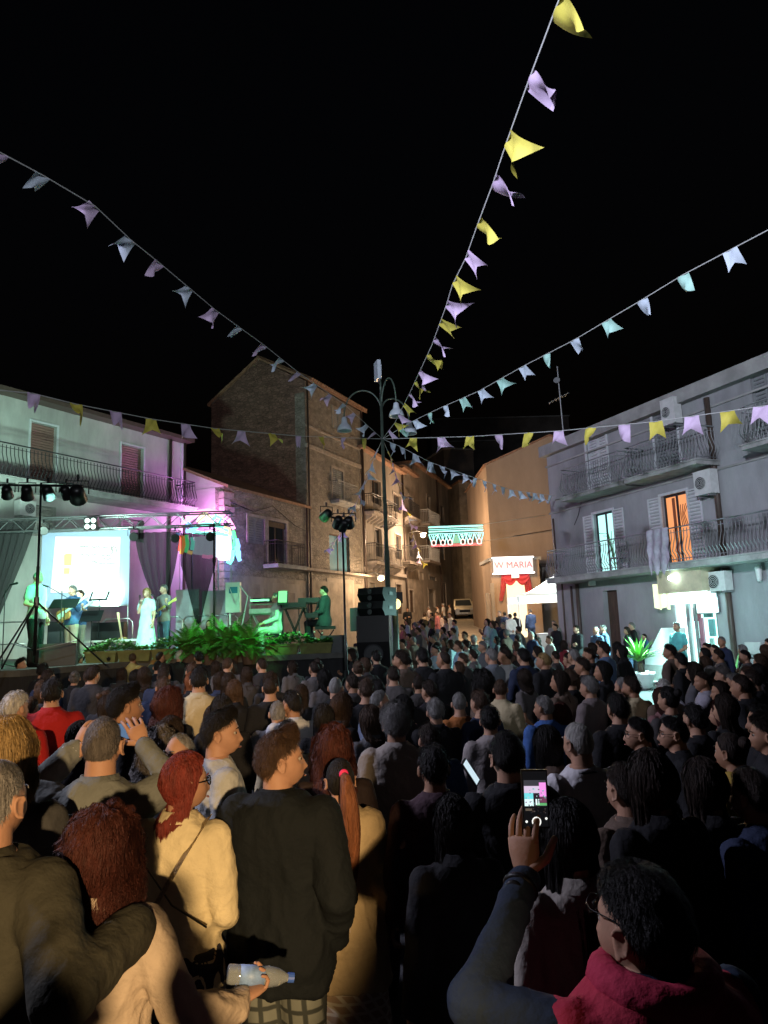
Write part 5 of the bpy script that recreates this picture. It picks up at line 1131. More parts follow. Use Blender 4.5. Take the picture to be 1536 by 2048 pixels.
def xstand(px0, px1, py, Y, lb, tiers=()):
    a_, c_ = P(px0, py, Y), P(px1, py, Y); z = a_.z; b = MB()
    for yy in (Y + .03, Y + .28):
        b.tube([(a_.x + .08, yy, z), (c_.x - .08, yy, DZ)], .014, 6); b.tube([(c_.x - .08, yy, z), (a_.x + .08, yy, DZ)], .014, 6); b.tube([(a_.x, yy, z), (c_.x, yy, z)], .013, 6)
    for t in tiers: tz_ = P(px0, t, Y).z; b.tube([(a_.x, Y, tz_), (c_.x, Y, tz_)], .013, 6)
    for x in (a_.x, c_.x): b.tube([(x, Y + .15, DZ), (x, Y + .15, z + (.45 if tiers else 0))], .013, 6)
    tag(b.build('keyboard_stand', M['steel'] if tiers else M['blackmetal']), lb, 'stand', 'keyboard stands')
xstand(498, 549, 1230, 17.8, 'silver two tier keyboard stand of the left player', (1210, 1228)); xstand(562, 612, 1218, 17.7, 'black crossed stand under the middle keyboard'); xstand(596, 642, 1208, 18.2, 'crossed stand under the stage piano')
b = MB(); b.box(P(521, 1201, 17.95), (.45, .3, .05)); tag(b.build('paper_pile', SH), 'pile of white sheet music on the uppermost keyboard', 'papers')
# amp, guitar on stand, trestle table, folding chair
def ampbox(px, Y, pyt, w_, h_, lb):
    x = SX(px, Y); rt = root('amplifier', (x, Y, DZ), lb, 'amplifier', 'amplifiers at the back of the stage'); b = MB(); b.obox((x - w_ / 2, Y, DZ), (w_, 0, 0), (0, .3, 0), (0, 0, h_)); b.build('case', M['black'], rt); b = MB(); b.obox((x - w_ / 2 + .03, Y - .012, DZ + .04), (w_ - .06, 0, 0), (0, .01, 0), (0, 0, h_ * .7)); b.build('speaker_cloth', M['fanblack'], rt)
ampbox(118, 19.5, 1200, .6, 1.0, 'tall bass amplifier behind the bass player'); ampbox(215, 20.3, 1230, .9, .95, 'wide dark amplifier under the projection screen')
x0, x1 = SX(165, 19.2), SX(300, 19.2); rt = root('trestle_bench', ((x0 + x1) / 2, 19.2, DZ), 'long white trestle bench behind the players', 'bench')
b = MB(); b.obox((x0, 19.2, DZ + .42), (x1 - x0, 0, 0), (0, .3, 0), (0, 0, .05)); b.build('seat', M['whitepaint'], rt)
for x in (x0 + .25, x1 - .3): b = MB(); b.tube([(x - .18, 19.3, DZ), (x, 19.3, DZ + .42), (x + .18, 19.3, DZ)], .02, 5); b.build('leg', M['whitepaint'], rt)
def guitar(p, ang, lb, body_c, neck_c, yaw=0, s=1.0):
    rt = root('guitar', p, lb, 'guitar', 'electric guitars on the stage'); rt.rotation_euler = (0, -ang, yaw); rt.scale = (s, s, s)
    b = MB(); n = 22; out_ = []
    for k in range(n):
        t = 2 * math.pi * k / n; r_ = .165 + .03 * math.cos(2 * t) - .022 * math.cos(4 * t) + .02 * math.cos(t); out_.append((r_ * 1.15 * math.cos(t), r_ * math.sin(t)))
    b.add([(x, -.022, z) for x, z in out_] + [(x, .022, z) for x, z in out_], [tuple(range(n)), tuple(range(2 * n - 1, n - 1, -1))] + [(k, k + n, (k + 1) % n + n, (k + 1) % n) for k in range(n)]); b.build('body', mat('guitar_' + body_c[0], body_c[1], .25, vary=.2), rt, local=True)
    b = MB(); b.box((.45, -.028, 0), (.62, .022, .05)); b.add([(.76, -.04, -.03), (.93, -.04, -.05), (.95, -.04, .03), (.76, -.04, .03), (.76, -.022, -.03), (.93, -.022, -.05), (.95, -.022, .03), (.76, -.022, .03)], [(0, 3, 2, 1), (4, 5, 6, 7), (0, 1, 5, 4), (1, 2, 6, 5), (2, 3, 7, 6), (3, 0, 4, 7)]); b.build('neck', mat('neck_' + neck_c[0], neck_c[1], .4), rt, local=True)
    b = MB(); b.box((-.02, -.03, .0), (.2, .014, .1)); b.build('pickguard', mat('pickguard', (.7, .7, .68), .3), rt, local=True)
    return rt
GW = ('maple', (.62, .50, .28))
pst = P(247, 1262, 20.0); guitar(Vector((pst.x, 20.0, DZ + .32)), R(100), 'guitar resting upright on a stand behind the singer', ('sunburst', (.45, .30, .12)), GW, s=.95)
# scooter at the far right edge
def scooter():
    p = P(1512, 1325, 18.6); g_ = gz(18.6); x, y = p.x, 18.6; rt = root('scooter', (x, y, g_), 'scooter parked by the meter cabinet on the shop wall', 'scooter', rz=.9)
    b = MB(); b.tube([(-.55, 0, .55), (-.3, 0, .62), (.05, 0, .5), (.2, 0, .3), (.45, 0, .3), (.62, 0, .7), (.6, 0, .95)], [.14, .17, .14, .09, .1, .12, .06], 10); b.build('fairing', mat('scooter_white', (.6, .62, .64), .25), rt, True, local=True)
    b = MB(); b.ell((-.3, 0, .78), (.36, .14, .07)); b.build('seat', M['black'], rt, True, local=True)
    for xx in (-.6, .72):
        b = MB(); b.lathe([(.12, -.05), (.24, -.04), (.24, .04), (.12, .05)], (xx, 0, .24), 16, (0, 1, 0)); b.build('wheel', M['black'], rt, local=True)
    b = MB(); b.tube([(.55, -.32, 1.02), (.6, 0, 1.0), (.55, .32, 1.02)], .02, 6); b.tube([(.6, 0, 1.0), (.72, 0, .3)], .03, 6); b.build('handlebar', M['blackmetal'], rt, local=True)
    b = MB(); b.ell((.66, 0, .88), (.05, .1, .08)); b.build('headlight', M['alu'], rt, True, local=True)
scooter()
# ------------------------------------------------------------------ people
def nzv(p, s, seed=0.0):
    from mathutils import noise
    return noise.noise((p[0] * s + seed, p[1] * s + seed * 1.7, p[2] * s - seed))
CLOUD = bpy.data.textures.new('cloth_folds', 'CLOUDS'); CLOUD.noise_scale = .16; CLOUD.noise_depth = 2
RIDGE = bpy.data.textures.new('cloth_creases', 'MUSGRAVE') if False else bpy.data.textures.new('cloth_creases', 'MARBLE')
RIDGE.noise_scale = .22; RIDGE.turbulence = 9; RIDGE.noise_depth = 2; RIDGE.marble_type = 'SHARP'
def remesh(b, voxel, it=4, folds=0.0, creases=0.0, name='m'):
    me = bpy.data.meshes.new('tmp'); me.from_pydata(b.v, [], b.f); me.update()
    ob = bpy.data.objects.new('tmp', me); COL.objects.link(ob)
    m = ob.modifiers.new('r', 'REMESH'); m.mode = 'VOXEL'; m.voxel_size = voxel; m.use_smooth_shade = True
    if it: s = ob.modifiers.new('s', 'SMOOTH'); s.factor = .5; s.iterations = it
    for tex, st in ((CLOUD, folds), (RIDGE, creases)):
        if st: d = ob.modifiers.new('d', 'DISPLACE'); d.texture = tex; d.strength = st; d.mid_level = .5; d.texture_coords = 'LOCAL'
    dg = bpy.context.evaluated_depsgraph_get(); dg.update()
    r_ = bpy.data.meshes.new_from_object(ob.evaluated_get(dg)); r_.name = name
    bpy.data.objects.remove(ob); bpy.data.meshes.remove(me)
    r_.polygons.foreach_set('use_smooth', [True] * len(r_.polygons)); return r_
def join(meshes, name):
    bm = bmesh.new()
    for me in meshes: bm.from_mesh(me)
    out = bpy.data.meshes.new(name); bm.to_mesh(out); bm.free()
    out.polygons.foreach_set('use_smooth', [True] * len(out.polygons)); return out
HA, HB_, HC_ = .070, .090, .111
HCEN = Vector((0, .010, 1.637))
def head_base(az, el, grow=0.0):
    # az 0 = front (+Y), positive towards +X
    x = (HA + grow) * math.sin(az) * math.cos(el); y = (HB_ + grow) * math.cos(az) * math.cos(el); z = (HC_ + grow) * math.sin(el)
    if z < 0:
        q = min(1, -z / HC_); x *= 1 + .12 * q - .42 * q * q
        if y < 0: y *= 1 - .30 * q
        else: y *= 1 + .32 * q
    if y < 0: y *= 1.05
    return Vector((x, y, z))
def head_mesh(b, nu=40, nv=30, Mh=None, fem=False, off=None):
    g = lambda v, c, s: math.exp(-((v - c) / s) ** 2)
    def P_(az, el):
        p = head_base(az, el)
        if p.y > 0:
            x, z = p.x, p.z; d = 0.0
            if -.052 < z < .02: d += (.022 * (min(1, (.02 - z) / .055) ** 1.2)) * g(x, 0, .010 + .006 * max(0, min(1, -z / .05))) * (1 if z > -.04 else max(0, (z + .052) / .012))
            d += .012 * g(z, -.099, .020) * g(x, 0, .028)
            d += .010 * g(z, -.070, .013) * g(x, 0, .022); d -= .004 * g(z, -.071, .003) * g(x, 0, .02); d -= .006 * g(z, -.086, .007) * g(x, 0, .025)
            d += .006 * g(z, .024, .010) * g(abs(x), .026, .022)
            d -= .012 * g(z, .004, .012) * g(abs(x), .031, .013)
            d += .004 * g(z, -.03, .02) * g(abs(x), .048, .018)
            p.y += d * (1 if not fem else .85)
        return p
    vs = [Mh @ (HCEN + P_(0, math.pi / 2))]
    for j in range(1, nv):
        el = math.pi / 2 - math.pi * j / nv
        for i in range(nu):
            t = i / nu; az = 2 * math.pi * t; az = az - .38 * math.sin(az) * (1 if nu > 30 else .4)
            vs.append(Mh @ (HCEN + P_(az, el)))
    vs.append(Mh @ (HCEN + P_(0, -math.pi / 2))); fs = [(0, 1 + (k + 1) % nu, 1 + k) for k in range(nu)]
    for i in range(nv - 2):
        for k in range(nu):
            a = 1 + i * nu; c = a + nu; fs.append((a + k, a + (k + 1) % nu, c + (k + 1) % nu, c + k))
    a = 1 + (nv - 2) * nu; fs += [(a + k, a + (k + 1) % nu, len(vs) - 1) for k in range(nu)]
    b.add(vs, fs)
def ears(b, Mh, hi):
    for s in (-1, 1):
        c = HCEN + Vector((s * .075, -.008, -.008)); Rm = Matrix.Rotation(s * -.35, 3, 'Z') @ Matrix.Rotation(.15, 3, 'X')
        if not hi:
            q = MB(); q.ell(c + Vector((s * .004, 0, 0)), (.010, .020, .031), Rm, 8, 6); b.add([Mh @ Vector(v) for v in q.v], q.f); continue
        q = MB(); q.ell(c + Vector((s * .002, 0, 0)), (.007, .017, .027), Rm, 10, 8)
        q.tube([c + Rm @ Vector((s * (.012 - .004 * (t < 0)), .019 * math.cos(R(a_)) , .030 * math.sin(R(a_)))) for a_, t in [(x, x) for x in range(20, 300, 22)]], .0048, 6)
        q.ell(c + Rm @ Vector((s * .006, .004, -.026)), (.006, .008, .010), None, 8, 6)
        b.add([Mh @ Vector(v) for v in q.v], q.f)
MEN = [(.78, .150, .105, 0), (.86, .170, .118, -.005), (.94, .172, .122, -.005), (1.04, .158, .108, .005), (1.14, .160, .108, .005), (1.26, .178, .118, 0), (1.36, .186, .118, -.008), (1.43, .176, .102, -.012), (1.475, .130, .080, -.016), (1.51, .078, .064, -.016), (1.54, .048, .048, -.012)]
WOM = [(.78, .160, .112, 0), (.86, .178, .124, -.005), (.94, .172, .120, -.005), (1.04, .138, .098, .005), (1.14, .135, .098, .008), (1.26, .152, .115, .012), (1.36, .160, .105, -.004), (1.43, .148, .088, -.012), (1.47, .110, .072, -.015), (1.505, .064, .056, -.015), (1.535, .042, .042, -.012)]
def torso(b, fem, e=0.0, z0=.80, z1=1.54, flare=0.0, n=30, wide=1.0):
    prof = WOM if fem else MEN; vs = []; rows = 0; z = z0
    zs = [z0 + (z1 - z0) * k / 16 for k in range(17)]
    for z in zs:
        zz = max(prof[0][0], min(prof[-1][0], z))
        for i in range(len(prof) - 1):
            if prof[i][0] <= zz <= prof[i + 1][0]: break
        a, c = prof[i], prof[i + 1]; t = (zz - a[0]) / (c[0] - a[0]); t = max(0, min(1, t))
        hw = (a[1] + (c[1] - a[1]) * t) * wide + e; hd = a[2] + (c[2] - a[2]) * t + e; cy = a[3] + (c[3] - a[3]) * t
        f = flare * max(0, (1.15 - z) / .4); hw += f; hd += f * .7
        for k in range(n):
            q = 2 * math.pi * k / n; cs, sn = math.cos(q), math.sin(q); ex = 2 / 2.6
            vs.append((hw * abs(cs) ** ex * (1 if cs > 0 else -1), cy + hd * abs(sn) ** ex * (1 if sn > 0 else -1), z))
    m = len(zs)
    fs = [(i * n + k, i * n + (k + 1) % n, (i + 1) * n + (k + 1) % n, (i + 1) * n + k) for i in range(m - 1) for k in range(n)]
    fs += [tuple(range(n))[::-1], tuple((m - 1) * n + k for k in range(n))]
    b.add(vs, fs)
# arms: {side: (elbow, wrist, hand direction, palm normal, curl)}   side -1 = left (-X), 1 = right (+X)
def ARM(side, kind):
    s = side
    T = {'down': ((s * .245, -.03, 1.12), (s * .25, .05, .88), (0, .15, -1), (-s, 0, 0), .5),
         'pocket': ((s * .275, -.08, 1.13), (s * .22, .06, .93), (-s * .3, .3, -1), (-s, 0, 0), .5),
         'front': ((s * .24, -.02, 1.12), (s * .08, .20, 1.02), (-s, .35, -.2), (0, -1, 0), .6),
         'cross': ((s * .23, .03, 1.13), (s * -.04, .20, 1.14 + .03 * s), (-s, -.1, .25), (0, -1, 0), .3),
         'behind': ((s * .25, -.10, 1.14), (s * .06, -.18, .98), (-s, 0, -.3), (0, 1, 0), .6),
         'phone': ((s * .26, .16, 1.22), (s * .12, .36, 1.47), (0, .25, 1), (-s * .3, -1, 0), .5),
         'phonehigh': ((s * .30, .16, 1.36), (s * .14, .34, 1.62), (0, .15, 1), (-s, 0, 0), .45),
         'phonelow': ((s * .22, .04, 1.14), (s * .10, .26, 1.22), (-s * .1, .8, .5), (-s * .5, -.2, .8), .5),
         'clap': ((s * .22, .06, 1.14), (s * .05, .27, 1.27), (-s * .1, .3, 1), (-s, 0, 0), .1),
         'point': ((s * .34, .14, 1.38), (s * .30, .32, 1.62), (-.1, .4, 1), (-s, 0, 0), .7),
         'keys': ((s * .22, .03, 1.15), (s * .14, .30, 1.04), (0, 1, -.1), (0, 0, -1), .35),
         'guitarneck': ((s * .33, .08, 1.18), (s * .46, .26, 1.27), (s * .2, .5, .7), (s * .3, -.6, 0), .8),
         'guitarbody': ((s * .30, -.01, 1.14), (s * .12, .22, 1.06), (-s, .1, -.4), (0, -1, 0), .5),
         'mic': ((s * .22, .08, 1.14), (s * .06, .18, 1.40), (-s * .2, .1, 1), (-s, -.3, 0), .9),
         'hip': ((s * .36, -.06, 1.14), (s * .20, .0, .98), (-s, .3, -.3), (0, -.2, -1), .4)}
    return T[kind]
def hand(b, w, d, pn, curl, side, seg=6, hi=False, spread=.10, s=1.0):
    w, d, pn = Vector(w), Vector(d).normalized(), Vector(pn); pn = (pn - d * pn.dot(d)).normalized(); x = d.cross(pn)  # x across the palm
    x = x * 1.0; sd = 1 if side > 0 else -1
    thumb = x * (1 if (x.dot(Vector((-side, .6, .2))) > 0) else -1)
    L = .085 * s
    vs = []; m = 10
    for k, (t, hw, ht) in enumerate([(-.01, .026, .019), (.25, .034, .017), (.6, .041, .015), (.95, .042, .013), (1.03, .036, .009)]):
        for i in range(m): q = 2 * math.pi * i / m; vs.append(w + d * L * t + x * math.cos(q) * hw * s + pn * math.sin(q) * ht * s)
    b.add(vs, [(k * m + i, k * m + (i + 1) % m, (k + 1) * m + (i + 1) % m, (k + 1) * m + i) for k in range(4) for i in range(m)] + [tuple(range(m))[::-1], tuple(4 * m + i for i in range(m))])
    for f, (off, ln, r_) in enumerate([(.031, .070, .0085), (.0105, .080, .0088), (-.0105, .074, .0083), (-.031, .058, .0072)]):
        o = w + d * L * .86 + thumb * off * s; a = 0.0; fd = (d + thumb * spread * (off / .031) * .9).normalized(); pts = [o]; rs = [r_ * s * 1.05]; ax = fd
        c = curl * (1 + .12 * f)
        for j, fr in enumerate((.22, .28, .26, .24)):
            a += (0.15, .75, .9, .6)[j] * c
            dirn = fd * math.cos(a) + pn * math.sin(a); pts.append(pts[-1] + dirn * ln * s * (fr + .06)); rs.append(r_ * s * (1.0, .98, .9, .72)[j])
        pts.append(pts[-1] + (pts[-1] - pts[-2]).normalized() * .004 * s); rs.append(.002)
        b.tube(pts, rs, seg)
    o = w + d * L * .22 + thumb * .024 * s; t1 = (d * .55 + thumb * .85 + pn * .35).normalized(); t2 = (d * .95 + thumb * .35 + pn * (.3 + curl * .5)).normalized()
    p1 = o + t1 * .036 * s; p2 = p1 + t2 * .03 * s; p3 = p2 + (t2 + pn * curl * .5).normalized() * .026 * s
    b.tube([o - t1 * .012, o, p1, p2, p3, p3 + t2 * .004], [.013 * s, .0145 * s, .012 * s, .0105 * s, .008 * s, .002], seg + 1)
def pants_vol(b, fem, e, legs, z1=1.0, zend=.07):
    torso(b, fem, e, .80, z1, 0)
    for s in (-1, 1):
        h, k, a = legs[s]
        b.caps(h, k, .098 + e, .064 + e, 14); b.caps(k, Vector(a) + Vector((0, 0, .03)), .064 + e, .046 + e * 1.4, 14)
def stand_legs(wd=0.0, step=0.0):
    return {s: (Vector((s * .085, -.005, .86)), Vector((s * (.095 + wd), .015 + step * s, .49)), Vector((s * (.10 + wd * 1.6), -.02 + step * 2 * s, .085))) for s in (-1, 1)}
SIT = {s: (Vector((s * .085, -.0, .86)), Vector((s * .12, .42, .86)), Vector((s * .13, .38, .42))) for s in (-1, 1)}
def head_matrix(yaw=0.0, pitch=0.0, roll=0.0):
    pv = Vector((0, -.005, 1.52))
    return Matrix.Translation(pv) @ Matrix.Rotation(yaw, 4, 'Z') @ Matrix.Rotation(pitch, 4, 'X') @ Matrix.Rotation(roll, 4, 'Y') @ Matrix.Translation(-pv)
def shoulder(s, fem): return Vector((s * (.158 if fem else .182), -.012, 1.422))
def clav(kind): return .05 if kind in ('point', 'phonehigh') else 0
def body_mesh(fem, arms, legs, Mh, hi=False, vox=.021):
    b = MB(); torso(b, fem)
    for s in (-1, 1):
        e, w_, hd, pn, cu = arms[s]; sh = shoulder(s, fem); f = .88 if fem else 1
        b.caps(sh, e, .056 * f, .042 * f, 12); b.caps(e, w_, .042 * f, .028 * f, 12)
        h, k, a = legs[s]; b.caps(h, k, .092, .058, 12); b.caps(k, a, .056, .036, 12)
        b.caps(Vector(a) + Vector((0, -.01, -.045)), Vector(a) + Vector((s * .015, .15, -.055)), .034, .03, 10)
    nk = [Vector((0, -.022, 1.44)), Mh @ Vector((0, -.012, 1.585))]
    rn = .050 if fem else .059
    if not hi:
        b.caps(nk[0], nk[1], rn + .004, rn, 14)
        m1 = remesh(b, vox, 2)
        hb = MB(); head_mesh(hb, 44, 34, Mh, fem); ears(hb, Mh, False)
        for s in (-1, 1): e, w_, hd, pn, cu = arms[s]; hand(hb, w_, hd, pn, cu, s, 5)
        m2 = hb.mesh('h'); out = join([m1, m2], 'body'); bpy.data.meshes.remove(m1); bpy.data.meshes.remove(m2); return out
    m0 = remesh(b, .02, 3)
    c = MB(); c.caps(nk[0] - Vector((0, 0, .03)), nk[1], rn + .008, rn, 20)
    for s in (-1, 1): c.caps(Vector((0, -.02, 1.47)), shoulder(s, fem) * .62 + Vector((0, -.01, 1.435 * .38)), .045, .03, 12)
    head_mesh(c, 64, 48, Mh, fem); ears(c, Mh, True); m1 = remesh(c, .0064, 2)
    hb = MB()
    for s in (-1, 1): e, w_, hd, pn, cu = arms[s]; hand(hb, w_, hd, pn, cu, s, 9, True)
    m2 = hb.mesh('h'); out = join([m0, m1, m2], 'body')
    for q in (m0, m1, m2): bpy.data.meshes.remove(q)
    return out
def top_mesh(fem, arms, kind, hi=False):
    # kind: tee shirt jacket coat dress vest
    e = {'tee': .012, 'shirt': .016, 'jacket': .028, 'coat': .030, 'dress': .014, 'vest': .03, 'blouse': .024}[kind]
    z0 = {'tee': .86, 'shirt': .84, 'jacket': .76, 'coat': .62, 'dress': .80, 'vest': .84, 'blouse': .82}[kind]
    b = MB(); torso(b, fem, e, z0, 1.515, {'tee': .012, 'shirt': .012, 'jacket': .025, 'coat': .03, 'dress': .0, 'vest': .01, 'blouse': .03}[kind], wide=1.05 if kind in ('jacket', 'vest', 'coat') else 1.0)
    f = .9 if fem else 1
    for s in (-1, 1):
        el, w_, hd, pn, cu = arms[s]; sh = shoulder(s, fem); el, w_ = Vector(el), Vector(w_)
        if kind == 'vest': b.caps(sh, sh + (el - sh) * .1, .07, .064, 14); continue
        ra, rb, rc = [SLIM[0] * q for q in (.060 * f + e, .047 * f + e, .034 * f + e * .9)]
        if kind in ('tee', 'dress'):
            b.caps(sh, sh + (el - sh) * .62, ra, rb + .010, 14)
        else:
            b.caps(sh, el, ra, rb, 16); b.caps(el, el + (w_ - el) * .93, rb, rc, 16)
    if kind == 'dress':
        pts = [(.97, .15), (.85, .19), (.6, .23), (.35, .27), (.15, .30)]
        n = 40; vs = []
        for z, r_ in pts:
            for k in range(n): q = 2 * math.pi * k / n; rr = r_ * (1 + .06 * math.sin(q * 9) * (1 - z)); vs.append((rr * math.cos(q), rr * .8 * math.sin(q), z))
        b.add(vs, [(i * n + k, (i + 1) * n + k, (i + 1) * n + (k + 1) % n, i * n + (k + 1) % n) for i in range(4) for k in range(n)] + [tuple(range(n)), tuple(4 * n + k for k in range(n))[::-1]])
    me = remesh(b, .0108 if hi else .021, 3 if hi else 2, .012 if hi else .022, 0, 'top')
    if hi:
        from mathutils import noise
        sd = random.random() * 50; am = {'jacket': .8, 'coat': .9, 'vest': .9, 'tee': 1.0}.get(kind, 1.15); nv_ = []
        for v in me.vertices:
            p = v.co; q = Vector((p.x * 4.2 + sd, p.y * 4.2, p.z * 2.2 + p.x * 2.5)); wv = noise.noise(q * .7) * 1.6
            r1 = 1 - abs(noise.noise(q + Vector((wv, 0, wv)))) * 2.6; r2 = 1 - abs(noise.noise(Vector((p.x * 9 + wv * 2, p.y * 9 + sd, p.z * 7 - abs(p.x) * 6)))) * 3
            low = .55 + .75 * max(0, min(1, (1.38 - p.z) / .3)); d = (.013 * max(0, r1) ** 2 + .006 * max(0, r2) ** 2 + .010 * noise.noise(p * 5 + Vector((sd, 0, 0))) - .005) * am * low
            nv_.append(p + v.normal * d)
        for v, c_ in zip(me.vertices, nv_): v.co = c_
        me.update()
    if kind in ('shirt', 'jacket', 'coat', 'blouse', 'vest'):
        c = MB(); pts = []; h = .035 if kind != 'jacket' else .045
        n = 24; vs = []
        for j, (rr, z, yo) in enumerate([(.080, 1.480, -.02), (.066, 1.502, -.018), (.061, 1.530, -.016), (.067, 1.535, -.018), (.084, 1.490, -.022)]):
            for k in range(n):
                q = 2 * math.pi * k / n; fr = max(0, math.sin(q)); vs.append((rr * 1.1 * math.cos(q), yo + rr * math.sin(q), z - .035 * fr * fr))
        c.add(vs, [(j * n + k, j * n + (k + 1) % n, (j + 1) * n + (k + 1) % n, (j + 1) * n + k) for j in range(4) for k in range(n)])
        m2 = c.mesh('c'); o = join([me, m2], 'top'); bpy.data.meshes.remove(me); bpy.data.meshes.remove(m2); me = o
    return me
def bottom_mesh(fem, legs, kind, hi=False):
    b = MB()
    if kind == 'skirt':
        n = 48; vs = []; pts = [(1.0, .165), (.85, .2), (.6, .22), (.35, .25), (.22, .26)]
        for z, r_ in pts:
            for k in range(n): q = 2 * math.pi * k / n; rr = r_ * (1 + .05 * math.sin(q * 11) * (1.0 - z)); vs.append((rr * math.cos(q), rr * .75 * math.sin(q), z))
        b.add(vs, [(i * n + k, (i + 1) * n + k, (i + 1) * n + (k + 1) % n, i * n + (k + 1) % n) for i in range(4) for k in range(n)] + [tuple(range(n)), tuple(4 * n + k for k in range(n))[::-1]])
    else: pants_vol(b, fem, .014, legs)
    return remesh(b, .015 if hi else .018, 2, .02, 0, 'bottom')
def shoes_mesh(legs):
    b = MB()
    for s in (-1, 1):
        a = Vector(legs[s][2]); b.caps(a + Vector((0, -.015, -.04)), a + Vector((s * .015, .165, -.052)), .045, .036, 10); b.caps(a + Vector((0, -.01, -.03)), a + Vector((0, -.01, .02)), .046, .044, 8)
    return b.mesh('shoes', None, True)

# hair ---------------------------------------------------------------
def hairline(az, style):
    a = abs((az + math.pi) % (2 * math.pi) - math.pi)  # 0 front .. pi back
    bald = {'bald': 1.0, 'balding': .55}.get(style, 0)
    front = R(47 + 40 * bald); side = R(14); back = R(-42)
    if style in ('long', 'bob', 'curly', 'wavy', 'pony', 'bun', 'redbob'): side = R(-8); back = R(-52); front = R(44)
    if a < R(55): return front + (R(30 + 30 * bald) - front) * (a / R(55)) ** 2
    if a < R(95): t = (a - R(55)) / R(40); return R(30 + 30 * bald) * (1 - t) + side * t
    t = (a - R(95)) / R(85); return side + (back - side) * min(1, t * 1.25) ** .7
def hair_cap(style, seed=0, hi=False, L=.35, puff=1.0):
    """closed cap of hair following the skull plus a hanging curtain for long styles, built in head space"""
    nu = 72 if hi else 40; nv = 22 if hi else 13; vs = []; fs = []
    th = {'short': .012, 'crop': .005, 'balding': .006, 'bald': .003, 'quiff': .014, 'curlyshort': .026, 'long': .022, 'wavy': .03, 'bob': .03, 'redbob': .022, 'curly': .06, 'pony': .009, 'bun': .009}[style] * puff
    rough = {'curly': .022, 'curlyshort': .012, 'wavy': .009, 'quiff': .008, 'short': .007, 'long': .003, 'bob': .007, 'curly': .03}.get(style, .003)
    rows = []
    hang = style in ('long', 'wavy', 'bob', 'curly', 'redbob')
    LL = {'long': L, 'wavy': L, 'bob': .10, 'redbob': .16, 'curly': .20}.get(style, 0)
    nd = (16 if hi else 8) if hang else 0
    for i in range(nu):
        az = 2 * math.pi * i / nu; a = abs((az + math.pi) % (2 * math.pi) - math.pi); hl = hairline(az, style); col = []
        for j in range(nv + 1):
            el = math.pi / 2 + (hl - math.pi / 2) * j / nv
            t = th * (1 if j < nv else .15) * (.5 + .5 * min(1, (nv - j) / 3))
            if style in ('quiff',): t += .03 * math.exp(-(a / .7) ** 2) * max(0, 1 - abs(el - R(65)) / R(28))
            if hang and a > R(55): t = th
            p = head_base(az, el, t); q = nzv(p, 34 if rough > .01 else 22, seed + 3.3)
            p += p.normalized() * q * rough; col.append(p)
        last = col[-1].copy(); lastmid = head_base(az, R(5), th)
        if nd:
            w_ = 0 if a < R(60) else min(1, (a - R(60)) / R(30))
            for j in range(1, nd + 1):
                t = j / nd
                r2 = Vector((lastmid.x, lastmid.y, 0)); taper = 1 + (.12 if style != 'curly' else .35) * math.sin(t * 2.2) * w_ - .25 * t * t
                tgt = Vector((r2.x * taper, r2.y * taper - .02 * t, last.z - LL * t * w_))
                k = min(1, t * 3); p = Vector((last.x + (tgt.x - last.x) * k, last.y + (tgt.y - last.y) * k, tgt.z))
                if style in ('wavy', 'curly'): p += Vector((r2.x, r2.y, 0)).normalized() * (.012 * math.sin(t * 16 + i * .6 + seed) + rough * nzv(p, 26, seed))
                else: p += Vector((r2.x, r2.y, 0)).normalized() * .004 * math.sin(i * 2.1 + t * 2)
                col.append(p if w_ > 0 else last)
        rows.append(col)
    m = len(rows[0])
    for col in rows: vs += col
    for i in range(nu):
        for j in range(m - 1): fs.append((i * m + j, i * m + j + 1, ((i + 1) % nu) * m + j + 1, ((i + 1) % nu) * m + j))
    b = MB(); b.add(vs, fs)
    if style == 'bun': b.ell((0, -.10, .065), (.042, .038, .040), None, 12, 9)
    if style == 'pony' and not hi:
        b.tube([(0, -.10, .05), (0, -.135, .04), (0, -.15, -.02), (0, -.145, -.14), (0, -.13, -L)], [.018, .024, .03, .028, .008], 10)
    return b, rows
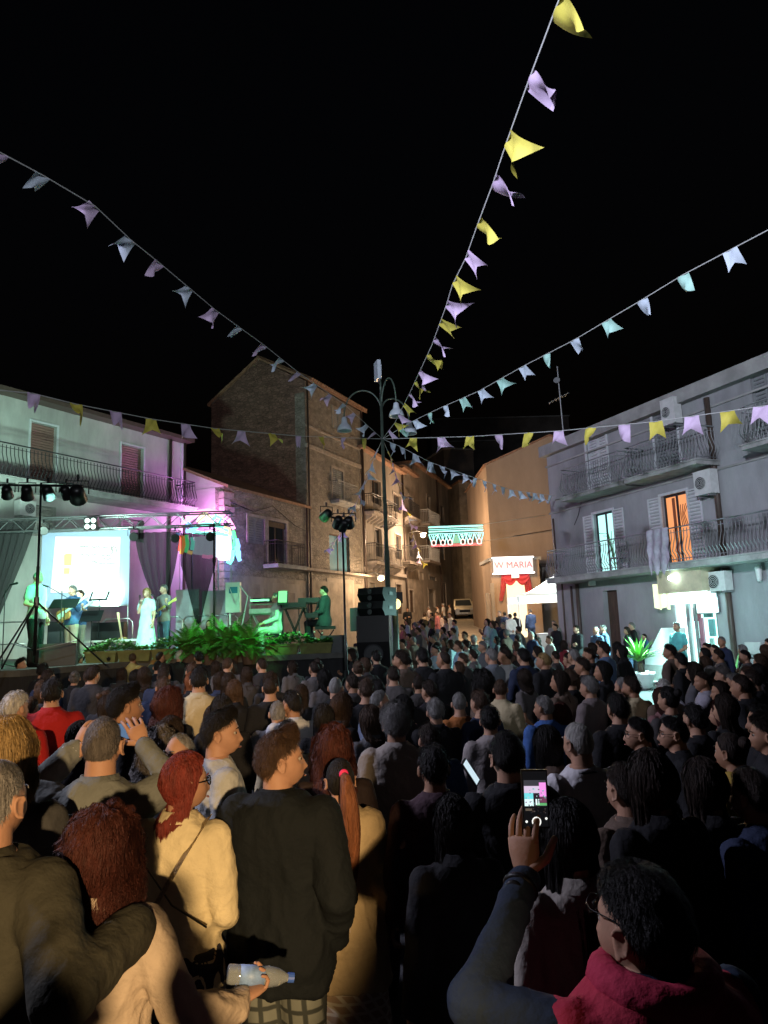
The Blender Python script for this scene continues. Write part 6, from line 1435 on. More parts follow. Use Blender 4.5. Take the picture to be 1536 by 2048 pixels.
def strands(rows, n, width, seed=0, style='short', length=None, curl=0.0, lift=.003):
    """ribbons of hair laid over the cap rows"""
    rs = random.Random(seed); nu = len(rows); m = len(rows[0]); b = MB()
    def S(u, v):
        u = u % nu; v = max(0, min(m - 1.001, v)); i, j = int(u), int(v); fu, fv = u - i, v - j; i2 = (i + 1) % nu
        return (rows[i][j] * (1 - fu) + rows[i2][j] * fu) * (1 - fv) + (rows[i][j + 1] * (1 - fu) + rows[i2][j + 1] * fu) * fv
    for k in range(n):
        u = rs.random() * nu
        if style in ('short', 'crop', 'quiff', 'curlyshort', 'balding'):
            v0 = rs.random() ** .6 * (m - 1); ln = (1.6 if style != 'quiff' else 2.4) * rs.uniform(.7, 1.3); steps = 3
            if style == 'balding' and rs.random() < .5 and v0 < m * .45: continue
        else:
            v0 = rs.random() ** 1.3 * (m - 1) * .55; ln = (m - 1 - v0) * rs.uniform(.82, 1.02); steps = max(4, int(ln / 2.2))
        drift = rs.uniform(-.6, .6); ph = rs.uniform(0, 6.28); lf = rs.uniform(.2, 1) * lift; pts = []
        for s in range(steps + 1):
            t = s / steps; v = v0 + ln * t; q = S(u + drift * t * 1.2, v); nrm = Vector((q.x, q.y, q.z * .4 if q.z > 0 else 0)).normalized()
            q = q + nrm * (lf + (lift * 1.8 * t if steps == 3 else 0))
            if curl: q = q + Vector((math.sin(ph + t * steps * 1.1), math.cos(ph + t * steps * 1.1), math.sin(ph * 2 + t * steps))) * curl * min(1, t * 2.5)
            if v > m - 1: q.z -= (v - m + 1) * .01
            pts.append((q, nrm))
        vs = []
        for s, (q, nrm) in enumerate(pts):
            d = (pts[min(s + 1, steps)][0] - pts[max(0, s - 1)][0]);
            sd = d.cross(nrm)
            if sd.length < 1e-6: sd = Vector((1, 0, 0))
            sd.normalize(); ww = width * (1 - .75 * s / steps) * .5
            if curl: sd = (sd + nrm * math.sin(ph + s)).normalized()
            vs += [q - sd * ww, q + sd * ww]
        b.add(vs, [(2 * s, 2 * s + 1, 2 * s + 3, 2 * s + 2) for s in range(steps)])
    return b
def hair_mesh(style, seed=0, hi=False, L=.35, puff=1.0, Mh=None, n=None):
    b, rows = hair_cap(style, seed, hi, L, puff)
    if hi:
        par_ = {'short': (4600, .0017, 0, .004), 'crop': (4200, .0015, 0, .002), 'balding': (4600, .0013, 0, .002), 'quiff': (7500, .0015, .002, .008), 'curlyshort': (4500, .0022, .006, .010), 'long': (2400, .0028, .001, .006), 'wavy': (2600, .0028, .006, .006), 'redbob': (4800, .0018, .001, .006), 'bob': (1700, .004, .002, .004), 'curly': (5200, .0027, .017, .016), 'pony': (1500, .003, 0, .002), 'bun': (1500, .003, 0, .002), 'bald': (0, 0, 0, 0)}[style]
        if par_[0]:
            s = strands(rows, n or par_[0], par_[1], seed, style, curl=par_[2], lift=par_[3]); b.add(s.v, s.f)
        if style == 'pony':
            rs = random.Random(seed); ax = [Vector((.0, -.10, .055)), Vector((.005, -.135, .05)), Vector((.012, -.150, -.02)), Vector((.02, -.145, -.12)), Vector((.03, -.135, -.24)), Vector((.035, -.13, -.36)), Vector((.04, -.13, -L - .02))]; rad = [.014, .022, .034, .042, .040, .030, .006]
            b.tube(ax, [r_ * .9 for r_ in rad], 12)
            for k in range(1100):
                a_ = rs.random() * 6.28; rr = rs.uniform(.85, 1.06); e = rs.uniform(.86, 1.02); vs = []; dr = rs.uniform(-.25, .25)
                for s in range(8):
                    t = s / 7 * 6 * e; i = min(int(t), 5); f = t - i; c = ax[i] * (1 - f) + ax[i + 1] * f; r_ = (rad[i] * (1 - f) + rad[i + 1] * f) * rr; q = a_ + dr * t
                    p = c + Vector((math.cos(q), math.sin(q), 0)) * r_; sd = Vector((-math.sin(q), math.cos(q), 0)) * .0024; vs += [p - sd, p + sd]
                b.add(vs, [(2 * s, 2 * s + 1, 2 * s + 3, 2 * s + 2) for s in range(7)])
    if not hi and style != 'bald':
        s = strands(rows, 1300 if style in ('long', 'wavy', 'bob') else 800, .0036 if style in ('long', 'wavy', 'bob') else .0042, seed, 'short' if style in ('short', 'crop', 'quiff', 'balding', 'pony', 'bun', 'curlyshort') else 'long', curl={'curly': .014, 'wavy': .008, 'curlyshort': .008}.get(style, .001), lift=.007 if style in ('short', 'quiff', 'curlyshort', 'bob', 'wavy') else .003); b.add(s.v, s.f)
    T = (Mh or Matrix.Identity(4)); b.v = [T @ (HCEN + Vector(v)) for v in b.v]
    return b.mesh('hair', None, True)

SKIN = [mat('skin_fair', (.50, .30, .21), .62, vary=.12, vscale=12, bump=.08, bscale=120, spec=.3), mat('skin_olive', (.40, .22, .14), .62, vary=.12, vscale=12, bump=.08, bscale=120, spec=.3), mat('skin_tan', (.33, .17, .10), .62, vary=.12, vscale=12, bump=.08, bscale=120, spec=.3)]
def hmat(n, c, r_=.62): return mat('hair_' + n, c, r_, vary=.6, vscale=11, stretch=(4, 4, .5), spec=.28, bump=.7, bscale=30)
HM = {'black': hmat('black', (.012, .010, .009)), 'dark': hmat('dark', (.030, .018, .012)), 'brown': hmat('brown', (.075, .040, .022)), 'red': hmat('red', (.19, .028, .018)), 'darkred': hmat('darkred', (.075, .020, .014)),
      'auburn': hmat('auburn', (.24, .085, .035)), 'grey': hmat('grey', (.26, .25, .24)), 'white': hmat('white', (.60, .58, .54)), 'blond': hmat('blond', (.38, .25, .10)), 'saltpepper': hmat('saltpepper', (.12, .105, .095))}
def cmat(c, n=None):
    n = 'cloth_%03d_%03d_%03d' % tuple(int(x * 999) for x in c)
    return mat(n, c, .85, vary=.22, vscale=5, bump=.5, bscale=26, spec=.2)
PROTO = {}
def proto(key, fn):
    if key not in PROTO: PROTO[key] = fn()
    return PROTO[key]
STEM = {'tee': 't_shirt', 'shirt': 'shirt', 'jacket': 'jacket', 'coat': 'coat', 'dress': 'dress', 'vest': 'vest', 'blouse': 'blouse'}
def V_(v, k): v = Vector(v); return Vector((v.x * k, v.y, v.z))
SLIM = [1.0]
def person(loc, yaw, label, fem=False, H=1.72, la='down', ra='down', legs='stand', top='shirt', topc=(.05, .05, .06), bottom='trousers', botc=(.03, .03, .04), hair='short', hairc='dark', L=.35, skin=1, group='spectators in the crowd', hi=False,
           head=(0, 0, 0), puff=1.0, topm=None, botm=None, seed=0, name='person', shoes=True, turn=0, sink=0):
    rt = root(name, loc, label, 'person', group, rz=yaw); s = H / 1.75; rt.scale = (s, s, s * 1.0)
    lg = SIT if legs == 'sit' else stand_legs(.02 if legs == 'wide' else 0, .03 if legs == 'step' else 0)
    A = {-1: ARM(-1, la) if isinstance(la, str) else la, 1: ARM(1, ra) if isinstance(ra, str) else ra}
    if fem: A = {q: (V_(A[q][0], .86), V_(A[q][1], .88)) + tuple(A[q][2:]) if abs(Vector(A[q][1]).x) < .4 else A[q] for q in A}
    if not hi:
        Mh = head_matrix(.45 * turn, 0, 0); k = (fem, la, ra, legs)
        bm_ = proto(('body', turn) + k, lambda: body_mesh(fem, A, lg, Mh)); tm = proto(('top', top) + k[:3], lambda: top_mesh(fem, A, top))
        hm_ = proto(('hair', hair, round(L, 1), seed % 3, puff), lambda: hair_mesh(hair, seed % 3, False, L, puff))
    else:
        Mh = Matrix.Translation((0, 0, -sink)) @ head_matrix(*head); bm_ = body_mesh(fem, A, lg, Mh, True); tm = top_mesh(fem, A, top, True); hm_ = hair_mesh(hair, seed, True, L, puff, Mh)
    link('body', bm_, rt, SKIN[skin]); ho = link('hair', hm_, rt, HM[hairc])
    if not hi: ho.matrix_local = Mh
    link(STEM[top], tm, rt, topm or cmat(topc))
    if top != 'dress': link('skirt' if bottom == 'skirt' else 'trousers', proto(('bot', fem, legs, bottom), lambda: bottom_mesh(fem, lg, bottom, False)), rt, botm or cmat(botc))
    link('shoes', proto(('shoes', legs), lambda: shoes_mesh(lg)), rt, M['black'])
    if hi:
        for s_ in (-1, 1):
            b = MB(); c = HCEN + Vector((s_ * .029, .0700, .004)); b.ell((0, 0, 0), (.0112, .0112, .0105), None, 14, 10); b.v = [Mh @ (c + Vector(v)) for v in b.v]; b.build('eye', mat('eye_white', (.30, .26, .22), .35), rt, True, local=True)
            b = MB(); b.ell((0, .0, 0), (.0062, .004, .0062), None, 10, 6); b.v = [Mh @ (c + Vector((0, .0105, 0)) + Vector(v)) for v in b.v]; b.build('iris', mat('iris_dark', (.02, .012, .008), .1), rt, True, local=True)
            b = MB(); pts = [Mh @ (HCEN + Vector((s_ * x_, y_, z_))) for x_, y_, z_ in ((.013, .0950, .024), (.022, .094, .029), (.034, .089, .030), (.045, .079, .025))]; b.tube(pts, [.0028, .004, .0036, .0015], 6); b.build('eyebrow', HM[hairc], rt, True, local=True)
        b = MB(); b.tube([Mh @ (HCEN + Vector((x_, y_, -.072))) for x_, y_ in ((-.021, .092), (-.01, .100), (0, .102), (.01, .100), (.021, .092))], [.001, .0035, .004, .0035, .001], 6); b.build('lips', mat('lips', (.32, .12, .09), .4), rt, True, local=True)
    return rt
def face_to(x, y, tx=-4.2, ty=17.5): return math.atan2(-(tx - x), ty - y)
def locate(px, py, D=None, H=None, lo=1.2, hi=75):
    """ground point and height of somebody whose head top shows at (px, py)"""
    if D is not None:
        p = P(px, py, D); return p.x, D, p.z - gz(D)
    H = H or 1.7; y = lo; prev = None
    while y < hi:
        v = P(px, py, y).z - gz(y) - H
        if prev is not None and prev * v <= 0: return P(px, py, y).x, y, H
        prev = v; y += .05
    return P(px, py, 16).x, 16.0, H
# ------------------------------------------------------------------ foreground people
V = Vector
def put(px, py, D, label, yaw=None, **kw):
    x, y, h = locate(px, py, D); kw.setdefault('hi', True)
    return person((x, y, 0), face_to(x, y) if yaw is None else yaw, label, H=h - .015, **kw)
# man filming with both hands
x, y, h = locate(205, 1432, 3.2)
phs = {s: (V((s * .285, .04, 1.47)), V((s * .135, .14, 1.62)), V((-s * .45, .35, .8)), V((-s * .3, .9, -.2)), .35) for s in (-1, 1)}
F1 = person((x, y, 0), .12, 'grey shirted balding man with both arms raised filming with his phone', H=h - .01, hi=True, hair='balding', hairc='saltpepper', top='shirt', topc=(.16, .17, .155), la=phs[-1], ra=phs[1], skin=1, head=(0, -.05, 0), seed=4)
def held(parent, name, loc, rot, label, cat='phone', size=(.075, .009, .155), scr=None, side=-1):
    Mw = parent.matrix_world if False else (Matrix.Translation(parent.location) @ Matrix.Rotation(parent.rotation_euler[2], 4, 'Z') @ Matrix.Scale(parent.scale[0], 4))
    c = Mw @ V(loc); Q = Matrix.Rotation(parent.rotation_euler[2], 3, 'Z') @ Matrix.Rotation(rot[2], 3, 'Z') @ Matrix.Rotation(rot[0], 3, 'X') @ Matrix.Rotation(rot[1], 3, 'Y')
    rt = root(name, c, label, cat); b = MB(); b.box(c, size, Q); b.build('case', M['black'], rt)
    b = MB(); w_, d_, h_ = size; o = side * (d_ / 2 + .0008)
    b.add([c + Q @ V((-w_ * .46, o, -h_ * .47)), c + Q @ V((w_ * .46, o, -h_ * .47)), c + Q @ V((w_ * .46, o, h_ * .47)), c + Q @ V((-w_ * .46, o, h_ * .47))], [(0, 1, 2, 3)])
    b.build('screen', scr or emis('phone_screen', (.6, .8, 1), 1.2), rt); return rt, c, Q
held(F1, 'phone', (0, .25, 1.665), (0, 0, 0), 'phone held sideways in front of the grey shirted man', size=(.15, .009, .072), scr=glossy('phone_dim', (.35, .6, 1), .3))
b = MB()
for k in range(14):
    q = k / 14 * 6.283; w0 = phs[-1][1] + (phs[-1][0] - phs[-1][1]) * .10; d = (phs[-1][0] - phs[-1][1]).normalized(); u = d.cross(V((0, 1, 0))).normalized(); v = d.cross(u)
    b.box(w0 + (u * math.cos(q) + v * math.sin(q)) * .036, (.015, .015, .012))
b.ell(w0 + V((-.02, -.034, .01)), (.022, .010, .022)); b.build('wristwatch', M['steel'], F1, local=True)
b = MB(); w0 = phs[1][1] + (phs[1][0] - phs[1][1]) * .08; d = (phs[1][0] - phs[1][1]).normalized(); u = d.cross(V((0, 1, 0))).normalized(); v = d.cross(u)
b.tube([w0 + (u * math.cos(q * .5) + v * math.sin(q * .5)) * .037 for q in range(14)], .004, 5); b.build('bracelet', mat('copper', (.7, .35, .2), .3, metal=1), F1, local=True)
# man in dark blazer, head turned right
F2 = put(558, 1460, 3.2, 'man in dark blazer and checked trousers turning his head right', yaw=-.22, hair='quiff', hairc='brown', top='jacket', topc=(.0075, .010, .0115), la=(V((-.315, -.07, 1.13)), V((-.23, .06, .93)), V((.3, .3, -1)), V((1, 0, 0)), .5), ra='pocket', bottom='trousers', botm=mat('check_cloth', (.17, .18, .15), .85, wave=(5, (.03, .035, .03), 'check'), vary=.2), head=(-1.05, .04, 0), skin=1, seed=2, puff=.8)
# ponytail woman
F3 = put(680, 1513, 3.65, 'woman in long beige coat with reddish ponytail and pink scrunchie', yaw=-.1, fem=True, hair='pony', hairc='black', L=.46, top='coat', topc=(.52, .40, .23), la='front', ra='down', bottom='skirt', botm=mat('diamond_cloth', (.40, .28, .18), .85, wave=(7, (.62, .55, .42), 'diamond')), head=(.35, 0, 0), seed=5)
for ch in F3.children:
    if ch.name.startswith('hair'):
        pass
pt_b, _ = hair_cap('pony', 5, False, .46)
b = MB(); Mh3 = head_matrix(.35, 0, 0)
rs = random.Random(11); ax = [V((.0, -.115, .058)), V((.005, -.142, .045)), V((.012, -.156, -.02)), V((.02, -.156, -.12)), V((.03, -.150, -.24)), V((.035, -.145, -.36)), V((.04, -.145, -.50))]; rad = [.016, .026, .040, .048, .045, .034, .008]
b.tube(ax, [r_ * .9 for r_ in rad], 12)
for k in range(1600):
    a_ = rs.random() * 6.28; rr = rs.uniform(.9, 1.08); e = rs.uniform(.86, 1.02); vs = []; dr = rs.uniform(-.25, .25)
    for s in range(8):
        t = s / 7 * 6 * e; i = min(int(t), 5); f = t - i; c = ax[i] * (1 - f) + ax[i + 1] * f; r_ = (rad[i] * (1 - f) + rad[i + 1] * f) * rr; q = a_ + dr * t
        p = c + V((math.cos(q), math.sin(q), 0)) * r_; sd = V((-math.sin(q), math.cos(q), 0)) * .0022; vs += [p - sd, p + sd]
    b.add(vs, [(2 * s, 2 * s + 1, 2 * s + 3, 2 * s + 2) for s in range(7)])
b.v = [Mh3 @ (HCEN + V(v)) for v in b.v]; b.build('ponytail', HM['auburn'], F3, True, local=True)
b = MB(); b.ell((0, 0, 0), (.026, .014, .026)); b.v = [Mh3 @ (HCEN + V((0, -.118, .056)) + V(v)) for v in b.v]; b.build('scrunchie', mat('scrunchie_pink', (.75, .03, .14), .7), F3, True, local=True)
# red haired woman with glasses, cream jacket
F4 = put(366, 1504, 3.12, 'red haired woman with glasses, cream jacket and glittering strap', yaw=-.25, fem=True, hair='redbob', hairc='red', top='shirt', topc=(.66, .56, .34), la='down', ra='front', head=(-.75, 0, 0), seed=7, puff=.8)
b = MB(); q = [(.13, -.02, 1.50), (.08, -.155, 1.36), (-.02, -.165, 1.2), (-.12, -.15, 1.05), (-.18, -.05, .96)]
n = 26
for k in range(n - 1):
    def qp(t): i = min(int(t * 4), 3); f = t * 4 - i; return V(q[i]) * (1 - f) + V(q[i + 1]) * f
    a_, c_ = qp(k / (n - 1)), qp((k + 1) / (n - 1)); sd = V((.024, .0, .02)); ot = V((0, -.006, 0)); b.add([a_ - sd + ot, a_ + sd + ot, c_ + sd + ot, c_ - sd + ot, a_ - sd, a_ + sd, c_ + sd, c_ - sd], [(0, 1, 2, 3), (4, 7, 6, 5), (0, 3, 7, 4), (1, 5, 6, 2)])
b.build('strap', mat('glitter_strap', (.42, .30, .15), .35, metal=.7, vary=.7, vscale=90, bump=1, bscale=260), F4, local=True)
b = MB(); b.tube([(-.14, -.08, 1.44), (-.08, -.155, 1.34), (.05, -.165, 1.2), (.17, -.10, 1.1)], .004, 5); b.build('bag_cord', M['black'], F4, local=True)
def glasses(rt, hd, thick=.0022, sink=0):
    Mh = Matrix.Translation((0, 0, -sink)) @ head_matrix(*hd); b = MB()
    for s in (-1, 1):
        b.tube([HCEN + V((s * .029 + .022 * math.cos(a_ * .45), .098 - .004 * abs(math.cos(a_ * .45)), .002 + .019 * math.sin(a_ * .45))) for a_ in range(15)], thick, 5)
        b.tube([HCEN + V((s * .051, .094, .008)), HCEN + V((s * .073, .066, .008)), HCEN + V((s * .077, 0, .004)), HCEN + V((s * .074, -.015, -.008))], thick, 5)
    b.tube([HCEN + V((-.007, .102, .006)), HCEN + V((.007, .102, .006))], thick, 5)
    b.v = [Mh @ V(v) for v in b.v]; b.build('glasses', M['black'], rt, True, local=True)
glasses(F4, (-.75, 0, 0), .003)
# curly woman with water bottle (cream top)
armr = (V((.30, -.02, 1.14)), V((.43, .20, 1.10)), V((.5, .7, .15)), V((-.2, -.3, 1)), .8)
F5 = put(200, 1632, 2.35, 'woman with dark curly hair in a cream blouse with a bottle in her hand', yaw=-.05, fem=True, hair='curly', hairc='darkred', top='blouse', topc=(.50, .40, .30), la='front', ra=armr, botc=(.3, .28, .26), seed=9, puff=.62)
Mw = Matrix.Translation(F5.location) @ Matrix.Rotation(F5.rotation_euler[2], 4, 'Z') @ Matrix.Scale(F5.scale[0], 4)
c = Mw @ V((.47, .28, 1.14)); rt = root('water_bottle', c, 'clear plastic water bottle held by the curly haired woman', 'bottle'); d = V((.9, .25, -.18))
b = MB(); b.lathe([(.026, -.10), (.031, -.095), (.031, -.03), (.028, -.02), (.031, -.01), (.031, .04), (.026, .07), (.013, .095), (.013, .10)], c, 18, d); b.build('bottle', mat('clear_plastic', (.75, .85, .92), .08, trans=.75), rt, True)
b = MB(); b.lathe([(.015, .10), (.015, .12), (.012, .121)], c, 14, d); b.build('cap', mat('cap_blue', (.05, .12, .45), .4), rt); b = MB(); b.lathe([(.0318, -.06), (.0318, .02)], c, 18, d); b.build('label', mat('label_blue', (.25, .4, .7), .5, vary=.4, vscale=40), rt, True)
# bald man with olive jacket, arm round her
F6 = put(-8, 1514, 2.2, 'bald man in an olive jacket with his arm around the curly haired woman', yaw=-.25, hair='crop', hairc='grey', top='jacket', topc=(.050, .048, .034), la='down', ra=(V((.37, -.16, 1.24)), V((.35, .17, 1.28)), V((.1, 1, -.1)), V((-.3, 0, -1)), .5), head=(.1, 0, 0), seed=3, puff=.5)
# blazer tailoring: folded collar, centre seam with vent, sleeve buttons
b = MB(); n = 21; vs = []
for j, (rr, z, yo) in enumerate([(.086, 1.492, -.022), (.074, 1.522, -.020), (.080, 1.528, -.022), (.104, 1.478, -.030)]):
    for k in range(n):
        q = math.pi * (1.02 + .96 * k / (n - 1)); vs.append((rr * 1.15 * math.cos(q), yo + rr * math.sin(q), z))
b.add(vs, [(j * n + k, j * n + k + 1, (j + 1) * n + k + 1, (j + 1) * n + k) for j in range(3) for k in range(n - 1)]); b.build('collar', cmat((.0075, .010, .0115)), F2, True, local=True)
for s_ in (-1, 1):
    for k in range(3):
        b = MB(); w0 = V(ARM(s_, 'pocket')[1]) + V((s_ * .045, -.012, .02 + .02 * k)); b.lathe([(.007, -.002), (.007, .003)], w0, 10, (s_, -.3, 0)); b.build('button', M['black'], F2, local=True)
# shirt collar and seams of the filming man
b = MB(); b.tube([(-.17, -.115, 1.40), (-.08, -.135, 1.405), (.08, -.135, 1.405), (.17, -.115, 1.40)], .003, 5); b.build('yoke_seam', cmat((.11, .12, .105)), F1, True, local=True)
# young man profile
F7 = put(440, 1418, 4.0, 'young man with short black hair in a pale grey t-shirt looking right', yaw=-1.15, hair='quiff', hairc='black', top='tee', topc=(.42, .43, .42), skin=1, head=(-.35, 0, 0), seed=12, puff=.6)
F8 = put(362, 1462, 4.1, 'older man with glasses peeking over the red haired woman', yaw=2.6, hair='balding', hairc='grey', top='shirt', topc=(.03, .03, .035), skin=1, head=(0, 0, 0), seed=13); glasses(F8, (0, 0, 0))
# phone man bottom right
x, y, h = locate(1272, 1668, 1.56)
armp = (V((-.33, .13, 1.44)), V((-.085, .35, 1.60)), V((.05, .12, 1)), V((.75, .6, 0)), .30)
F9 = person((x, y, 0), .30, 'man in a red padded vest over navy sleeves raising his phone to film', H=h - .02, hi=True, hair='short', hairc='black', top='vest', topc=(.42, .03, .06), la=armp, ra='down', head=(.32, .02, 0), seed=15, sink=.05, puff=1.3, skin=1)
SLIM[0] = .84
sl = top_mesh(False, {-1: armp, 1: ARM(1, 'down')}, 'shirt', True); SLIM[0] = 1.0; link('sleeve', sl, F9, mat('denim_navy', (.018, .030, .055), .85, vary=.3, vscale=9, bump=.3, bscale=40))
b = MB(); b.tube([(x_ * .1, -.02 + y_ * .095, 1.49 + .02 * abs(x_)) for x_, y_ in [(math.cos(k * .45), math.sin(k * .45)) for k in range(15)]], .036, 9); b.build('collar', cmat((.42, .03, .07)), F9, True, local=True)
glasses(F9, (.32, .02, 0), .0014, sink=.025)
b = MB(); w0 = armp[1] + (armp[0] - armp[1]) * .12; d = (armp[0] - armp[1]).normalized(); u = d.cross(V((0, 1, 0))).normalized(); v = d.cross(u)
b.tube([w0 + (u * math.cos(q * .45) + v * math.sin(q * .45)) * .036 for q in range(15)], .009, 6); b.lathe([(.019, .036), (.021, .04), (.021, .046), (.017, .048)], w0, 16, (-.7, -.6, .2)); b.build('wristwatch', M['black'], F9, True, local=True)
# phone with live picture on its screen
ph, c, Q = held(F9, 'phone', (-.045, .352, 1.775), (-.06, .03, -.30), 'phone in the raised hand showing the stage on its screen', size=(.064, .009, .136), scr=glossy('phone_dark', (.05, .05, .06), .12))
def scr(u0, v0, u1, v1, col, s, k=1):
    b = MB(); o = -.0065 - .0004 * k; W_, H_ = .064, .136
    b.add([c + Q @ V((-W_ / 2 + W_ * u, o, H_ / 2 - H_ * v)) for u, v in ((u0, v0), (u1, v0), (u1, v1), (u0, v1))], [(0, 1, 2, 3)])
    b.build('screen_picture', emis('pix_%d_%d_%d_%d' % (int(col[0] * 99), int(col[1] * 99), int(col[2] * 99), int(s * 10)), col, s, (.01, .01, .01)), ph)
scr(.08, .18, .92, .28, (.12, .12, .15), .4); scr(.08, .28, .92, .40, (.75, .6, .8), 1.0); scr(.66, .22, .92, .46, (.9, .3, .8), 1.1, 2); scr(.08, .40, .60, .52, (.2, .8, .85), 1.0, 2); scr(.42, .40, .66, .56, (.08, .05, .08), .3, 3); scr(.66, .46, .92, .56, (.35, .1, .2), .5, 3); scr(.08, .50, .42, .62, (.7, .95, .95), 1.2, 3); scr(.42, .55, .92, .62, (.10, .12, .12), .6, 2); scr(.55, .57, .92, .61, (.2, .7, .25), .7, 4); scr(.5, .50, .56, .60, (.8, 1, 1), 1.2, 5); scr(.6, .5, .64, .6, (.8, 1, 1), 1.0, 5)
scr(.10, .66, .35, .70, (.25, .2, .15), .5, 2)
rp = random.Random(4)
for k in range(46):
    u0, v0 = rp.uniform(.09, .86), rp.uniform(.30, .74); dk = v0 > .60
    cc = rp.choice([(.05, .05, .07), (.15, .10, .08), (.25, .2, .2)]) if dk else rp.choice([(.6, .9, .9), (.1, .1, .14), (.5, .3, .5), (.2, .5, .5), (.8, .75, .85)])
    scr(u0, v0, min(.92, u0 + rp.uniform(.02, .07)), v0 + rp.uniform(.008, .03), cc, .3 if dk else .8, 6)
b = MB(); b.tube([c + Q @ V((.0 + .010 * math.cos(t), -.0078, -.052 + .010 * math.sin(t))) for t in [k * .5 for k in range(14)]], .0016, 5); b.ell(c + Q @ V((-.024, -.0075, -.052)), (.003, .001, .003)); b.ell(c + Q @ V((.024, -.0075, -.045)), (.003, .001, .003)); b.build('shutter_button', emis('btn', (.9, .9, .85), 1.2), ph)
# others near
F10 = put(1135, 1600, 2.4, 'woman with long dark hair in a beige dress with a gold chain strap', fem=True, yaw=.3, hair='long', hairc='black', L=.30, top='shirt', topc=(.30, .27, .24), botc=(.28, .25, .22), bottom='skirt', seed=17)
Mw = Matrix.Translation(F10.location) @ Matrix.Rotation(F10.rotation_euler[2], 4, 'Z') @ Matrix.Scale(F10.scale[0], 4)
rt = root('handbag', Mw @ V((-.2, -.16, .98)), 'black handbag hanging at the back of the beige dressed woman', 'handbag'); c = rt.location.copy(); b = MB(); b.box(c, (.26, .09, .19), Matrix.Rotation(.2, 3, 'Y')); b.build('bag', M['black'], rt)
b = MB(); a0_, a1_ = Mw @ V((.1, -.12, 1.46)), c + V((.1, 0, .09))
for k in range(26): t = k / 25; b.box(a0_ * (1 - t) + a1_ * t + V((0, -.025 * math.sin(t * 3.1), 0)), (.008, .006, .014), Matrix.Rotation(k * 1.2, 3, 'Z'))
b.build('chain', mat('gold', (.8, .55, .2), .3, metal=1), rt)
F11 = put(1155, 1441, 4.0, 'grey cropped man in a white t-shirt with a dark cord round his neck', yaw=.35, hair='crop', hairc='white', top='tee', topc=(.62, .60, .62), head=(.15, 0, 0), seed=18)
b = MB(); b.tube([(.095 * math.cos(t), -.02 + .085 * math.sin(t), 1.475 - .02 * math.sin(t)) for t in [k * .45 for k in range(15)]], .006, 5); b.build('neck_cord', M['black'], F11, local=True)
F12 = put(1300, 1500, 2.85, 'woman with very long straight hair in black clothing, seen from behind', fem=True, yaw=.4, hair='long', hairc='dark', L=.42, top='shirt', topc=(.012, .012, .014), seed=19)
F13 = put(1405, 1516, 3.1, 'woman with long dark hair and a pale grey skirt', fem=True, yaw=.45, hair='long', hairc='dark', L=.34, top='shirt', topc=(.014, .014, .016), bottom='skirt', botc=(.34, .33, .35), seed=20)
F16 = put(790, 1409, 4.7, 'man with bushy grey curls in a light brown shirt', yaw=.15, hair='curlyshort', hairc='grey', top='shirt', topc=(.34, .30, .27), seed=21)
F20 = put(665, 1452, 3.9, 'person with fuzzy dark red hair lit along the top', yaw=.2, fem=True, hair='curly', hairc='darkred', top='shirt', topc=(.03, .02, .02), seed=22, puff=.5, hi=False)
F19 = put(8, 1440, 2.75, 'blond curly haired woman at the very edge of the near crowd', yaw=.2, fem=True, hair='wavy', hairc='blond', L=.25, top='shirt', topc=(.05, .05, .05), seed=23)

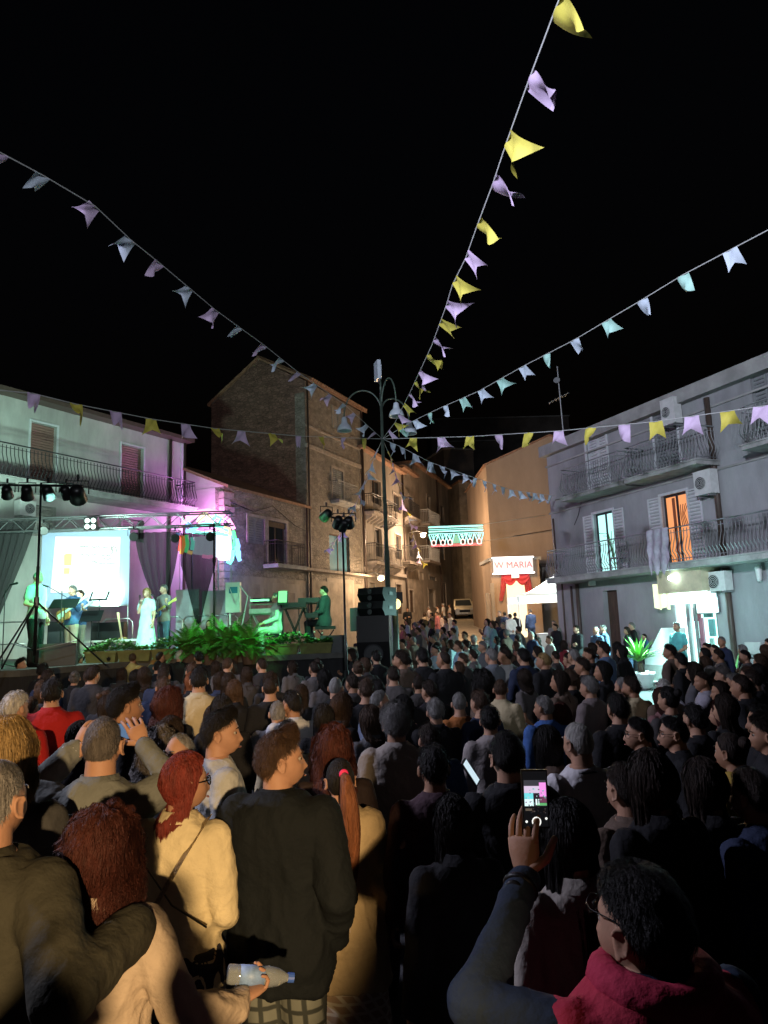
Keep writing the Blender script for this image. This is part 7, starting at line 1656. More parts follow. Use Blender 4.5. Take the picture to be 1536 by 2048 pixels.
# ------------------------------------------------------------------ the rest of the crowd, one line each
BK, NV, GY_, WH, CR, RD, OR, OC, BL, LB, BR = (.014, .014, .016), (.02, .028, .06), (.10, .10, .11), (.52, .53, .56), (.50, .42, .26), (.36, .015, .015), (.36, .13, .04), (.33, .20, .07), (.05, .12, .33), (.24, .36, .48), (.12, .085, .065)
T = [
 # px, py, D, fem, hair, haircol, top, colour, yaw(None = stage), label
 (30, 1383, 5.6, 0, 'short', 'white', 'tee', RD, None, 'white haired man in a red polo shirt with a pale collar line'),
 (105, 1356, 6.3, 0, 'short', 'black', 'shirt', RD, None, 'dark haired man in a plain red shirt beside the white haired man'),
 (150, 1341, 6.6, 1, 'bun', 'saltpepper', 'shirt', BK, None, 'grey streaked woman with pinned up hair in black'),
 (42, 1316, 7.6, 0, 'quiff', 'black', 'jacket', BK, -1.2, 'young man in a black hooded jacket glancing right below the stage drape'),
 (62, 1306, 9.2, 1, 'bob', 'dark', 'shirt', CR, None, 'person in a cream top behind the black hooded jacket'),
 (157, 1306, 8.0, 0, 'short', 'dark', 'shirt', OR, -.9, 'man in an orange brown top looking right towards the singer'),
 (188, 1320, 8.6, 1, 'bob', 'black', 'shirt', BK, None, 'small dark haired person between orange top and dark jacket'),
 (222, 1303, 8.2, 0, 'short', 'black', 'jacket', NV, None, 'man in a dark navy leather jacket below the planted trough'),
 (267, 1296, 7.6, 0, 'short', 'brown', 'shirt', OC, None, 'man in an ochre shirt holding up a phone towards the singer'),
 (320, 1303, 8.6, 0, 'balding', 'dark', 'jacket', BK, None, 'balding man in a dark jacket right of the ochre shirt'),
 (360, 1286, 8.6, 0, 'short', 'white', 'jacket', BK, None, 'white haired man in dark jacket in front of the ferns'),
 (398, 1303, 8.4, 0, 'short', 'black', 'jacket', BK, None, 'man in a black jacket in front of the second fern'),
 (385, 1345, 6.2, 1, 'wavy', 'auburn', 'shirt', BK, None, 'woman with long wavy auburn hair'),
 (398, 1334, 7.2, 0, 'short', 'black', 'shirt', CR, None, 'black haired man in a cream jacket beside the auburn waves'),
 (432, 1322, 7.4, 1, 'long', 'dark', 'shirt', BK, None, 'woman with brown hair in front of the fern pots'),
 (457, 1325, 8.2, 1, 'long', 'brown', 'shirt', NV, None, 'woman with straight brown hair under the last fern'),
 (468, 1360, 6.0, 1, 'long', 'brown', 'shirt', BK, None, 'woman with long chestnut hair over a black top'),
 (250, 1372, 4.9, 0, 'quiff', 'black', 'tee', BK, -1.0, 'bearded dark haired man in black looking right'),
 (335, 1384, 4.9, 1, 'curly', 'darkred', 'shirt', BK, None, 'woman with a big mass of dark red curls'),
 (318, 1466, 4.4, 1, 'curly', 'saltpepper', 'shirt', BK, None, 'person with small greyish curls by the filming man\'s elbow'),
 (445, 1392, 5.0, 1, 'long', 'black', 'shirt', BK, None, 'black haired woman behind the young man in grey'),
 (540, 1352, 6.4, 0, 'crop', 'dark', 'tee', BK, None, 'man with a cropped head and black collarless top'),
 (555, 1400, 5.4, 0, 'crop', 'grey', 'shirt', GY_, None, 'shaven headed man catching violet light'),
 (585, 1381, 5.4, 0, 'short', 'black', 'shirt', WH, None, 'black haired man with a white shirt collar'),
 (575, 1440, 4.5, 0, 'short', 'black', 'shirt', CR, None, 'person in a mustard striped jacket behind the blazer'),
 (612, 1284, 11.5, 0, 'short', 'black', 'jacket', BK, None, 'tall man in black in front of the keyboard players'),
 (641, 1288, 11.8, 0, 'short', 'dark', 'jacket', BK, None, 'man in a dark suit below the pianist'),
 (664, 1285, 12.3, 0, 'short', 'brown', 'shirt', BK, None, 'person with brown hair next to the blond woman'),
 (683, 1281, 12.8, 1, 'bob', 'blond', 'shirt', GY_, -1.5, 'blond woman turned sideways by the speaker stack'),
 (703, 1264, 13.2, 1, 'curly', 'dark', 'shirt', BK, None, 'woman with dark frizzy hair before the tripod stand'),
 (718, 1270, 13.4, 1, 'long', 'black', 'shirt', BK, None, 'dark long haired woman under the speaker stack'),
 (767, 1276, 12.2, 1, 'curlyshort', 'blond', 'shirt', BK, -1.4, 'woman with short blond curls facing right under the stack'),
 (788, 1282, 11.8, 1, 'long', 'black', 'shirt', BK, None, 'woman with straight black hair by the green pole'),
 (806, 1278, 12.0, 0, 'short', 'dark', 'shirt', BR, None, 'man in dark brown right of the green pole'),
 (826, 1272, 12.4, 0, 'bald', 'grey', 'shirt', BR, 1.2, 'bald man with glasses looking left near the green pole'),
 (803, 1300, 9.6, 0, 'short', 'dark', 'shirt', BR, None, 'man with pinkish lit neck in the middle of the crowd'),
 (732, 1316, 8.8, 1, 'long', 'black', 'shirt', BK, -1.3, 'woman in profile with her hand at her cheek'),
 (845, 1296, 10.0, 0, 'short', 'black', 'shirt', BK, None, 'black haired man left of the bald man in the middle'),
 (888, 1300, 9.6, 0, 'bald', 'dark', 'shirt', BK, None, 'bald man in black behind the woman with the brown mane'),
 (890, 1276, 11.6, 1, 'long', 'brown', 'shirt', BR, None, 'woman with a full brown mane of hair near the street mouth'),
 (917, 1281, 11.4, 0, 'short', 'brown', 'shirt', LB, None, 'man in a light blue shirt near the street mouth'),
 (929, 1263, 14.2, 0, 'short', 'black', 'shirt', BK, None, 'dark silhouetted man in front of the bright paving'),
 (947, 1270, 13.2, 0, 'short', 'white', 'tee', BK, .9, 'white haired man in a black polo shirt looking left'),
 (982, 1295, 10.6, 0, 'crop', 'grey', 'shirt', (.16, .18, .21), None, 'man with thinning hair in a grey blue shirt'),
 (1010, 1293, 10.8, 0, 'short', 'dark', 'tee', WH, .8, 'dark haired man in a pale top beside the grey blue shirt'),
 (1012, 1259, 15.0, 0, 'short', 'grey', 'shirt', BR, .9, 'man with a grey rim lit head before the gazebo table'),
 (965, 1345, 6.9, 1, 'curly', 'black', 'shirt', BR, None, 'woman with a round dark afro of curls'),
 (1000, 1357, 6.6, 0, 'crop', 'brown', 'shirt', CR, -.6, 'child with cropped hair carried in beige clothes'),
 (917, 1383, 5.9, 0, 'crop', 'grey', 'tee', OR, None, 'boy in a bright orange top'),
 (870, 1398, 5.6, 0, 'short', 'grey', 'shirt', BK, None, 'grey haired man with rim lit head in the middle'),
 (808, 1390, 5.5, 1, 'long', 'black', 'shirt', BK, None, 'black haired woman behind the bushy grey curls'),
 (757, 1379, 5.6, 0, 'balding', 'grey', 'shirt', (.16, .19, .28), -.8, 'grey man in a blue grey shirt turned right'),
 (742, 1413, 4.9, 1, 'bob', 'brown', 'shirt', GY_, None, 'woman with a light brown bob beside the grey curls'),
 (682, 1388, 5.3, 1, 'bob', 'brown', 'shirt', BK, -.9, 'woman with a brown bob looking down to the right'),
 (670, 1352, 6.4, 0, 'bald', 'grey', 'shirt', BK, None, 'bald man with a lit crown of the head'),
 (648, 1408, 5.0, 1, 'long', 'black', 'shirt', BK, None, 'long black haired woman in the unlit middle'),
 (755, 1358, 6.7, 0, 'short', 'black', 'shirt', BK, None, 'dark haired man behind the blue grey shirt'),
 (978, 1411, 4.7, 0, 'short', 'black', 'shirt', (.30, .27, .26), .3, 'black haired man in a light shirt stooping over a phone'),
 (858, 1446, 4.2, 0, 'short', 'dark', 'shirt', BL, None, 'man with a blue shirt behind the dark round head'),
 (866, 1489, 3.1, 0, 'short', 'black', 'shirt', (.07, .04, .05), None, 'person with a round black head in plum clothes'),
 (905, 1590, 2.5, 1, 'long', 'black', 'shirt', BK, None, 'shadowed woman directly behind the plum clothes'),
 (1012, 1462, 2.95, 0, 'short', 'black', 'shirt', BK, .2, 'black clothed person looking at a lit phone'),
 (1094, 1452, 3.6, 1, 'long', 'black', 'shirt', BR, None, 'woman with long black hair just above the raised phone'),
 (1037, 1252, 18.5, 0, 'short', 'dark', 'shirt', GY_, 1.0, 'man in a grey zipped top before the gazebo'),
 (1062, 1262, 17.0, 0, 'bald', 'grey', 'shirt', NV, None, 'bald man standing before the gazebo table'),
 (1060, 1218, 26, 0, 'crop', 'dark', 'shirt', NV, 0.2, 'man in a navy sweater and jeans walking to the gazebo'),
 (1052, 1313, 9.4, 1, 'bob', 'dark', 'shirt', BR, 1.1, 'dark haired woman turned towards the stage before the gazebo side'),
 (1046, 1296, 10.2, 0, 'short', 'black', 'shirt', NV, None, 'dark man before the navy sweater'),
 (1087, 1304, 10.0, 0, 'crop', 'blond', 'shirt', BK, None, 'fair cropped man with a lit ear'),
 (1127, 1281, 12.5, 1, 'long', 'dark', 'shirt', (.20, .02, .03), .8, 'long haired woman in a wine red top'),
 (1147, 1297, 10.8, 0, 'balding', 'grey', 'shirt', BK, None, 'balding grey man in front of the building corner'),
 (1165, 1314, 9.4, 0, 'short', 'dark', 'shirt', BK, .7, 'dark man just right of the balding grey man'),
 (1184, 1287, 12.0, 1, 'bob', 'dark', 'shirt', LB, None, 'woman in a pale blue top left of the denim jacket'),
 (1207, 1283, 11.6, 0, 'short', 'dark', 'shirt', (.09, .14, .24), None, 'man in a blue denim jacket facing the stage'),
 (1206, 1322, 8.4, 1, 'long', 'black', 'shirt', BK, .9, 'woman with black hair below the denim jacket'),
 (1234, 1285, 12.0, 1, 'bob', 'black', 'shirt', BK, .9, 'woman in profile left of the planted pot'),
 (1244, 1291, 11.0, 1, 'long', 'black', 'shirt', BK, .9, 'tall woman with straight black hair before the white pot'),
 (1120, 1340, 7.6, 1, 'long', 'dark', 'shirt', BR, None, 'woman with long brown hair in dusky brown'),
 (1138, 1338, 7.9, 0, 'short', 'brown', 'shirt', BK, .8, 'short haired man right of the dusky brown hair'),
 (1177, 1352, 6.3, 0, 'short', 'grey', 'shirt', (.17, .14, .14), .8, 'grey haired man in a loose faded brown shirt looking left'),
 (1088, 1389, 5.9, 0, 'crop', 'grey', 'shirt', BL, .4, 'grey man in a bright blue shirt'),
 (1120, 1407, 5.4, 1, 'bob', 'darkred', 'shirt', BR, None, 'woman with reddish brown hair next to the blue shirt'),
 (1244, 1353, 6.6, 0, 'balding', 'grey', 'shirt', BK, None, 'bald man with pinkish scalp in black'),
 (1262, 1352, 7.4, 0, 'short', 'dark', 'shirt', CR, None, 'person in a beige top right of the pink scalp'),
 (1325, 1358, 6.9, 0, 'short', 'white', 'shirt', BR, None, 'man with a cap of white hair in front of the bright ground'),
 (1322, 1378, 6.1, 1, 'bob', 'darkred', 'shirt', (.20, .10, .10), None, 'person in a reddish knitted top with a headband'),
 (1339, 1288, 11.4, 0, 'short', 'black', 'shirt', BR, .8, 'dark man in a checked shirt before the shop entrance'),
 (1360, 1305, 10.4, 0, 'short', 'black', 'shirt', BK, None, 'dark round head below the shop door'),
 (1412, 1285, 15.0, 1, 'bun', 'dark', 'shirt', NV, 1.9, 'woman with small shining pendant before the glass door'),
 (1442, 1272, 15.2, 0, 'crop', 'grey', 'shirt', NV, 1.7, 'broad tall man in a dark blue shirt beside the shop window'),
 (1484, 1290, 15.4, 1, 'bob', 'grey', 'shirt', BK, 1.3, 'grey haired woman with folded arms near the meter cabinet'),
 (1387, 1326, 8.9, 1, 'wavy', 'dark', 'shirt', GY_, .9, 'woman with loose hair below the glass door'),
 (1404, 1342, 8.0, 0, 'short', 'dark', 'shirt', (.32, .31, .36), 1.2, 'man in a pale shirt stretching an arm forward'),
 (1421, 1332, 9.0, 0, 'short', 'grey', 'shirt', BK, 1.0, 'grey man with glasses right of the pale shirt'),
 (1446, 1332, 8.6, 0, 'short', 'saltpepper', 'shirt', GY_, 1.0, 'salt and pepper haired man in front of the broad tall man'),
 (1467, 1346, 8.0, 0, 'short', 'grey', 'shirt', BR, .9, 'man with rim lit brown grey hair under the folded arms'),
 (1495, 1332, 8.8, 0, 'short', 'brown', 'tee', (.36, .34, .38), 1.3, 'man in a washed white shirt close to the scooter'),
 (1490, 1359, 7.4, 0, 'short', 'dark', 'shirt', (.09, .08, .11), 1.0, 'man in a greyish violet shirt'),
 (1440, 1362, 7.2, 1, 'long', 'dark', 'shirt', BR, 1.0, 'long haired woman before the washed white shirt'),
 (1387, 1408, 5.2, 0, 'short', 'black', 'shirt', BK, .9, 'person in black holding a pale blue cup'),
 (1440, 1403, 5.2, 1, 'wavy', 'darkred', 'shirt', (.14, .03, .03), 1.0, 'woman with reddish waves in a dark red top'),
 (1520, 1411, 5.0, 0, 'curlyshort', 'black', 'shirt', BK, 1.0, 'man with short dark curls close to the border of the crowd'),
 (1277, 1433, 4.1, 0, 'short', 'black', 'shirt', BK, 1.35, 'first of two men with glasses in profile, lit violet'),
 (1346, 1431, 4.0, 0, 'short', 'black', 'shirt', BK, 1.35, 'second bespectacled profile behind the first, facing the stage'),
 (1459, 1463, 3.5, 1, 'bun', 'dark', 'shirt', (.30, .20, .04), .6, 'person in a yellow scarf with a lit rim of hair'),
 (1248, 1528, 3.2, 0, 'short', 'dark', 'shirt', BR, .5, 'man with a reddish cheek beside the very long hair'),
 (1500, 1535, 2.6, 0, 'short', 'dark', 'shirt', NV, .6, 'person in a navy blue jumper nearest the right edge'),
 (1530, 1432, 3.8, 0, 'curlyshort', 'dark', 'shirt', BK, 1.2, 'face lit violet at the edge behind the yellow scarf'),
]
AP = [('down', 'down'), ('cross', 'cross'), ('front', 'front'), ('down', 'pocket'), ('behind', 'behind'), ('down', 'phonelow')]
used = [(o.location.x, o.location.y) for o in COL.objects if o.name.startswith('person')]
for k, (px, py, D, fem, hr, hc, tp, c, yw, lb) in enumerate(T):
    x, y, h = locate(px, py, D)
    if px > 520 and D < 7.2: D *= 1.17; x, y, h = locate(px, py, D)
    lo, hh = (1.44, 1.72) if fem else (1.52, 1.86)
    if 'child' in lb or 'boy' in lb: lo = 1.2
    if not (lo < h < hh):
        x, y, h = locate(px, py, None, lo + .03 if h < lo else hh - .04, max(2.2, D * .6), D * 1.9)
    a_ = AP[k % 6] if y > 5 else AP[(k % 2) * 3]
    if 'folded' in lb: a_ = ('cross', 'cross')
    if 'in an ochre shirt' in lb: a_ = ('down', 'point')
    if 'lit phone' in lb or 'stooping' in lb: a_ = ('phonelow', 'down')
    if 'cup' in lb: a_ = ('down', 'mic')
    if 'arm forward' in lb: a_ = ('phone', 'down')
    near = y < 5.0 and yw is not None
    r_ = person((x, y, gz(y)), (face_to(x, y) + ru(-.25, .25)) if yw is None else yw, lb, fem=bool(fem), H=h - .012, la=a_[0], ra=a_[1], top=tp if tp != 'jacket' or True else tp, topc=c, hair=hr, hairc=hc, L=.3 if fem else .1, skin=k % 3 if k % 3 else 1, seed=k, turn=(k * 7) % 3 - 1 if y > 5.0 else 0, botc=(.04, .05, .08) if k % 2 else (.02, .02, .02), hi=near)
    used.append((x, y))
    if 'glasses' in lb or 'bespectacled' in lb: glasses(r_, (.45 * ((k * 7) % 3 - 1) if y > 5.0 else 0, 0, 0), .002)
    if 'in an ochre shirt' in lb: held(r_, 'phone', (.26, .36, 1.74), (0, 0, 0), 'small lit phone raised by the man in the ochre shirt')
    if 'lit phone' in lb:
        pq = P(941, 1545, y + .1); rt = root('phone', pq, 'brightly lit phone screen held low in the dark crowd', 'phone'); Q = Matrix.Rotation(-.55, 3, 'Y') @ Matrix.Rotation(1.15, 3, 'Z'); b = MB(); b.box(pq, (.066, .008, .125), Q); b.build('case', M['black'], rt)
        b = MB(); b.add([pq + Q @ V((sx_ * .029, -.0055, sz_ * .055)) for sx_, sz_ in ((-1, -1), (1, -1), (1, 1), (-1, 1))], [(0, 1, 2, 3)]); b.build('screen', emis('phone_white', (.7, .9, 1.0), .9), rt)
    if 'cup' in lb: q = Matrix.Translation(r_.location) @ Matrix.Rotation(r_.rotation_euler[2], 4, 'Z') @ Matrix.Scale(r_.scale[0], 4) @ V((.06, .21, 1.46)); b = MB(); b.lathe([(.028, -.05), (.036, .05), (.034, .05)], q, 14); tag(b.build('paper_cup', mat('cup_blue', (.25, .35, .6), .6), smooth=True), 'pale blue cup in the hand of the person in black', 'cup')
# unlit spectators that nothing tells apart
FL_ = 'dark clothed spectator lost in the shadow of the packed crowd'
rs = random.Random(21); cnt = 0
for rowY in [3.4, 4.4, 5.4, 6.4, 7.4, 8.4, 9.4, 10.4, 11.5, 12.7, 13.9]:
    n = int(rowY * 1.06 / .74)
    for i in range(n):
        x = -rowY * .52 + (i + .5) / n * rowY * 1.05 + rs.uniform(-.16, .16); y = rowY + rs.uniform(-.25, .25)
        if x < 0 and y > 12.8: continue
        if y < 4.6 and x < -.1: continue
        if any((x - a) ** 2 + (y - c_) ** 2 < (.42 if y < 6 else .36) ** 2 for a, c_ in used): continue
        if x > .29 * y and y > 7 and x < .42 * y: continue
        used.append((x, y)); fem = rs.random() < .45; h = (rs.uniform(1.50, 1.60) if fem else rs.uniform(1.58, 1.68)) + (.12 if x < 0 and y > 8.5 else 0); cnt += 1
        a_ = AP[rs.randrange(6)]; k = rs.randrange(1000)
        person((x, y, gz(y)), face_to(x, y) + rs.uniform(-.35, .35), FL_, fem=fem, H=h, la=a_[0], ra=a_[1], top=rs.choice(['shirt', 'shirt', 'tee']), topc=rs.choice([BK, BK, NV, (.03, .028, .03), (.05, .045, .045), (.10, .09, .09)]), hair=rs.choice(['long', 'bob', 'long', 'bun']) if fem else rs.choice(['short', 'short', 'crop', 'short']), hairc=rs.choice(['black', 'dark', 'dark', 'brown']), L=.3 if fem else .1, skin=rs.choice([1, 1, 2]), seed=k, turn=rs.choice([0, 0, 1, -1]), group='unlit spectators packed into the crowd')
# people along the street and by the buildings (farther away)
S_ = [
 (814, 1207, 45, 0, 'short', 'dark', 'jacket', BK, 3.0, 'man with dark open jacket standing alone at the left kerb of the street'),
 (863, 1243, 27, 1, 'long', 'blond', 'jacket', BK, 1.6, 'blond woman in a black jacket and white trousers'),
 (850, 1240, 29, 1, 'long', 'blond', 'shirt', (.35, .45, .45), 1.2, 'blond woman in a pale top behind the white trousers'),
 (842, 1228, 31, 0, 'short', 'dark', 'tee', (.4, .5, .5), -.8, 'man in an aqua lit t-shirt in the street group'),
 (830, 1245, 28, 0, 'short', 'grey', 'shirt', (.12, .11, .08), .8, 'person in a camouflage toned top near the green pole'),
 (873, 1205, 38, 0, 'short', 'brown', 'shirt', (.35, .12, .12), 1.4, 'man in a reddish shirt in the street group'),
 (882, 1203, 38.5, 1, 'bob', 'brown', 'shirt', (.45, .33, .30), 1.2, 'woman in a dusty pink top in the street group'),
 (862, 1207, 37, 0, 'short', 'black', 'shirt', BK, 1.2, 'man in black in the middle of the street group'),
 (848, 1206, 40, 1, 'long', 'brown', 'shirt', (.35, .28, .2), .8, 'brown haired woman at the left of the street group'),
 (899, 1206, 36, 0, 'short', 'black', 'shirt', (.62, .58, .50), 1.9, 'dark haired man in a white shirt at the right of the street group'),
 (874, 1187, 50, 1, 'bun', 'brown', 'tee', (.6, .5, .42), 1.5, 'young woman raised above the street group, pale top'),
 (885, 1188, 51, 0, 'short', 'white', 'tee', (.6, .55, .5), 1.2, 'white haired person at the top of the street group'),
 (898, 1185, 52, 1, 'bob', 'brown', 'tee', (.65, .55, .45), 1.6, 'topmost figure in a light shirt beside the car'),
 (822, 1196, 52, 0, 'short', 'brown', 'shirt', (.5, .45, .4), 1.2, 'man in a light shirt walking by the wall far up the street'),
 (831, 1195, 52, 1, 'long', 'dark', 'tee', (.55, .2, .2), 1.2, 'woman in a red toned top walking by the wall'),
 (857, 1198, 46, 0, 'short', 'grey', 'shirt', (.5, .42, .38), 1.2, 'grey haired man behind the street group'),
 (898, 1240, 25, 1, 'bob', 'black', 'tee', (.45, .65, .62), 1.3, 'black haired woman in a bright aqua top at the street mouth'),
 (946, 1186, 66, 1, 'long', 'blond', 'dress', (.6, .42, .3), 2.4, 'woman in a peach dress standing beside the parked car'),
 (960, 1187, 64, 0, 'short', 'white', 'tee', (.65, .6, .55), 2.6, 'man in a white outfit to the right of the peach dress'),
 (998, 1208, 36, 0, 'short', 'grey', 'shirt', BK, 2.2, 'man in a dark coat near the lit portal'),
 (1008, 1212, 35, 0, 'short', 'dark', 'shirt', NV, .3, 'man in navy before the portal seen from behind'),
 (1019, 1215, 33, 0, 'short', 'dark', 'shirt', (.68, .68, .66), .4, 'man in a bright white shirt before the portal'),
 (1029, 1212, 34, 0, 'short', 'black', 'shirt', BK, -.5, 'dark man beside the gazebo post'),
 (972, 1228, 29, 0, 'crop', 'dark', 'tee', NV, 1.9, 'man clapping at the right kerb in dark blue'),
 (975, 1238, 27, 1, 'long', 'black', 'shirt', (.45, .66, .62), 1.8, 'long haired woman in an aqua lit blouse with folded arms'),
 (992, 1233, 28, 0, 'short', 'dark', 'shirt', NV, 1.8, 'tall man in dark blue beside the aqua blouse'),
 (1005, 1232, 27, 0, 'short', 'grey', 'tee', NV, 2.2, 'man with glasses in a navy t-shirt facing the stage'),
 (985, 1243, 26, 1, 'bob', 'brown', 'shirt', (.2, .4, .42), 1.6, 'small woman in teal between the navy men'),
 (1106, 1216, 27, 0, 'crop', 'grey', 'shirt', (.28, .28, .27), 2.4, 'grey shirted man leaning at the gazebo by the building corner'),
 (1110, 1248, 25.5, 0, 'short', 'dark', 'jacket', BK, 1.9, 'man in a dark bomber jacket in front of the building corner'),
 (1152, 1244, 22.5, 0, 'short', 'dark', 'shirt', BK, 1.9, 'man in black and jeans standing against the grey wall'),
 (1190, 1237, 21.5, 0, 'balding', 'white', 'shirt', (.05, .08, .13), 2.0, 'white headed man in navy by the brown house door'),
 (1205, 1243, 22.2, 0, 'short', 'grey', 'shirt', (.07, .12, .19), 1.6, 'man in a bluish jacket right behind the white headed man'),
 (1252, 1240, 22.6, 1, 'bob', 'dark', 'shirt', BK, 1.6, 'woman with brown hair behind the palm leaves'),
 (1262, 1236, 22.9, 0, 'short', 'grey', 'shirt', BK, 1.6, 'grey man partly hidden behind the palm leaves'),
 (1353, 1252, 19.6, 1, 'bun', 'grey', 'tee', (.12, .5, .5), 2.2, 'woman in a turquoise top in front of the glowing doorway'),
 (1290, 1285, 23.2, 0, 'short', 'dark', 'shirt', (.05, .16, .28), 1.6, 'person in blue crouching behind the white pot'),
]
FF = 'blurry onlooker in the far dense crowd at the mouth of the street'
rs2 = random.Random(5); usedf = []
for k in range(64):
    y = rs2.uniform(15.0, 34); x = rs2.uniform(-.3, 4.6) + (y - 15) * .01
    px_ = 768 + x / y * 1450
    if (905 < px_ < 965 and y > 20) or any((x - a) ** 2 + (y - c_) ** 2 < .3 for a, c_ in usedf) or (px_ < 800 and y < 20): continue
    if y > 24 and px_ > 905: continue
    usedf.append((x, y)); fem = rs2.random() < .5
    person((x, y, gz(y)), rs2.uniform(.6, 2.2), FF, fem=fem, H=rs2.uniform(1.56, 1.66) if fem else rs2.uniform(1.66, 1.8), la=AP[k % 6][0], ra=AP[k % 6][1], top=rs2.choice(['shirt', 'tee']), topc=rs2.choice([BK, NV, GY_, (.3, .28, .25), (.45, .42, .38), (.25, .35, .38), (.3, .12, .1)]), hair=rs2.choice(['long', 'bob']) if fem else 'short', hairc=rs2.choice(['black', 'dark', 'brown', 'grey']), L=.3 if fem else .1, seed=k, botc=rs2.choice([BK, (.06, .09, .16), (.3, .3, .28)]), group='onlookers packed at the mouth of the street')
for k, (px, py, D, fem, hr, hc, tp, c, yw, lb) in enumerate(S_):
    x, y, h = locate(px, py, D)
    if not (1.45 < h < 1.9): h = 1.62 if fem else 1.74
    a_ = AP[(k * 5 + 1) % 6]; kw = {}
    if 'clapping' in lb: a_ = ('clap', 'clap')
    if 'folded' in lb: a_ = ('cross', 'cross')
    if 'crouching' in lb: h = 1.35
    bc = (.6, .62, .62) if 'white trousers' in lb or 'white outfit' in lb else ((.06, .09, .16) if k % 2 else (.03, .03, .035))
    person((x, y, gz(y) + (.1 if px > 1140 and y > 19 else 0)), yw, lb, fem=bool(fem), H=h, la=a_[0], ra=a_[1], top=tp, topc=c, hair=hr, hairc=hc, L=.3 if fem else .1, skin=k % 2, seed=k, botc=bc, group='people farther off along the street and walls')
# ------------------------------------------------------------------ performers
def perf(px, py, D, yaw, lb, z=DZ, **kw):
    p = P(px, py, D); h = p.z - z; kw.setdefault('group', 'performers on the stage')
    return person((p.x, D, z), yaw, lb, H=kw.pop('H', h), **kw)
perf(76, 1143, 14.9, -1.75, 'big man in a green lit t-shirt and black trousers singing on stage', hair='bald', hairc='grey', top='tee', topc=(.40, .55, .45), la='down', ra='guitarbody', botc=BK, skin=0)
g1_ = perf(146, 1172, 17.2, 2.6, 'bass player in pale trousers with an orange and white bass', hair='short', hairc='grey', top='shirt', topc=(.06, .12, .25), la='guitarneck', ra='guitarbody', botc=(.45, .42, .30), skin=0)
g2_ = perf(161, 1181, 18.6, 2.6, 'guitarist with glasses in a blue shirt behind the bass player', hair='short', hairc='dark', top='tee', topc=(.08, .14, .28), la='guitarneck', ra='guitarbody', botc=(.4, .38, .3), skin=0)
glasses(g2_, (0, 0, 0), .003)
sg = perf(294, 1178, 18.2, 2.9, 'blond singer in a long pale aqua dress holding a microphone', fem=True, hair='bob', hairc='blond', top='dress', topc=(.50, .68, .66), la='down', ra='mic', skin=0)
g3_ = perf(328, 1170, 19.0, 2.5, 'guitarist in a grey shirt and jeans with a yellow guitar', hair='short', hairc='grey', top='shirt', topc=(.22, .20, .20), la='guitarneck', ra='guitarbody', botc=(.07, .12, .2), skin=0)
def on(rt, v): return Matrix.Translation(rt.location) @ Matrix.Rotation(rt.rotation_euler[2], 4, 'Z') @ Matrix.Scale(rt.scale[0], 4) @ V(v)
guitar(on(g1_, (.06, .20, 1.08)), R(24), 'orange and white electric bass played before pale trousers', ('orange', (.55, .22, .08)), ('pale', (.7, .72, .66)), yaw=g1_.rotation_euler[2] + math.pi, s=1.15)
guitar(on(g2_, (.06, .20, 1.08)), R(22), 'pale guitar played by the man in blue behind the bass', ('white', (.6, .65, .65)), ('pale', (.7, .72, .66)), yaw=g2_.rotation_euler[2] + math.pi)
guitar(on(g3_, (.06, .20, 1.06)), R(20), 'yellow necked guitar with a blue body beside the singer', ('blue', (.05, .12, .3)), ('yellow', (.6, .62, .15)), yaw=g3_.rotation_euler[2] + math.pi)
q = on(sg, (.05, .24, 1.50)); b = MB(); b.caps(q, q + V((0, .0, .07)), .013, .024, 8); b.tube([q, q - V((0, 0, .14))], .012, 6); tag(b.build('microphone', M['blackmetal'], smooth=True), 'hand held microphone of the blond singer', 'microphone')
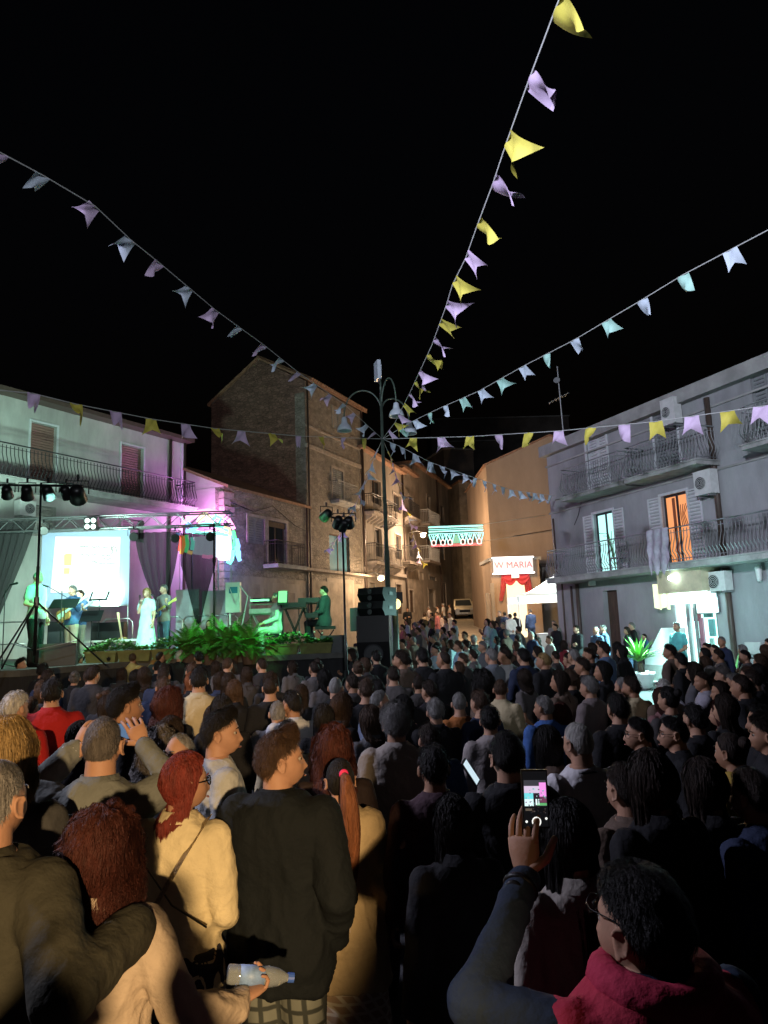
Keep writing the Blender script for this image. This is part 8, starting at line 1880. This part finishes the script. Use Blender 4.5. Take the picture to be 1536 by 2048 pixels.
def seated(px, py, D, yaw, lb, **kw):
    p = P(px, py, D); H = 1.75; z = p.z - 1.75
    r_ = perf(px, py, D, yaw, lb, z=z, H=1.75, legs='sit', **kw)
    st_ = V((p.x, D, z)); off = Matrix.Rotation(yaw, 3, 'Z') @ V((0, -.02, 0))
    rt = root('stool', (st_.x + off.x, st_.y + off.y, DZ), 'black stool under the ' + ('pianist' if 'pianist' in lb else 'left keyboard player'), 'stool')
    b = MB(); zt_ = z + .74; b.box((rt.location.x, rt.location.y, zt_), (.5, .36, .08)); b.build('seat', M['black'], rt)
    b = MB(); b.tube([(rt.location.x - .2, rt.location.y, DZ), (rt.location.x + .2, rt.location.y, zt_ - .05)], .015, 6); b.tube([(rt.location.x + .2, rt.location.y, DZ), (rt.location.x - .2, rt.location.y, zt_ - .05)], .015, 6); b.build('leg', M['blackmetal'], rt)
    return r_
seated(648, 1173, 18.0, 1.45, 'seated pianist in a dark suit with black hair, hands on the keys', hair='short', hairc='black', top='jacket', topc=(.03, .04, .045), la='keys', ra='keys', botc=BK, skin=0)
seated(552, 1187, 17.9, 1.9, 'seated keyboard player in a white shirt lit green', hair='short', hairc='grey', top='shirt', topc=(.5, .55, .52), la='keys', ra='keys', botc=(.45, .48, .45), skin=0)
perf(418, 1241, 20.3, 3.0, 'woman with long dark hair sitting low behind the ferns', z=P(418, 1241, 20.3).z - 1.5, H=1.5, fem=True, hair='long', hairc='dark', top='shirt', topc=BK, skin=0)
# unseen onlookers added behind the photographer to shade the near crowd
for (x, y, h, fem, lb) in ((.98, -1.3, 1.84, 0, 'unseen tall onlooker in a dark coat added behind the photographer'), (1.52, -1.4, 1.76, 0, 'unseen second onlooker in black added behind the photographer'), (2.08, -1.3, 1.66, 1, 'unseen woman in black added farther behind the photographer')):
    person((x, y, 0), 0, lb, fem=bool(fem), H=h, top='coat', topc=BK, hair='short' if not fem else 'bob', hairc='black')
ph_ = person((-.22, -.42, 0), 0, 'photographer in dark clothing holding a phone above head height', H=1.80, top='shirt', topc=BK, hair='short', hairc='black', la='phonehigh', ra='phonehigh')
print('crowd fill', cnt, 'objects', len(COL.objects))
